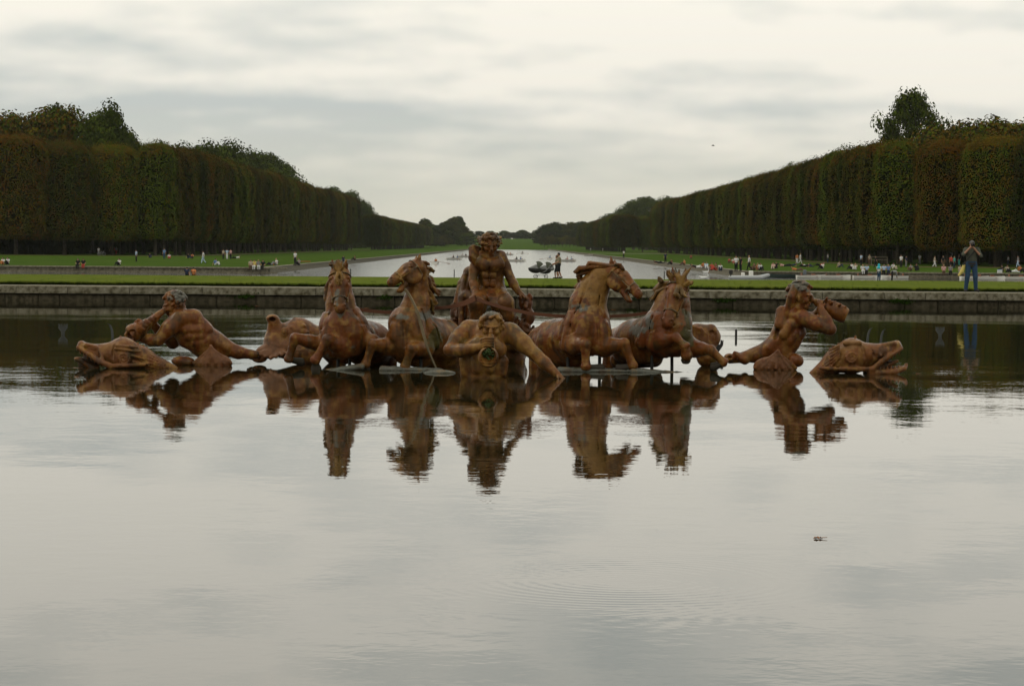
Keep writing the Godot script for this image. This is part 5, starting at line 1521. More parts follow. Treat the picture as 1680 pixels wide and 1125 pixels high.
func setting() -> void:
	# basin water
	structure("basin_water", water_mesh(), mats.basin)
	# canal: long arm and the wide head near the basin
	structure("canal_water", flat_sheet(-30.0, 28.0, -300.0, -1965.0, 9.0), mats.canal, Vector3(0, CANAL_Y, 0))
	structure("canal_water", flat_sheet(-160.0, 160.0, -262.0, -300.0, 9.0), mats.canal, Vector3(0, CANAL_Y + 0.004, 0))
	# ground between basin and canal head, then lawns either side, then the slope at the far end
	var wob := noise(0.02, 3, 3)
	structure("grass_bank", sheet(-170, 170, [[104.0, 0.42], [106.0, 0.47], [130, 0.18], [171.0, -0.27], [230, -1.02], [256, -1.37], [261.6, -1.48], [262.2, -2.6]], 8), mats.bank_grass)
	structure("lawn", sheet(-900, -29.6, [[300.6, LAWN_Y], [420, LAWN_Y], [700, LAWN_Y], [1200, LAWN_Y], [1990, LAWN_Y]], 12), mats.lawn)
	structure("lawn", sheet(27.6, 900, [[300.6, LAWN_Y], [420, LAWN_Y], [700, LAWN_Y], [1200, LAWN_Y], [1990, LAWN_Y]], 12), mats.lawn)
	var prof := []
	for i in 14:
		var d := 1966.0 + i * 62.0
		prof.append([d, far_ground(d) if i > 0 else LAWN_Y - 0.9])
	prof.insert(1, [1968.0, LAWN_Y + 0.004])
	prof.append([4200.0, 8.0])
	structure("far_lawn", sheet(-1600, 1600, prof, 16, wob, 0.0), mats.lawn)
	# dirt walks under the trees
	structure("dirt_walk", sheet(-160, -70.0, [[530, LAWN_Y + 0.02], [541, LAWN_Y + 0.02]], 4), mats.dirt)
	structure("dirt_walk", sheet(-71.5, -68.0, [[541, LAWN_Y + 0.02], [1240, LAWN_Y + 0.02]], 2), mats.dirt)
	structure("dirt_walk", sheet(60.0, 160.0, [[380, LAWN_Y + 0.02], [392, LAWN_Y + 0.02]], 4), mats.dirt)
	structure("dirt_walk", sheet(57.5, 60.5, [[392, LAWN_Y + 0.02], [1190, LAWN_Y + 0.02]], 2), mats.dirt)
	structure("dirt_walk", sheet(29.0, 60.0, [[940, LAWN_Y + 0.02], [962, LAWN_Y + 0.02]], 2), mats.path)
	# terraces round the rest of the basin, out of the picture
	structure("terrace", sheet(-300, 300, [[-200, 0.45], [-0.9, 0.45]], 1), mats.path)
	structure("terrace", sheet(-300, -60, [[-0.9, 0.45], [86.2, 0.45]], 1), mats.path)
	structure("terrace", sheet(60, 300, [[-0.9, 0.45], [86.2, 0.45]], 1), mats.path)
	structure("terrace", sheet(-800, -170, [[86.0, 0.4], [262, -1.3]], 1), mats.bank_grass)
	structure("terrace", sheet(170, 800, [[86.0, 0.4], [262, -1.3]], 1), mats.bank_grass)
	var ground := structure("ground", flat_sheet(-6000, 6000, 600, -6500, 10), mats.bank_grass, Vector3(0, -3.2, 0))
	ground.name = "ground"
	# far rim of the basin: coping stones over a recessed wall of rougher stones
	var rim := thing("basin_rim", "weathered grey stone rim along the far side of the basin", "wall", Vector3.ZERO)
	var sm: Array = [mats.stone0, mats.stone1, mats.stone2, mats.stone3]
	stone_course(rim, "coping_stone", -44.0, 44.0, -85.5, 0.235, 0.265, 1.96, [1.35, 1.7, 2.05, 2.4, 1.9], sm, 71, 0.016)
	stone_course(rim, "wall_stone", -44.0, 44.0, -85.55, -0.1, 0.33, 1.7, [0.7, 1.1, 1.5, 0.9, 1.3, 2.0], [mats.dark_stone0, mats.dark_stone1, mats.dark_stone2], 72, 0.022)
	# turf edge behind the coping
	structure("turf_strip", sheet(-170, 170, [[86.5, 0.42], [86.52, 0.55], [86.62, 0.598], [88.0, 0.6], [95, 0.605], [105.2, 0.6], [105.7, 0.45]], 60, noise(0.35, 8, 3), 0.018), mats.turf)
	grass_edge()
	# weeds rooted in the joints of the rim
	var wr := RandomNumberGenerator.new()
	wr.seed = 606
	for e in [[400, 488], [408, 486], [1196, 492], [1186, 494], [1470, 494], [1484, 496], [1040, 490], [630, 489]]:
		var v := PackedVector3Array()
		var nn := PackedVector3Array()
		var cc := PackedColorArray()
		for i in 70:
			var q := Vector3(wr.randfn() * 0.14, wr.randf() * 0.16 - 0.04, wr.randf() * 0.12)
			leaf_quad(v, nn, cc, q, Vector3(wr.randf_range(-1, 1), 0.6, 1).normalized(), wr.randf_range(0.04, 0.09), Color(0.03, 0.06, 0.008) * wr.randf_range(0.7, 1.4), wr)
		var wp := at(e[0], e[1], 84.62)
		var weed := thing("weed", "green weed growing from a joint in the basin's stone rim", "weed", wp, 0.0, "weeds on the stone rim")
		part("leaves", leaf_mesh(v, nn, cc), mats.leaf, weed).set_meta("kind", "stuff")
	# canal walls: the cross walls of the head, and the long kerbs
	for s in [[-160.0, -29.0, "cross wall of the canal head on the bank without boats", 73], [27.0, 160.0, "cross wall of the canal head behind the moored boats", 74]]:
		var w := thing("canal_wall", "low grey stone " + s[2], "wall", Vector3.ZERO)
		stone_course(w, "coping_stone", maxf(s[0], -75.0), minf(s[1], 75.0), -300.4, LAWN_Y - 0.17, 0.2, 1.2, [2.2, 2.8, 3.4], [mats.stone6, mats.stone7], s[3], 0.02)
		stone_course(w, "wall_stone", maxf(s[0], -75.0), minf(s[1], 75.0), -300.5, LAWN_Y - 0.52, 0.345, 1.0, [1.6, 2.1, 2.6, 3.1], [mats.stone6, mats.stone7], s[3] + 10, 0.02)
		stone_course(w, "wall_stone", maxf(s[0], -75.0), minf(s[1], 75.0), -300.42, LAWN_Y - 0.85, 0.325, 1.0, [1.8, 2.4, 2.9], [mats.stone7, mats.stone6], s[3] + 20, 0.02)
	for s in [[-29.6, "long stone kerb of the canal on the bank without boats"], [27.6, "long stone kerb of the canal on the moored-boat bank"]]:
		var w := thing("canal_kerb", s[1], "kerb", Vector3(s[0], 0, 0))
		var rng := RandomNumberGenerator.new()
		rng.seed = 8
		var a := 300.0
		var shapes := {}
		while a < 1960.0:
			var l := 4.0 if a < 500 else (12.0 if a < 800 else 60.0)
			if not shapes.has(l): shapes[l] = bevel_box(Vector3(0.7, 0.16, l - 0.03), 0.02)
			part("kerb_stone", shapes[l], [mats.stone6, mats.stone7][rng.randi() % 2], w, Vector3(0, LAWN_Y - 0.15 + rng.randf_range(-0.01, 0.01), -(a + l / 2.0)))
			if not shapes.has(-l): shapes[-l] = bevel_box(Vector3(0.6, 1.0, l - 0.03), 0.02)
			part("wall_stone", shapes[-l], mats["stone%d" % (6 + rng.randi() % 2)], w, Vector3(0, LAWN_Y - 1.15, -(a + l / 2.0)))
			a += l
	# thin iron posts on the near bank of the canal
	for e in [[575, 455], [745, 456], [1090, 458]]:
		var p := ground_at(e[0], e[1], 255.0)
		var st := SurfaceTool.new()
		st.begin(Mesh.PRIMITIVE_TRIANGLES)
		tube_into(st, [Vector3(0, -0.4, 0), Vector3(0, 0.8, 0), Vector3(0, 0.86, 0)], [0.05, 0.045, 0.01], 8)
		var o := part("iron_post", st.commit(), mats.iron, self, p)
		tag(o, "thin dark iron post standing at the near edge of the canal head", "post", "iron posts along the canal head")

func grass_edge() -> void:
	# blades fringing the cut edge of the turf and standing over it
	var st := SurfaceTool.new()
	st.begin(Mesh.PRIMITIVE_TRIANGLES)
	for k in 5:
		var a := k * 1.3
		var o := Vector3(cos(a), 0, sin(a)) * 0.02
		var tip := o * 3.0 + Vector3(0, 0.075 + 0.01 * k, 0)
		var sd := Vector3(-sin(a), 0, cos(a)) * 0.008
		for v in [o - sd, tip, o + sd]:
			st.set_normal(Vector3(cos(a), 0.6, sin(a)).normalized())
			st.add_vertex(v)
	var mm := MultiMesh.new()
	mm.transform_format = MultiMesh.TRANSFORM_3D
	mm.mesh = st.commit()
	mm.mesh.surface_set_material(0, mats.blade)
	var rng := RandomNumberGenerator.new()
	rng.seed = 12
	mm.instance_count = 13000
	for i in 13000:
		var edge := i < 12000
		var z := -86.46 - rng.randf() * 0.1 if edge else -86.7 - rng.randf() * 18.4
		var y := 0.46 + rng.randf() * 0.06 if edge else 0.585
		mm.set_instance_transform(i, Transform3D(Basis(Vector3.UP, rng.randf() * TAU).scaled(Vector3.ONE * rng.randf_range(0.6, 1.3) * (1.0 if edge else 0.6)), Vector3(rng.randf_range(-30, 30), y, z)))
	var o := MultiMeshInstance3D.new()
	o.name = "grass_blades"
	o.multimesh = mm
	o.material_override = mats.blade
	add_child(o, true)
	tag(o, "short grass blades of the turf strip behind the stone rim", "grass", "", "stuff")

func bank_height(d: float) -> float:
	var prof := [[104.0, 0.42], [106.0, 0.47], [130, 0.18], [171.0, -0.27], [230, -1.02], [256, -1.37], [261.6, -1.48]]
	for i in prof.size() - 1:
		if d <= prof[i + 1][0]:
			return lerpf(prof[i][1], prof[i + 1][1], (d - prof[i][0]) / (prof[i + 1][0] - prof[i][0]))
	return -1.48

func ground_at(x: float, y: float, d: float) -> Vector3:
	# on the near bank at distance d
	var p := at(x, y, d)
	p.y = bank_height(d)
	return p

func on_level(x: float, y: float, level: float) -> Vector3:
	# where the sight line through (x, y) meets a level
	var v := lens * Vector3((x - 840.0) / FOCAL, (562.5 - y) / FOCAL, -1.0)
	return EYE + v * ((level - EYE.y) / v.y)

# ------------------------------------------------------------------ people
var DYE := {
	"white": Color(0.46, 0.46, 0.445), "black": Color(0.012, 0.012, 0.013), "dark blue": Color(0.018, 0.024, 0.045), "blue": Color(0.10, 0.17, 0.30), "light blue": Color(0.30, 0.38, 0.48), "red": Color(0.33, 0.05, 0.035),
	"orange": Color(0.38, 0.14, 0.05), "grey": Color(0.16, 0.16, 0.155), "beige": Color(0.32, 0.27, 0.2), "brown": Color(0.09, 0.055, 0.035), "khaki": Color(0.20, 0.17, 0.115), "yellow": Color(0.42, 0.34, 0.10), "pink": Color(0.42, 0.25, 0.23),
	"turquoise": Color(0.03, 0.33, 0.40), "denim": Color(0.022, 0.045, 0.08), "olive grey": Color(0.055, 0.058, 0.042), "teal": Color(0.05, 0.25, 0.22),
}
var HAIR := {"dark": Color(0.014, 0.01, 0.008), "brown": Color(0.045, 0.026, 0.014), "fair": Color(0.22, 0.15, 0.07), "grey": Color(0.07, 0.065, 0.06)}

func dye(n: String) -> StandardMaterial3D:
	var c: Color = DYE[n]
	return mat("cloth " + n, lin(c.r, c.g, c.b), 0.9, 0.25)

func hair_mat(n: String) -> StandardMaterial3D:
	var c: Color = HAIR[n]
	return mat("hair " + n, lin(c.r, c.g, c.b), 0.7, 0.35)

func pose(p: Dictionary) -> Dictionary:
	# standing joints, facing +z; P overrides some of them
	var j := {"head": Vector3(0, 1.61, 0.03), "neck": Vector3(0, 1.45, 0), "chest": Vector3(0, 1.27, 0), "waist": Vector3(0, 1.08, 0), "pelvis": Vector3(0, 0.95, 0),
		"sl": Vector3(0.185, 1.4, 0), "sr": Vector3(-0.185, 1.4, 0), "el": Vector3(0.25, 1.13, -0.02), "er": Vector3(-0.25, 1.13, -0.02), "hl": Vector3(0.26, 0.88, 0.06), "hr": Vector3(-0.26, 0.88, 0.06),
		"pl": Vector3(0.09, 0.92, 0), "pr": Vector3(-0.09, 0.92, 0), "kl": Vector3(0.1, 0.5, 0.02), "kr": Vector3(-0.1, 0.5, 0.02), "fl": Vector3(0.11, 0.07, -0.02), "fr": Vector3(-0.11, 0.07, -0.02),
		"tl": Vector3(0.13, 0.04, 0.15), "tr": Vector3(-0.13, 0.04, 0.15), "face": Vector3(0, 0, 1)}
	j.merge(p, true)
	return j

func person_shapes(j: Dictionary, cell: float, sleeves: float, legs: float, bulk := 1.0) -> Dictionary:
	# one continuous body, and the clothes over it; SLEEVES and LEGS: how far down the limb cloth reaches (0..2)
	var lo := Vector3.ONE * 9.0
	var hi := Vector3.ONE * -9.0
	for k in j:
		if k != "face":
			lo = lo.min(j[k])
			hi = hi.max(j[k])
	lo -= Vector3.ONE * 0.26
	hi += Vector3.ONE * 0.26
	var b := Clay.new(lo, hi, cell)
	var s := Clay.new(lo, hi, cell)
	var t := Clay.new(lo, hi, cell)
	var h := Clay.new(lo, hi, cell)
	var sh := Clay.new(lo, hi, cell)
	var f: Vector3 = j.face.normalized()
	var up: Vector3 = (j.head - j.neck).normalized()
	var side := up.cross(f).normalized()
	f = side.cross(up)
	var hb := Basis(side, up, f)
	b.ell(j.head, Vector3(0.078, 0.112, 0.095), hb, 0.02)
	b.cap(j.head - up * 0.03 + f * 0.03, j.head - up * 0.09 + f * 0.05, 0.055, 0.035, 0.03)
	b.cap(j.head + f * 0.09, j.head + f * 0.11 - up * 0.03, 0.012, 0.018, 0.015)
	for q in [-1.0, 1.0]:
		b.ell(j.head + side * q * 0.033 + f * 0.098 + up * 0.01, Vector3(0.018, 0.012, 0.015), hb, -0.008)
		b.ell(j.head + side * q * 0.08, Vector3(0.012, 0.03, 0.018), hb, 0.008)
	b.cap(j.neck - up * 0.03, j.head - up * 0.05, 0.06, 0.05, 0.03)
	h.ell(j.head + up * 0.03 - f * 0.018, Vector3(0.09, 0.105, 0.1), hb, 0.01)
	h.ell(j.head - up * 0.03 + f * 0.09, Vector3(0.085, 0.1, 0.075), hb, -0.015)
	for c in [[b, 0.0], [s, 0.014]]:
		var k: Clay = c[0]
		var e: float = c[1]
		k.cap(j.sl, j.sr, 0.075 + e, 0.075 + e, 0.04)
		k.cap(j.chest, j.waist, 0.135 * bulk + e, 0.125 * bulk + e, 0.05)
		k.cap(j.chest + (j.sl - j.chest) * 0.35, j.chest + (j.sr - j.chest) * 0.35, 0.115 * bulk + e, 0.115 * bulk + e, 0.05)
		k.cap(j.waist, j.pelvis, 0.125 * bulk + e, 0.13 + e, 0.05)
	for q in ["l", "r"]:
		var a: Vector3 = j["s" + q]
		var e: Vector3 = j["e" + q]
		var w: Vector3 = j["h" + q]
		b.cap(a, e, 0.055, 0.042, 0.03)
		b.cap(e, w, 0.042, 0.03, 0.02)
		var d := (w - e).normalized()
		b.cap(w, w + d * 0.07, 0.034, 0.034, 0.02)
		for i in 4:
			b.cap(w + d * 0.08 + side * (i - 1.5) * 0.017, w + d * (0.15 - absf(i - 1.5) * 0.008) + side * (i - 1.5) * 0.02 + f * 0.02, 0.011, 0.009, 0.006)
		b.cap(w + d * 0.02, w + d * 0.08 + f * 0.045, 0.014, 0.011, 0.01)
		s.cap(a, a.lerp(e, minf(sleeves, 1.0)), 0.07, 0.058, 0.03)
		if sleeves > 1.0: s.cap(e, e.lerp(w, sleeves - 1.0), 0.058, 0.044, 0.03)
		var p: Vector3 = j["p" + q]
		var k: Vector3 = j["k" + q]
		var ft: Vector3 = j["f" + q]
		var toe: Vector3 = j["t" + q]
		b.cap(p, k, 0.085, 0.058, 0.04)
		b.cap(k, k.lerp(ft, 0.35), 0.058, 0.056, 0.02)
		b.cap(k.lerp(ft, 0.35), ft, 0.056, 0.036, 0.02)
		b.cap(ft, toe, 0.036, 0.03, 0.02)
		t.cap(p, p.lerp(k, minf(legs, 1.0)), 0.102, 0.08, 0.04)
		if legs > 1.0: t.cap(k, k.lerp(ft, legs - 1.0), 0.08, 0.062, 0.03)
		sh.cap(ft - (toe - ft) * 0.25, toe, 0.046, 0.04, 0.02)
	t.cap(j.pelvis, j.waist.lerp(j.pelvis, 0.5), 0.146, 0.142 * bulk, 0.05)
	var none := func(_p: Vector3, _n: Vector3) -> Color: return Color.WHITE
	return {"body": b.mesh(none), "shirt": s.mesh(none), "trousers": t.mesh(none), "hair": h.mesh(none), "shoes": sh.mesh(none)}

func dress(t: Node3D, m: Dictionary, shirt: String, trousers: String, hair: String) -> void:
	part("body", m.body, mats.skin, t)
	part("shirt", m.shirt, dye(shirt), t)
	part("trousers", m.trousers, dye(trousers), t)
	part("hair", m.hair, hair_mat(hair), t)
	part("shoes", m.shoes, mats.shoe, t)

func crowd() -> void:
	var P := {
		"standing": pose({}),
		"walking": pose({"kl": Vector3(0.1, 0.5, 0.16), "fl": Vector3(0.1, 0.08, 0.24), "tl": Vector3(0.1, 0.08, 0.4), "kr": Vector3(-0.1, 0.5, -0.04), "fr": Vector3(-0.1, 0.12, -0.34), "tr": Vector3(-0.1, 0.05, -0.2), "hl": Vector3(0.26, 0.92, -0.14), "hr": Vector3(-0.26, 0.95, 0.22)}),
		"sitting": pose({"head": Vector3(0, 0.78, 0.04), "neck": Vector3(0, 0.63, 0), "chest": Vector3(0, 0.46, -0.04), "waist": Vector3(0, 0.28, -0.03), "pelvis": Vector3(0, 0.14, 0), "sl": Vector3(0.18, 0.58, -0.02), "sr": Vector3(-0.18, 0.58, -0.02), "el": Vector3(0.24, 0.38, 0.12), "er": Vector3(-0.25, 0.33, -0.16), "hl": Vector3(0.13, 0.4, 0.34), "hr": Vector3(-0.28, 0.08, -0.24), "pl": Vector3(0.09, 0.13, 0.05), "pr": Vector3(-0.09, 0.13, 0.05), "kl": Vector3(0.13, 0.46, 0.4), "kr": Vector3(-0.13, 0.42, 0.42), "fl": Vector3(0.12, 0.08, 0.6), "fr": Vector3(-0.13, 0.08, 0.66), "tl": Vector3(0.13, 0.05, 0.78), "tr": Vector3(-0.14, 0.05, 0.84)}),
		"perched": pose({"head": Vector3(0, 0.77, 0.0), "neck": Vector3(0, 0.62, -0.06), "chest": Vector3(0, 0.46, -0.1), "waist": Vector3(0, 0.28, -0.1), "pelvis": Vector3(0, 0.14, -0.1), "sl": Vector3(0.18, 0.58, -0.08), "sr": Vector3(-0.18, 0.58, -0.08), "el": Vector3(0.25, 0.34, -0.06), "er": Vector3(-0.25, 0.34, -0.06), "hl": Vector3(0.18, 0.24, 0.16), "hr": Vector3(-0.18, 0.24, 0.16), "pl": Vector3(0.09, 0.13, -0.05), "pr": Vector3(-0.09, 0.13, -0.05), "kl": Vector3(0.1, 0.14, 0.38), "kr": Vector3(-0.1, 0.14, 0.38), "fl": Vector3(0.1, -0.28, 0.4), "fr": Vector3(-0.1, -0.3, 0.36), "tl": Vector3(0.1, -0.32, 0.54), "tr": Vector3(-0.1, -0.34, 0.5)}),
		"lying": pose({"head": Vector3(-0.78, 0.42, 0.0), "neck": Vector3(-0.66, 0.32, 0.0), "chest": Vector3(-0.46, 0.22, 0.0), "waist": Vector3(-0.24, 0.16, 0.0), "pelvis": Vector3(-0.06, 0.13, 0.0), "sl": Vector3(-0.56, 0.28, -0.17), "sr": Vector3(-0.56, 0.28, 0.17), "el": Vector3(-0.7, 0.06, -0.22), "er": Vector3(-0.66, 0.06, 0.24), "hl": Vector3(-0.5, 0.06, -0.3), "hr": Vector3(-0.44, 0.06, 0.3), "pl": Vector3(0.0, 0.12, -0.09), "pr": Vector3(0.0, 0.12, 0.09), "kl": Vector3(0.4, 0.32, -0.1), "kr": Vector3(0.44, 0.12, 0.1), "fl": Vector3(0.7, 0.07, -0.1), "fr": Vector3(0.86, 0.07, 0.12), "tl": Vector3(0.82, 0.08, -0.1), "tr": Vector3(0.9, 0.2, 0.14), "face": Vector3(1, 0, 0.3)}),
		"rowing": pose({"head": Vector3(0, 1.0, 0.06), "neck": Vector3(0, 0.85, 0.02), "chest": Vector3(0, 0.68, -0.02), "waist": Vector3(0, 0.5, -0.03), "pelvis": Vector3(0, 0.36, 0), "sl": Vector3(0.18, 0.8, 0.0), "sr": Vector3(-0.18, 0.8, 0.0), "el": Vector3(0.26, 0.62, 0.2), "er": Vector3(-0.26, 0.62, 0.2), "hl": Vector3(0.2, 0.64, 0.44), "hr": Vector3(-0.2, 0.64, 0.44), "pl": Vector3(0.09, 0.34, 0.03), "pr": Vector3(-0.09, 0.34, 0.03), "kl": Vector3(0.13, 0.5, 0.4), "kr": Vector3(-0.13, 0.5, 0.4), "fl": Vector3(0.12, 0.12, 0.6), "fr": Vector3(-0.12, 0.12, 0.6), "tl": Vector3(0.12, 0.14, 0.74), "tr": Vector3(-0.12, 0.14, 0.74)}),
	}
	var shapes := {}
	for k in P:
		shapes[k] = person_shapes(P[k], 0.034, 0.6, 1.85)
	crowd_shapes = shapes
	var rng := RandomNumberGenerator.new()
	rng.seed = 515
	# pose, x, y (where feet or seat meet the ground), shirt, trousers, hair
	var left := [
		["perched", 127, 437.5, "black", "black", "dark"], ["perched", 136, 437.5, "black", "red", "brown"], ["sitting", 195, 436, "white", "black", "dark"], ["standing", 223, 429.5, "light blue", "black", "dark"],
		["standing", 161, 418.5, "white", "grey", "dark"], ["standing", 181, 418, "brown", "black", "fair"], ["standing", 186.5, 418, "red", "brown", "dark"], ["standing", 190, 418, "grey", "red", "fair"],
		["standing", 269, 425, "blue", "denim", "brown"], ["sitting", 277, 424.5, "white", "red", "fair"], ["sitting", 245, 423, "black", "dark blue", "dark"], ["sitting", 4, 434.5, "white", "orange", "dark"], ["sitting", 12, 434.5, "white", "black", "dark"],
		["sitting", 308, 424, "black", "dark blue", "dark"], ["sitting", 315, 424, "orange", "black", "brown"], ["walking", 333, 432.5, "white", "light blue", "dark"], ["standing", 366, 425, "beige", "black", "brown"], ["standing", 372, 425.5, "light blue", "white", "dark"], ["standing", 378, 425, "pink", "black", "brown"], ["lying", 386, 424, "white", "black", "dark"],
		["sitting", 353, 435.5, "blue", "white", "dark"], ["perched", 411, 437, "beige", "brown", "brown"], ["perched", 417, 437, "yellow", "white", "dark"], ["perched", 423.5, 437.5, "grey", "white", "fair"], ["perched", 431, 437.5, "black", "black", "dark"],
		["lying", 446, 435, "orange", "black", "brown"], ["sitting", 453, 435.5, "white", "grey", "fair"], ["standing", 484, 434, "white", "black", "brown"], ["sitting", 490, 435.5, "grey", "black", "brown"], ["sitting", 563, 428.5, "black", "dark blue", "dark"], ["sitting", 582, 427, "brown", "black", "dark"],
	]
	var right := [
		["sitting", 1197, 431.5, "red", "brown", "dark"], ["sitting", 1203, 432, "white", "red", "fair"], ["standing", 1208, 445.5, "white", "black", "brown"], ["standing", 1215.5, 444.5, "black", "black", "dark"], ["walking", 1229.5, 444, "white", "black", "fair"],
		["sitting", 1238, 443.5, "brown", "brown", "dark"], ["sitting", 1243, 443.5, "orange", "red", "fair"], ["sitting", 1247.5, 444, "white", "black", "dark"], ["sitting", 1269, 442, "pink", "beige", "brown"], ["sitting", 1274, 440.5, "black", "black", "dark"], ["lying", 1288, 437, "pink", "black", "dark"], ["lying", 1299, 436.5, "dark blue", "black", "dark"],
		["standing", 1308, 433, "orange", "white", "brown"], ["walking", 1313.5, 433, "white", "white", "fair"], ["lying", 1319, 438, "black", "black", "dark"], ["lying", 1326, 438, "white", "dark blue", "brown"], ["lying", 1309, 444, "orange", "brown", "brown"], ["lying", 1345, 436, "red", "black", "dark"], ["sitting", 1350, 441.5, "white", "black", "brown"],
		["standing", 1358.5, 431, "white", "denim", "grey"], ["sitting", 1377, 439, "beige", "dark blue", "brown"], ["sitting", 1343, 425.5, "brown", "black", "dark"], ["standing", 1379, 426, "beige", "brown", "brown"], ["sitting", 1398, 442, "white", "black", "dark"], ["sitting", 1404, 443, "beige", "white", "fair"], ["standing", 1413.5, 435, "light blue", "black", "dark"], ["perched", 1416, 445.5, "white", "white", "fair"], ["perched", 1422.5, 446, "light blue", "black", "brown"], ["standing", 1427, 435, "beige", "brown", "fair"],
		["walking", 1437.5, 439.5, "black", "black", "brown"], ["standing", 1479, 438.5, "white", "black", "grey"], ["standing", 1487, 438.5, "dark blue", "grey", "dark"], ["standing", 1509.5, 434, "white", "grey", "brown"], ["walking", 1534, 438.5, "beige", "white", "brown"], ["standing", 1548, 439, "black", "brown", "brown"],
		["perched", 1451, 446.5, "light blue", "black", "grey"], ["perched", 1458, 446.5, "blue", "dark blue", "fair"], ["sitting", 1466, 442.5, "white", "beige", "dark"], ["sitting", 1495, 444.5, "grey", "brown", "dark"], ["sitting", 1504, 444.5, "black", "black", "dark"], ["perched", 1549, 448, "pink", "brown", "fair"], ["perched", 1560, 448.5, "grey", "black", "brown"],
		["standing", 1561, 440, "red", "black", "brown"], ["standing", 1566, 440, "teal", "dark blue", "fair"], ["standing", 1574.5, 436, "black", "teal", "grey"], ["perched", 1576, 449, "beige", "grey", "grey"], ["walking", 1655, 436, "white", "dark blue", "brown"], ["walking", 1671, 439, "grey", "light blue", "dark"],
		["sitting", 1645, 447, "black", "black", "dark"], ["sitting", 1653, 447, "beige", "black", "dark"], ["lying", 1662, 447, "black", "white", "dark"], ["sitting", 1674, 447, "orange", "black", "dark"],
		["standing", 1092, 431, "dark blue", "black", "dark"], ["sitting", 1102, 434, "brown", "black", "dark"], ["lying", 1081, 432, "black", "black", "dark"], ["sitting", 1123, 435, "orange", "brown", "fair"], ["sitting", 1134, 424.5, "red", "brown", "brown"], ["lying", 1144, 439.5, "black", "white", "dark"], ["sitting", 1154, 440.5, "orange", "grey", "dark"], ["sitting", 1159, 441, "light blue", "white", "grey"],
		["sitting", 1168, 443.5, "red", "brown", "dark"], ["sitting", 1175, 444, "brown", "red", "dark"], ["sitting", 1182, 444.5, "white", "dark blue", "brown"], ["standing", 1023.5, 423, "white", "black", "dark"], ["standing", 989, 412.5, "white", "beige", "dark"], ["standing", 969, 412.5, "white", "grey", "dark"],
	]
	for set_ in [[left, "bank without boats"], [right, "moored-boat bank"]]:
		for e in set_[0]:
			var where: Vector3 = on_level(e[1], e[2], LAWN_Y)
			var on := "lawn"
			var turn := rng.randf_range(-1.2, 1.2) if e[0] != "walking" else (PI / 2 * (1.0 if rng.randf() < 0.5 else -1.0))
			if e[0] == "perched":
				where = at(e[1], e[2], 299.95)
				where.y = LAWN_Y + 0.03
				on = "canal wall"
				turn = rng.randf_range(-0.3, 0.3)
			elif e[0] == "lying":
				turn = (0.0 if rng.randf() < 0.5 else PI) + rng.randf_range(-0.4, 0.4)
			var t := thing("person", "person in %s with %s trousers %s on %s, %s" % [e[3], e[4], e[0], on, set_[1]], "person", where, turn, "people resting on " + set_[1])
			dress(t, shapes[e[0]], e[3], e[4], e[5])
			t.scale = Vector3.ONE * rng.randf_range(0.97, 1.06)
	# two people sitting low on the near bank, and two by the water's edge
	for e in [["sitting", 306, 454, 258.0, "dark blue", "black", "dark"], ["sitting", 317, 454, 258.5, "orange", "brown", "dark"]]:
		var p := ground_at(e[1], e[2], e[3])
		var t := thing("person", "person in %s top sitting low on the near bank, only head above turf" % e[4], "person", p, PI)
		dress(t, shapes[e[0]], e[4], e[5], e[6])
	var p := ground_at(1442.5, 462, 258.0)
	var t := thing("person", "person in turquoise headscarf and white top standing at the canal edge", "person", p, PI * 0.8)
	dress(t, shapes.standing, "white", "denim", "dark")
	var scarf := Clay.new(Vector3(-0.4, 1.1, -0.4), Vector3(0.4, 1.85, 0.4), 0.03)
	scarf.ell(Vector3(0, 1.62, -0.02), Vector3(0.12, 0.15, 0.13), Basis.IDENTITY, 0.02)
	scarf.cap(Vector3(0, 1.5, -0.02), Vector3(0, 1.36, -0.03), 0.12, 0.2, 0.06)
	scarf.ell(Vector3(0, 1.6, 0.12), Vector3(0.07, 0.09, 0.06), Basis.IDENTITY, -0.02)
	part("headscarf", scarf.mesh(plain(Color.WHITE)), dye("turquoise"), t)
	var bend := pose({"head": Vector3(0, 0.85, 0.62), "neck": Vector3(0, 0.93, 0.48), "chest": Vector3(0, 0.98, 0.3), "waist": Vector3(0, 0.96, 0.12), "sl": Vector3(0.18, 0.95, 0.4), "sr": Vector3(-0.18, 0.95, 0.4), "el": Vector3(0.22, 0.68, 0.45), "er": Vector3(-0.22, 0.68, 0.45), "hl": Vector3(0.15, 0.42, 0.5), "hr": Vector3(-0.15, 0.42, 0.5), "face": Vector3(0, -0.6, 0.8)})
	p = ground_at(1464, 462, 259.0)
	t = thing("person", "person in grey top bending down at the canal edge beside the turquoise headscarf", "person", p, PI / 2)
	dress(t, person_shapes(bend, 0.034, 1.8, 1.9), "grey", "black", "dark")

var crowd_shapes := {}

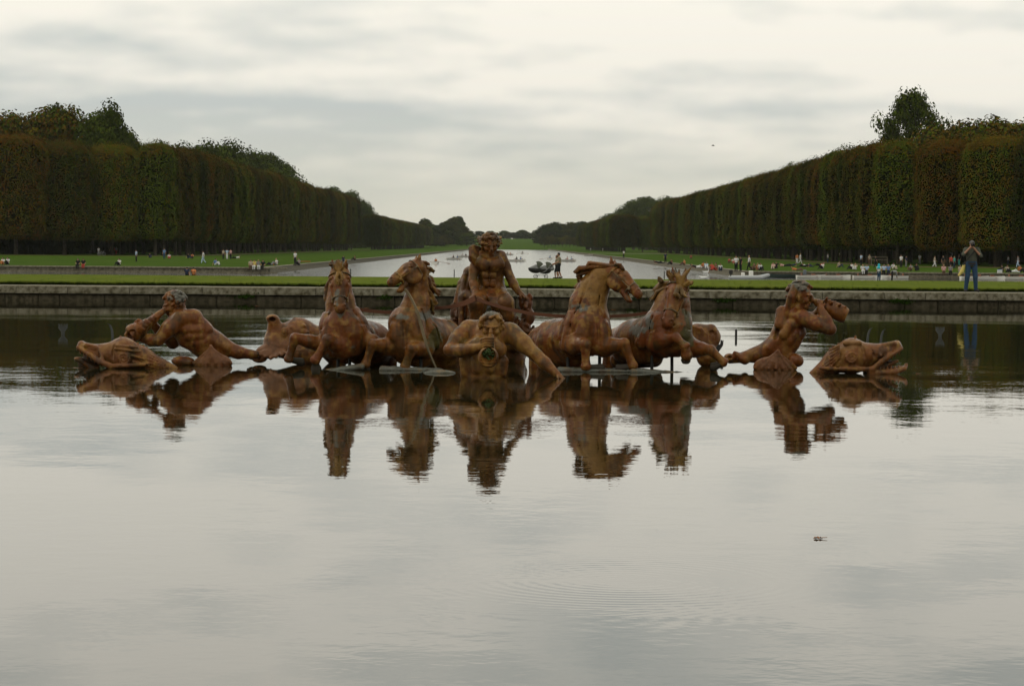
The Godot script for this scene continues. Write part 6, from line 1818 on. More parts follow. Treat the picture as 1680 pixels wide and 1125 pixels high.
func photographer() -> void:
	var j := pose({"head": Vector3(0, 1.585, 0.05), "el": Vector3(0.28, 1.2, 0.16), "er": Vector3(-0.3, 1.24, 0.14), "hl": Vector3(0.075, 1.42, 0.2), "hr": Vector3(-0.1, 1.46, 0.18), "fl": Vector3(0.16, 0.07, -0.02), "fr": Vector3(-0.18, 0.07, -0.02), "tl": Vector3(0.22, 0.04, 0.15), "tr": Vector3(-0.22, 0.04, 0.15), "kl": Vector3(0.13, 0.5, 0.03), "kr": Vector3(-0.14, 0.5, 0.03), "sl": Vector3(0.2, 1.4, 0), "sr": Vector3(-0.2, 1.4, 0), "face": Vector3(0, -0.05, 1)})
	var p := at(1594, 478, 85.3)
	p.y = 0.5
	var t := thing("person", "man in olive grey shirt and jeans taking a photograph on the stone rim", "person", p, 0.0)
	dress(t, person_shapes(j, 0.018, 1.15, 1.96, 1.18), "olive grey", "denim", "grey")
	part("belt", ring_mesh(0.158, 0.155, 0.022, 0.95), mats.leather, t)
	# camera held to the face
	var c := thing("camera", "black camera held up to the photographer's face", "camera", p + Vector3(0, 1.575, 0.22))
	part("camera_body", bevel_box(Vector3(0.135, 0.095, 0.06), 0.012), mats.iron, c, Vector3(0, -0.045, 0))
	var st := SurfaceTool.new()
	st.begin(Mesh.PRIMITIVE_TRIANGLES)
	tube_into(st, [Vector3(0, 0, 0.02), Vector3(0, 0, 0.1), Vector3(0, 0, 0.12)], [0.036, 0.04, 0.03], 14)
	part("lens_barrel", st.commit(), mats.iron, c)
	part("viewfinder_hump", bevel_box(Vector3(0.05, 0.03, 0.05), 0.01), mats.iron, c, Vector3(0, 0.05, 0))
	# shoulder bag
	var b := thing("shoulder_bag", "yellow bag on a dark strap hanging at the photographer's hip", "bag", p + Vector3(-0.3, 0.7, 0.02))
	var k := Clay.new(Vector3(-0.25, -0.4, -0.25), Vector3(0.25, 0.35, 0.25), 0.016)
	k.cap(Vector3(0.05, 0.18, 0), Vector3(-0.02, -0.02, 0), 0.05, 0.065, 0.03)
	k.cap(Vector3(-0.02, -0.02, 0), Vector3(-0.12, -0.14, 0.02), 0.065, 0.04, 0.03)
	part("pouch", k.mesh(plain(Color.WHITE)), dye("yellow"), b)
	var s2 := SurfaceTool.new()
	s2.begin(Mesh.PRIMITIVE_TRIANGLES)
	ribbon(s2, PackedVector3Array([Vector3(0.02, 0.2, 0.06), Vector3(0.14, 0.4, 0.185), Vector3(0.3, 0.6, 0.2), Vector3(0.44, 0.74, 0.13), Vector3(0.48, 0.79, 0.0), Vector3(0.4, 0.7, -0.16), Vector3(0.12, 0.3, -0.19), Vector3(0.02, 0.2, -0.04)]), 0.022, 0.004)
	part("strap", s2.commit(), mats.iron, b)

func ring_mesh(rx: float, rz: float, hh: float, y: float) -> ArrayMesh:
	var st := SurfaceTool.new()
	st.begin(Mesh.PRIMITIVE_TRIANGLES)
	var pts := PackedVector3Array()
	for i in 25:
		var a := i / 24.0 * TAU
		pts.append(Vector3(cos(a) * rx, y, sin(a) * rz))
	ribbon(st, pts, hh, 0.004)
	return st.commit()

func pram_and_pusher() -> void:
	var d := 171.0
	var p := ground_at(917, 458, d)
	var j := pose({"hl": Vector3(0.22, 1.0, 0.36), "hr": Vector3(-0.22, 1.0, 0.36), "el": Vector3(0.24, 1.12, 0.04), "er": Vector3(-0.24, 1.12, 0.04), "kl": Vector3(0.1, 0.5, 0.12), "fl": Vector3(0.1, 0.07, 0.1), "tl": Vector3(0.1, 0.04, 0.26), "kr": Vector3(-0.1, 0.5, -0.02), "fr": Vector3(-0.1, 0.08, -0.18), "tr": Vector3(-0.1, 0.04, -0.02)})
	var sh := person_shapes(j, 0.024, 0.65, 0.95)
	var t := thing("person", "man in khaki shirt and black shorts pushing the double pram", "person", p, -PI / 2)
	dress(t, sh, "khaki", "black", "dark")
	var t2 := thing("person", "bare-legged person mostly hidden behind the man with the pram", "person", p + Vector3(-0.12, 0, -0.75), -PI / 2 - 0.2)
	t2.scale = Vector3.ONE * 0.9
	dress(t2, sh, "khaki", "black", "brown")
	# double pram, facing away from the man
	var q := ground_at(890, 458, d)
	var o := thing("double_pram", "black double pram with grey hoods and covers beside the canal", "pram", q)
	for e in [[-0.5, 0.62], [0.12, 0.58]]:
		var tub := Clay.new(Vector3(-0.6, -0.4, -0.45), Vector3(0.7, 0.6, 0.45), 0.022)
		tub.ell(Vector3(0, 0, 0), Vector3(0.46, 0.27, 0.24), Basis(Vector3.BACK, -0.12), 0.02)
		tub.ell(Vector3(0.02, 0.3, 0), Vector3(0.6, 0.28, 0.4), Basis.IDENTITY, -0.02)
		part("bassinet", tub.mesh(plain(Color.WHITE)), mats.iron, o, Vector3(e[0], e[1], 0))
		var cov := Clay.new(Vector3(-0.6, -0.3, -0.45), Vector3(0.6, 0.6, 0.45), 0.022)
		cov.cap(Vector3(-0.32, 0.04, 0), Vector3(0.05, 0.13, 0), 0.1, 0.19, 0.05)
		cov.ell(Vector3(0.16, 0.06, 0), Vector3(0.2, 0.12, 0.22), Basis.IDENTITY, 0.05)
		part("cover", cov.mesh(plain(Color.WHITE)), dye("grey"), o, Vector3(e[0], e[1], 0))
		var hood := SurfaceTool.new()
		hood.begin(Mesh.PRIMITIVE_TRIANGLES)
		for i in 5:
			var a0 := 0.62 + i * 0.26
			var a1 := 0.62 + (i + 1) * 0.26
			for k in 8:
				var b0 := (k / 8.0 - 0.5) * PI
				var b1 := ((k + 1) / 8.0 - 0.5) * PI
				var f := func(a: float, b: float) -> Vector3: return Vector3(0.16 + cos(a) * cos(b) * 0.42, sin(a) * cos(b) * 0.5 + 0.02, sin(b) * 0.25)
				quad(hood, f.call(a0, b0), f.call(a1, b0), f.call(a1, b1), f.call(a0, b1))
		part("hood", hood.commit(), dye("olive grey"), o, Vector3(e[0] + 0.05, e[1] + 0.02, 0))
	for z in [-0.26, 0.26]:
		for x in [-0.46, 0.24]:
			var w := TorusMesh.new()
			w.inner_radius = 0.11
			w.outer_radius = 0.14
			w.rings = 20
			w.ring_segments = 8
			var wheel := part("wheel", w, mats.iron, o, Vector3(x, 0.14, z))
			wheel.rotation.x = PI / 2
			var spoke := SurfaceTool.new()
			spoke.begin(Mesh.PRIMITIVE_TRIANGLES)
			for i in 6:
				var a := i * PI / 3
				tube_into(spoke, [Vector3.ZERO, Vector3(cos(a), 0, sin(a)) * 0.12], [0.008, 0.006], 4)
			part("spokes", spoke.commit(), mats.steel, wheel)
	var fr := SurfaceTool.new()
	fr.begin(Mesh.PRIMITIVE_TRIANGLES)
	for z in [-0.24, 0.24]:
		tube_into(fr, [Vector3(-0.46, 0.16, z), Vector3(-0.1, 0.22, z), Vector3(0.24, 0.16, z)], [0.014, 0.014, 0.014], 6)
		tube_into(fr, [Vector3(-0.4, 0.18, z), Vector3(0.2, 0.5, z), Vector3(0.62, 0.98, z)], [0.014, 0.014, 0.014], 6)
		tube_into(fr, [Vector3(0.2, 0.18, z), Vector3(-0.2, 0.42, z)], [0.014, 0.014], 6)
	tube_into(fr, [Vector3(0.62, 0.98, -0.24), Vector3(0.62, 0.98, 0.24)], [0.018, 0.018], 6)
	part("chassis", fr.commit(), mats.steel, o)
	var bag := Clay.new(Vector3(-0.3, -0.3, -0.3), Vector3(0.3, 0.35, 0.3), 0.022)
	bag.ell(Vector3(0, 0, 0), Vector3(0.17, 0.14, 0.18), Basis.IDENTITY, 0.02)
	bag.cap(Vector3(-0.06, 0.14, 0), Vector3(0.06, 0.16, 0.02), 0.06, 0.06, 0.04)
	part("bag", bag.mesh(plain(Color.WHITE)), dye("grey"), o, Vector3(0.62, 0.66, 0.0))

# ------------------------------------------------------------------ boats, swans, fittings
func hull_mesh(l: float, b: float, h: float, inner: bool) -> ArrayMesh:
	# a clinker dinghy: pointed bow at +x, flat transom at -x
	var st := SurfaceTool.new()
	st.begin(Mesh.PRIMITIVE_TRIANGLES)
	var n := 14
	var rows := []
	var shrink := 0.05 if inner else 0.0
	for i in n + 1:
		var u := i / float(n)
		var w := (b / 2.0 - shrink) * (pow(sin(minf(u * 0.62 + 0.33, 1.0) * PI), 0.7) if u < 1.0 else 0.0) * (1.0 - pow(u, 5.0))
		var top := h * (1.0 + 0.22 * u * u + 0.06 * (1.0 - u))
		var keel := (0.05 if inner else 0.0) + h * 0.25 * pow(u, 6.0)
		var ring := []
		for k in 7:
			var a := (k - 3) / 3.0
			var y := lerpf(keel, top, pow(absf(a), 2.2))
			ring.append(Vector3((u - 0.5) * (l - shrink * 2.0), y - 0.14, w * signf(a) * pow(absf(a), 0.5)))
		rows.append(ring)
	for i in n:
		for k in 6:
			if inner: quad(st, rows[i][k], rows[i + 1][k], rows[i + 1][k + 1], rows[i][k + 1])
			else: quad(st, rows[i][k + 1], rows[i + 1][k + 1], rows[i + 1][k], rows[i][k])
	for k in range(1, 6):
		quad(st, rows[0][0], rows[0][k], rows[0][k + 1], rows[0][0])
	return st.commit()

func make_rowboat(called: String, label: String, where: Vector3, turn: float, group: String, oars: bool) -> Node3D:
	var t := thing(called, label, "boat", where, turn, group)
	if not mats.has("hull_shape"):
		mats.hull_shape = hull_mesh(3.9, 1.45, 0.55, false)
		mats.lining_shape = hull_mesh(3.9, 1.45, 0.55, true)
		mats.thwart_shape = bevel_box(Vector3(0.26, 0.035, 1.2), 0.006)
		var st := SurfaceTool.new()
		st.begin(Mesh.PRIMITIVE_TRIANGLES)
		tube_into(st, [Vector3(0, 0, 0), Vector3(0, 0, 1.5), Vector3(0, 0, 1.55), Vector3(0, 0, 2.1)], [0.025, 0.025, 0.06, 0.05], 6)
		mats.oar_shape = st.commit()
	part("hull", mats.hull_shape, mats.boat_white, t)
	part("lining", mats.lining_shape, mats.varnish, t)
	for x in [-1.15, -0.2, 0.75]:
		part("thwart", mats.thwart_shape, mats.varnish, t, Vector3(x, 0.24, 0))
	if oars:
		for s in [-1.0, 1.0]:
			var o := part("oar", mats.oar_shape, mats.varnish, t, Vector3(0.2, 0.45, s * 0.55))
			o.rotation = Vector3(0.18, (0.0 if s > 0 else PI) + 0.2 * s, 0)
	return t

func boats() -> void:
	var rng := RandomNumberGenerator.new()
	rng.seed = 31
	var tops := ["red", "white", "black", "light blue", "pink", "orange", "grey", "blue"]
	var list := [[714.6, 433, 1.5, "orange"], [745, 426, 0.3, "black"], [760, 422, 0.5, "white"], [833.5, 418.6, 0.2, "brown"], [849, 429, -0.4, "black"], [857, 416.5, 1.5, "grey"], [902, 426, 1.5, "light blue"], [932, 429, 0.35, "pink"], [967, 420, 0.2, "beige"]]
	for e in list:
		var p := on_level(e[0], e[1], CANAL_Y)
		var t := make_rowboat("rowing_boat", "white rowing boat out on the canal carrying a person in %s" % e[3], p, e[2], "rowing boats out on the canal", e[0] < 960)
		var n := 2 if e[2] < 1.0 and e[0] < 960 else 1
		for i in n:
			var q: Vector3 = t.transform * Vector3(-0.15 + i * 0.9, -0.02, 0.05)
			var r := thing("person", "person in %s seated in a rowing boat out on the canal" % (e[3] if i == 0 else tops[rng.randi() % 8]), "person", q, e[2] - PI / 2 + i * PI, "people in rowing boats")
			dress(r, crowd_shapes.rowing, e[3] if i == 0 else tops[rng.randi() % 8], "dark blue", "dark")
	for e in [[1331, 0.06], [1372, -0.04], [1424, 0.03], [1466, 3.2], [1600, 0.1], [1625, -0.02], [1672, 0.05], [1705, 0.0]]:
		var p := at(e[0], 456, 294.0 + rng.randf_range(-1.2, 1.2))
		p.y = CANAL_Y
		var mb := make_rowboat("moored_rowing_boat", "empty white rowing boat with varnished seats moored along the canal wall", p, e[1], "rowing boats moored along the canal wall", false)
		mb.scale = Vector3(0.86, 0.8, 0.86)
		part("backrest", bevel_box(Vector3(0.06, 0.3, 0.9), 0.02), mats.varnish, mb, Vector3(-1.3, 0.45, 0))
		part("backrest", bevel_box(Vector3(0.5, 0.22, 0.5), 0.02), mats.varnish, mb, Vector3(0.3, 0.42, 0))
	# inflatable with outboard and console
	var p := at(1231, 457, 284.0)
	p.y = CANAL_Y
	var t := thing("inflatable_boat", "grey inflatable boat with white console and black outboard moored by the wall", "boat", p, 0.05)
	var k := Clay.new(Vector3(-2.4, -0.3, -1.1), Vector3(2.5, 0.9, 1.1), 0.05)
	for s in [-1.0, 1.0]:
		k.cap(Vector3(-2.1, 0.12, s * 0.68), Vector3(1.1, 0.15, s * 0.68), 0.24, 0.24, 0.03)
		k.cap(Vector3(1.1, 0.15, s * 0.68), Vector3(2.0, 0.42, s * 0.18), 0.24, 0.2, 0.05)
	k.cap(Vector3(-1.7, 0.02, 0), Vector3(1.3, 0.05, 0), 0.3, 0.3, 0.05)
	part("tube", k.mesh(plain(Color.WHITE)), mat("inflatable", lin(0.27, 0.28, 0.28), 0.6), t)
	part("console", bevel_box(Vector3(0.45, 0.6, 0.5), 0.05), mats.boat_white, t, Vector3(0.1, 0.3, 0))
	part("seat", bevel_box(Vector3(0.35, 0.4, 0.6), 0.05), mats.boat_white, t, Vector3(-0.8, 0.28, 0))
	var m := part("outboard", bevel_box(Vector3(0.4, 0.5, 0.32), 0.07), mats.iron, t, Vector3(-2.15, 0.5, 0))
	part("shaft", bevel_box(Vector3(0.14, 0.9, 0.1), 0.03), mats.iron, m, Vector3(0, -0.85, 0))
	# dark motor boat behind it
	p = at(1284, 456, 296.0)
	p.y = CANAL_Y
	t = thing("motor_boat", "dark green flat boat with grey outboard lying behind the inflatable", "boat", p, PI)
	var hl := part("hull", mats.hull_shape, mat("boat_green", lin(0.03, 0.045, 0.04), 0.5), t)
	hl.scale = Vector3(1.25, 0.9, 1.1)
	part("outboard", bevel_box(Vector3(0.35, 0.6, 0.35), 0.07), mat("motor_grey", lin(0.10, 0.115, 0.13), 0.5), t, Vector3(-2.6, 0.35, 0))
	# jetty of planks along the wall
	var a := at(1446, 455, 298.6)
	var b := at(1592, 455, 298.6)
	t = thing("jetty", "weathered grey plank jetty along the foot of the canal wall", "jetty", Vector3(a.x, 0, a.z))
	var len_ := b.x - a.x
	for i in 4:
		for s in 3:
			part("plank", mats.get("jetty_plank") if mats.has("jetty_plank") else save_mesh("jetty_plank", bevel_box(Vector3(len_ / 3.0 - 0.03, 0.07, 0.28), 0.01)), mats.grey_wood, t, Vector3(len_ / 6.0 + s * len_ / 3.0, CANAL_Y + 0.22, 0.45 - i * 0.3))
	for i in 6:
		part("post", bevel_box(Vector3(0.14, 1.3, 0.14), 0.02), mats.grey_wood, t, Vector3(0.2 + i * (len_ - 0.4) / 5.0, CANAL_Y - 0.9, 0.68))
	# swans
	for e in [[1158, 448.5, 0.4, "white swan swimming by the canal wall"], [1155, 458.5, -0.3, "white swan nearest the near bank of the canal head"]]:
		var q := on_level(e[0], minf(e[1], 457.5), CANAL_Y)
		var w := Clay.new(Vector3(-0.7, -0.3, -0.5), Vector3(0.7, 1.0, 0.5), 0.035)
		w.ell(Vector3(0, 0.12, 0), Vector3(0.42, 0.2, 0.22), Basis(Vector3.BACK, 0.1), 0.03)
		w.cap(Vector3(-0.3, 0.2, 0), Vector3(-0.5, 0.3, 0), 0.12, 0.04, 0.05)
		w.cap(Vector3(0.32, 0.2, 0), Vector3(0.46, 0.45, 0), 0.09, 0.055, 0.05)
		w.cap(Vector3(0.46, 0.45, 0), Vector3(0.36, 0.7, 0), 0.055, 0.05, 0.02)
		w.cap(Vector3(0.36, 0.7, 0), Vector3(0.48, 0.76, 0), 0.05, 0.055, 0.02)
		var t3 := thing("swan", e[3], "swan", q, e[2], "swans on the canal")
		part("body", w.mesh(plain(Color.WHITE)), dye("white"), t3)
		var beak := SurfaceTool.new()
		beak.begin(Mesh.PRIMITIVE_TRIANGLES)
		tube_into(beak, [Vector3(0.5, 0.76, 0), Vector3(0.64, 0.71, 0)], [0.035, 0.012], 6)
		part("beak", beak.commit(), dye("orange"), t3)

func save_mesh(called: String, m: Mesh) -> Mesh:
	mats[called] = m
	return m

func fittings() -> void:
	# crown nozzles: a flared cup with spikes on a stem
	for e in [[102.5, 54.0, "pale crown-shaped fountain nozzle left standing alone by the spiral-eyed curled-lip fish", 0], [1543, 56.5, "pale crown-shaped fountain nozzle standing alone beyond the gaping fish", 0], [1176, 46.0, "dark spiked iron fountain crown beside the ribbed fish", 1]]:
		var p := at(e[0], 545, e[1])
		var t := thing("fountain_nozzle", e[2], "nozzle", Vector3(p.x, 0, p.z), 0.0, "fountain nozzles in the basin")
		var st := SurfaceTool.new()
		st.begin(Mesh.PRIMITIVE_TRIANGLES)
		var k := 0.8 if e[3] == 0 else 1.0
		tube_into(st, [Vector3(0, -0.3, 0), Vector3(0, 0.06 * k, 0), Vector3(0, 0.08 * k, 0), Vector3(0, 0.17 * k, 0), Vector3(0, 0.19 * k, 0)], [0.045 * k, 0.045 * k, 0.06 * k, 0.12 * k, 0.115 * k], 14)
		part("cup", st.commit(), mats.iron if e[3] else mats.old_metal, t)
		for i in 9:
			var a := i / 9.0 * TAU
			var s := SurfaceTool.new()
			s.begin(Mesh.PRIMITIVE_TRIANGLES)
			tube_into(s, [Vector3(cos(a) * 0.105, 0.18, sin(a) * 0.105) * k, Vector3(cos(a) * 0.12, 0.27, sin(a) * 0.12) * k], [0.016 * k, 0.008 * k], 5)
			part("spike", s.commit(), mats.iron if e[3] else mats.old_metal, t)
	# plain jet pipes, bottle shaped
	for e in [[184, 52.0, -0.12], [209, 52.0, -0.03], [1424, 53.0, 0.12], [1446, 52.0, 0.1]]:
		var p := at(e[0], 548, e[1])
		var st := SurfaceTool.new()
		st.begin(Mesh.PRIMITIVE_TRIANGLES)
		tube_into(st, [Vector3(0, -0.3, 0), Vector3(0, 0.04, 0), Vector3(e[2] * 0.1, 0.16, 0), Vector3(e[2] * 0.3, 0.22, 0), Vector3(e[2] * 0.4, 0.25, 0), Vector3(e[2] * 0.42, 0.26, 0), Vector3(e[2] * 0.9, 0.30, 0)], [0.026, 0.026, 0.024, 0.02, 0.022, 0.01, 0.003], 10)
		tag(part("jet_pipe", st.commit(), mats.old_metal, self, Vector3(p.x, 0, p.z)), "thin grey bottle-shaped jet pipe sticking out of the basin water", "pipe", "jet pipes in the basin")
	var q := at(1208, 548, 55.0)
	var st2 := SurfaceTool.new()
	st2.begin(Mesh.PRIMITIVE_TRIANGLES)
	tube_into(st2, [Vector3(0, -0.3, 0), Vector3(0, 0.17, 0), Vector3(0, 0.18, 0)], [0.026, 0.026, 0.01], 10)
	tag(part("jet_pipe", st2.commit(), mats.iron, self, Vector3(q.x, 0, q.z)), "short straight dark pipe standing alone in the open basin water", "pipe")
	# fallen leaves afloat
	var rng := RandomNumberGenerator.new()
	rng.seed = 64
	for e in [[1223, 631], [1296, 623], [1342, 883], [1506, 613], [600, 505], [1005, 508], [1330, 505], [258, 628], [420, 502]]:
		var p := on_level(e[0], e[1], 0.003)
		var st := SurfaceTool.new()
		st.begin(Mesh.PRIMITIVE_TRIANGLES)
		var r := 0.035 if e[1] > 600 else 0.06
		var n := 9
		for i in n:
			var a0 := i * TAU / n
			var a1 := (i + 1) * TAU / n
			var r0 := r * (1.0 if i % 2 == 0 else 0.55)
			var r1 := r * (1.0 if (i + 1) % 2 == 0 else 0.55)
			quad(st, Vector3(0, 0, 0), Vector3(cos(a0) * r0, 0.012 * (i % 2), sin(a0) * r0), Vector3(cos(a1) * r1, 0.012 * ((i + 1) % 2), sin(a1) * r1), Vector3(0, 0, 0))
		tube_into(st, [Vector3(0, 0.004, 0), Vector3(r * 1.8, 0.008, r * 0.3)], [0.003, 0.002], 4)
		tag(part("fallen_leaf", st.commit(), mats.dead_leaf, self, p), "brown fallen leaf floating on the basin water", "leaf", "fallen leaves afloat")
	# lawn things
	var bl := on_level(499, 429, LAWN_Y)
	tag(part("blanket", bevel_box(Vector3(1.9, 0.06, 1.5), 0.02), dye("red"), self, bl), "red picnic blanket spread on the lawn of the bank without boats", "blanket")
	var co := on_level(1641, 448, LAWN_Y)
	var cool := thing("cool_box", "white cool box on the lawn beside the picnic group", "box", co)
	part("box", bevel_box(Vector3(0.55, 0.34, 0.36), 0.03), dye("white"), cool)
	part("lid", bevel_box(Vector3(0.57, 0.07, 0.38), 0.02), dye("light blue"), cool, Vector3(0, 0.342, 0))
	# wooden rail frame by the trees
	var ra := on_level(1430.5, 434, LAWN_Y)
	var rb := on_level(1452.5, 434, LAWN_Y)
	var fr := thing("wooden_frame", "open wooden rail frame standing on the lawn under the trees", "frame", ra)
	for s in [0.0, rb.x - ra.x]:
		part("post", bevel_box(Vector3(0.12, 1.35, 0.12), 0.01), mats.grey_wood, fr, Vector3(s, 0, 0))
	for y in [0.75, 1.24]:
		part("rail", bevel_box(Vector3(rb.x - ra.x + 0.2, 0.1, 0.06), 0.01), mats.grey_wood, fr, Vector3((rb.x - ra.x) / 2.0, y, 0.095))
	# bicycle beside the couple under the trees
	var bp := on_level(166, 419, LAWN_Y)
	var bike := thing("bicycle", "bicycle beside the person in white under the dark trees", "bicycle", bp, 0.3)
	for x in [-0.52, 0.52]:
		var w := TorusMesh.new()
		w.inner_radius = 0.31
		w.outer_radius = 0.345
		var wh := part("wheel", w, mats.steel, bike, Vector3(x, 0.345, 0))
		wh.rotation.x = PI / 2
	var bf := SurfaceTool.new()
	bf.begin(Mesh.PRIMITIVE_TRIANGLES)
	for e in [[-0.52, 0.345, -0.12, 0.8], [-0.52, 0.345, 0.0, 0.32], [0.0, 0.32, -0.14, 0.9], [-0.12, 0.78, 0.38, 0.82], [0.0, 0.32, 0.38, 0.78], [0.52, 0.345, 0.36, 0.98]]:
		tube_into(bf, [Vector3(e[0], e[1], 0), Vector3(e[2], e[3], 0)], [0.018, 0.018], 6)
	part("frame", bf.commit(), mats.steel, bike)
	part("saddle", bevel_box(Vector3(0.26, 0.05, 0.14), 0.02), mats.iron, bike, Vector3(-0.15, 0.9, 0))
	var hb := SurfaceTool.new()
	hb.begin(Mesh.PRIMITIVE_TRIANGLES)
	tube_into(hb, [Vector3(0.36, 1.0, -0.3), Vector3(0.36, 1.0, 0.3)], [0.018, 0.018], 6)
	part("handlebar", hb.commit(), mats.iron, bike)
	# van parked in the dark under the trees
	var vp := on_level(1566, 430, LAWN_Y)
	var van := thing("parked_van", "dark van parked in the shade under the clipped trees", "van", vp)
	part("body", bevel_box(Vector3(4.6, 1.0, 1.9), 0.12), mats.iron, van, Vector3(0, 0.35, 0))
	part("cabin", bevel_box(Vector3(3.4, 0.75, 1.75), 0.2), mats.iron, van, Vector3(0.4, 1.3, 0))
	part("windscreen", bevel_box(Vector3(0.05, 0.5, 1.5), 0.01), mats.steel, van, Vector3(-1.31, 1.42, 0))
	for x in [-0.5, 0.5, 1.5]:
		part("window", bevel_box(Vector3(0.8, 0.42, 0.02), 0.005), mats.steel, van, Vector3(x, 1.45, 0.88))
	for x in [-1.4, 1.4]:
		for z in [-0.85, 0.85]:
			var w := CylinderMesh.new()
			w.top_radius = 0.33
			w.bottom_radius = 0.33
			w.height = 0.2
			var wh := part("wheel", w, mats.shoe, van, Vector3(x, 0.33, z))
			wh.rotation.x = PI / 2
	# a bird high over the avenue
	var bird := SurfaceTool.new()
	bird.begin(Mesh.PRIMITIVE_TRIANGLES)
	tube_into(bird, [Vector3(-0.16, 0, 0), Vector3(-0.04, 0.02, 0), Vector3(0.1, 0.01, 0), Vector3(0.2, 0, 0)], [0.01, 0.045, 0.04, 0.008], 6)
	for s in [-1.0, 1.0]:
		quad(bird, Vector3(-0.05, 0.02, 0), Vector3(0.07, 0.02, 0), Vector3(0.02, 0.1, s * 0.2), Vector3(-0.05, 0.1, s * 0.2))
		quad(bird, Vector3(-0.05, 0.1, s * 0.2), Vector3(0.02, 0.1, s * 0.2), Vector3(0.1, 0.05, s * 0.42), Vector3(0.07, 0.05, s * 0.42))
	tag(part("bird", bird.commit(), mats.iron, self, at(1170, 239, 260.0)), "small dark bird flying in the grey sky", "bird")

func small_things() -> void:
	mat("skin", lin(0.26, 0.135, 0.08), 0.6, 0.35)
	mat("shoe", lin(0.02, 0.018, 0.016), 0.7)
	mat("leather", lin(0.03, 0.02, 0.014), 0.6)
	mat("steel", lin(0.25, 0.25, 0.25), 0.4).metallic = 0.6
	mat("old_metal", lin(0.045, 0.047, 0.042), 0.55)
	mat("boat_white", lin(0.58, 0.57, 0.52), 0.5)
	mat("varnish", lin(0.20, 0.08, 0.04), 0.5)
	mat("grey_wood", lin(0.13, 0.11, 0.08), 0.9)
	mat("dead_leaf", lin(0.20, 0.085, 0.03), 0.8)
	crowd()
	photographer()
	pram_and_pusher()
	boats()
	fittings()

# ------------------------------------------------------------------ sky and start
func sky_image() -> Image:
	# overcast: a high layer of grey-white cloud seen in perspective, thinner and bluer in places
	var low := noise(0.55, 61, 5)
	var wide := noise(0.16, 62, 3)
	var shade := func(dir: Vector3) -> Color:
		var e := maxf(dir.y, 0.0)
		var k := 1.0 / (e + 0.12)
		var p := Vector2(dir.x, dir.z) * k
		var n := low.get_noise_2d(p.x * 2.3, p.y * 2.3)
		var w := wide.get_noise_2d(p.x * 1.7 + 43.0, p.y * 1.7 - 7.0)
		var fade := clampf(e / 0.045, 0.0, 1.0)
		var fine := low.get_noise_2d(p.x * 6.5 + 9.0, p.y * 6.5)
		var c := clampf(0.5 + (n * 0.85 + w * 0.95 + fine * 0.45) * (0.35 + 0.65 * fade), 0.0, 1.0)
		var col := Color(0.50, 0.53, 0.505).lerp(Color(0.80, 0.77, 0.685), c)
		var hz := Color(0.67, 0.645, 0.525)
		col = hz.lerp(col, clampf(e / 0.06 + 0.1, 0.0, 1.0))
		return col * (0.98 + 2.6 * e - 1.7 * e * e)
	var im := Image.create_empty(1024, 512, false, Image.FORMAT_RGB8)
	for y in 512:
		var up := (0.5 - (y + 0.5) / 512.0) * PI
		for x in 1024:
			if up < 0.0 and x > 0 and y > 258:
				im.set_pixel(x, y, im.get_pixel(0, y))
				continue
			var az := (x + 0.5) / 1024.0 * TAU
			im.set_pixel(x, y, (shade.call(Vector3(sin(az) * cos(up), sin(up), -cos(az) * cos(up))) * 0.52).linear_to_srgb())
	im.resize(4096, 2048, Image.INTERPOLATE_CUBIC)
	# the band near the horizon at full fineness, all the way round
	for y in range(820, 1024):
		var up := (0.5 - (y + 0.5) / 2048.0) * PI
		for x in 4096:
			var az := (x + 0.5) / 4096.0 * TAU
			im.set_pixel(x, y, (shade.call(Vector3(sin(az) * cos(up), sin(up), -cos(az) * cos(up))) * 0.52).linear_to_srgb())
	return im

func light_and_lens() -> void:
	lens = Basis.from_euler(Vector3(deg_to_rad(PITCH), 0, deg_to_rad(ROLL)))
	var cam := Camera3D.new()
	cam.name = "camera"
	cam.fov = rad_to_deg(2.0 * atan(562.5 / FOCAL))
	cam.near = 0.1
	cam.far = 9000.0
	cam.transform = Transform3D(lens, EYE)
	add_child(cam)
	cam.current = true
	var env := Environment.new()
	env.background_mode = Environment.BG_SKY
	var sm := PanoramaSkyMaterial.new()
	sm.panorama = ImageTexture.create_from_image(sky_image())
	sm.energy_multiplier = 1.92
	var sky := Sky.new()
	sky.sky_material = sm
	env.sky = sky
	env.tonemap_mode = Environment.TONE_MAPPER_LINEAR
	env.tonemap_exposure = 1.0
	env.sdfgi_enabled = true
	env.ssao_enabled = true
	env.ssil_enabled = true
	env.fog_enabled = true
	env.fog_density = 0.000022
	env.fog_light_color = Color(0.86, 0.87, 0.84)
	var we := WorldEnvironment.new()
	we.name = "world"
	we.environment = env
	add_child(we)
	var sun := DirectionalLight3D.new()
	sun.name = "sun"
	sun.light_energy = 0.25
	sun.light_angular_distance = 25.0
	sun.light_color = Color(1.0, 0.95, 0.86)
	sun.shadow_enabled = true
	sun.rotation_degrees = Vector3(-50, -105, 0)
	add_child(sun)

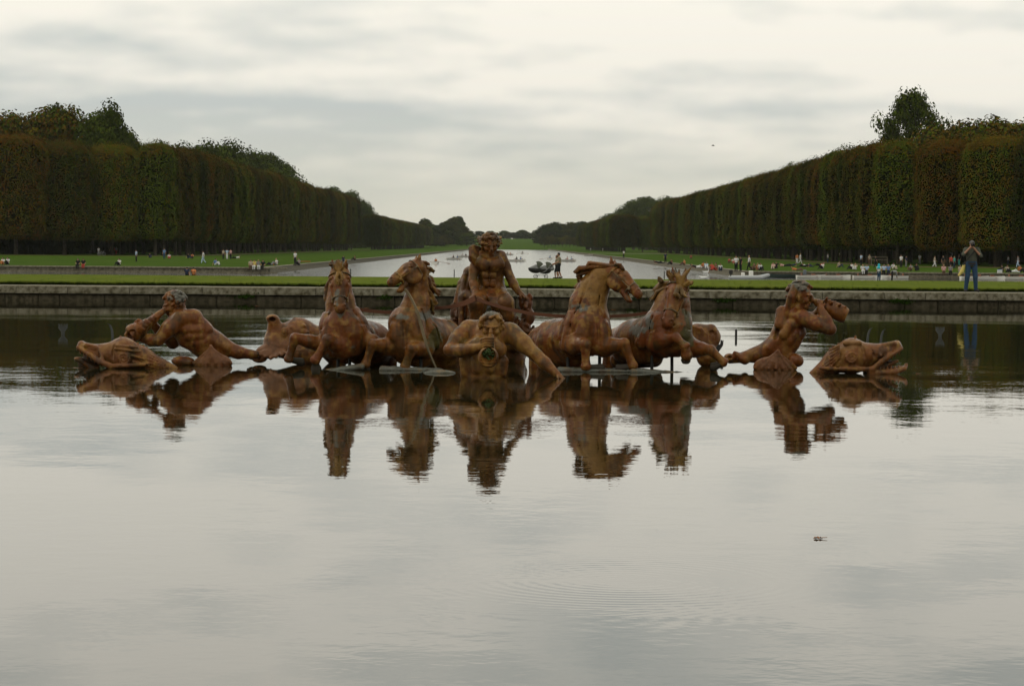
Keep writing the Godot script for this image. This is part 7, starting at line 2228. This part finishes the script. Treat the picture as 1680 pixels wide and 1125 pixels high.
func materials() -> void:
	patch_noise = noise(1.7, 5, 3)
	grain_noise = noise(7.0, 6, 3)
	streak_noise = noise(4.5, 8, 3)
	var lead := mat("lead", Color.WHITE, 0.5, 0.27)
	lead.vertex_color_use_as_albedo = true
	lead.albedo_texture = noise_tex(512, 0.03, 91, [Color(0.45, 0.45, 0.45), Color(0.75, 0.72, 0.7), Color(0.9, 0.9, 0.9), Color(1, 1, 1), Color(1.0, 0.98, 0.9)], 6)
	lead.heightmap_enabled = true
	lead.heightmap_texture = ImageTexture.create_from_image(noise(0.04, 92, 5).get_seamless_image(256, 256))
	lead.heightmap_scale = 0.7
	lead.roughness_texture = ImageTexture.create_from_image(noise(0.02, 93, 4).get_seamless_image(256, 256))
	lead.roughness = 0.8
	tri(lead, 1.1, false)
	var pl := mat("plain_lead", Color.WHITE, 0.75, 0.35)
	pl.vertex_color_use_as_albedo = true
	mat("strap", lin(0.10, 0.04, 0.02), 0.6)
	mat("grey_strap", lin(0.13, 0.10, 0.055), 0.6)
	mat("iron", lin(0.02, 0.019, 0.017), 0.6)
	for e in [["leaf", Color(0.71, 0.72, 0.66)], ["leaf_pale", Color(0.86, 0.9, 0.72)], ["leaf_dim", Color(0.57, 0.61, 0.54)], ["leaf_gold", Color(0.84, 0.75, 0.61)], ["leaf_wood", Color(0.86, 0.88, 0.8)]]:
		mat(e[0], e[1], 0.9, 0.1).vertex_color_use_as_albedo = true
	var bark := mat("bark", Color.WHITE, 0.95, 0.2)
	bark.albedo_texture = noise_tex(128, 0.05, 17, [Color(0.02, 0.017, 0.01), Color(0.05, 0.042, 0.028), Color(0.075, 0.065, 0.045)])
	tri(bark, 0.4, false)
	for i in 4:
		stone_mat("stone%d" % i, [Color(0.03, 0.027, 0.014), Color(0.07, 0.06, 0.036), Color(0.125, 0.112, 0.076), Color(0.15, 0.138, 0.10), Color(0.22, 0.205, 0.155)], 20 + i, [0.55, 0.7, 0.62, 0.8][i])
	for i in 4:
		stone_mat("dark_stone%d" % i, [Color(0.018, 0.017, 0.008), Color(0.04, 0.034, 0.02), Color(0.07, 0.058, 0.036), Color(0.1, 0.085, 0.055)], 30 + i, [0.6, 0.8, 0.5, 0.4][i])  # darker stone tones, for the recessed wall below the coping
	for i in 2:
		stone_mat("stone%d" % (6 + i), [Color(0.06, 0.053, 0.034), Color(0.11, 0.098, 0.068), Color(0.155, 0.14, 0.1), Color(0.2, 0.182, 0.135)], 46 + i, 0.35)
	var lawn := mat("lawn", Color.WHITE, 1.0, 0.05)
	lawn.albedo_texture = noise_tex(512, 0.014, 51, [Color(0.020, 0.042, 0.004), Color(0.028, 0.054, 0.005), Color(0.036, 0.062, 0.006), Color(0.048, 0.066, 0.008)], 7)
	tri(lawn, 0.02)
	var turf := mat("turf", Color.WHITE, 1.0, 0.05)
	turf.albedo_texture = noise_tex(512, 0.012, 52, [Color(0.045, 0.066, 0.007), Color(0.06, 0.082, 0.009), Color(0.076, 0.092, 0.012), Color(0.098, 0.10, 0.017)], 7)
	tri(turf, 0.12)
	var bank := mat("bank_grass", Color.WHITE, 0.95, 0.15)
	bank.albedo_texture = noise_tex(512, 0.01, 53, [Color(0.03, 0.05, 0.01), Color(0.05, 0.065, 0.014), Color(0.07, 0.075, 0.02)], 6)
	tri(bank, 0.06)
	mat("blade", lin(0.034, 0.052, 0.006), 0.85, 0.2)
	var dirt := mat("dirt", Color.WHITE, 0.95, 0.15)
	dirt.albedo_texture = noise_tex(512, 0.02, 54, [Color(0.04, 0.026, 0.014), Color(0.075, 0.048, 0.027), Color(0.10, 0.065, 0.035)], 6)
	tri(dirt, 0.08)
	var path := mat("path", Color.WHITE, 0.95, 0.15)
	path.albedo_texture = noise_tex(512, 0.02, 55, [Color(0.16, 0.14, 0.10), Color(0.22, 0.2, 0.15), Color(0.28, 0.25, 0.19)], 6)
	tri(path, 0.2)
	water_mat("basin", lin(0.012, 0.0115, 0.005), 81, 0.006, 0.006, 0.02)
	water_mat("canal", lin(0.02, 0.02, 0.012), 82, 0.02, 0.09, 0.024)

func _ready() -> void:
	t0 = Time.get_ticks_msec()
	light_and_lens()
	print("sky ", Time.get_ticks_msec() - t0)
	materials()
	print("materials ", Time.get_ticks_msec() - t0)
	setting()
	print("setting ", Time.get_ticks_msec() - t0)
	avenues()
	woods()
	print("trees ", Time.get_ticks_msec() - t0)
	statues()
	small_things()
	Clay.finish()
	print("all ", Time.get_ticks_msec() - t0)
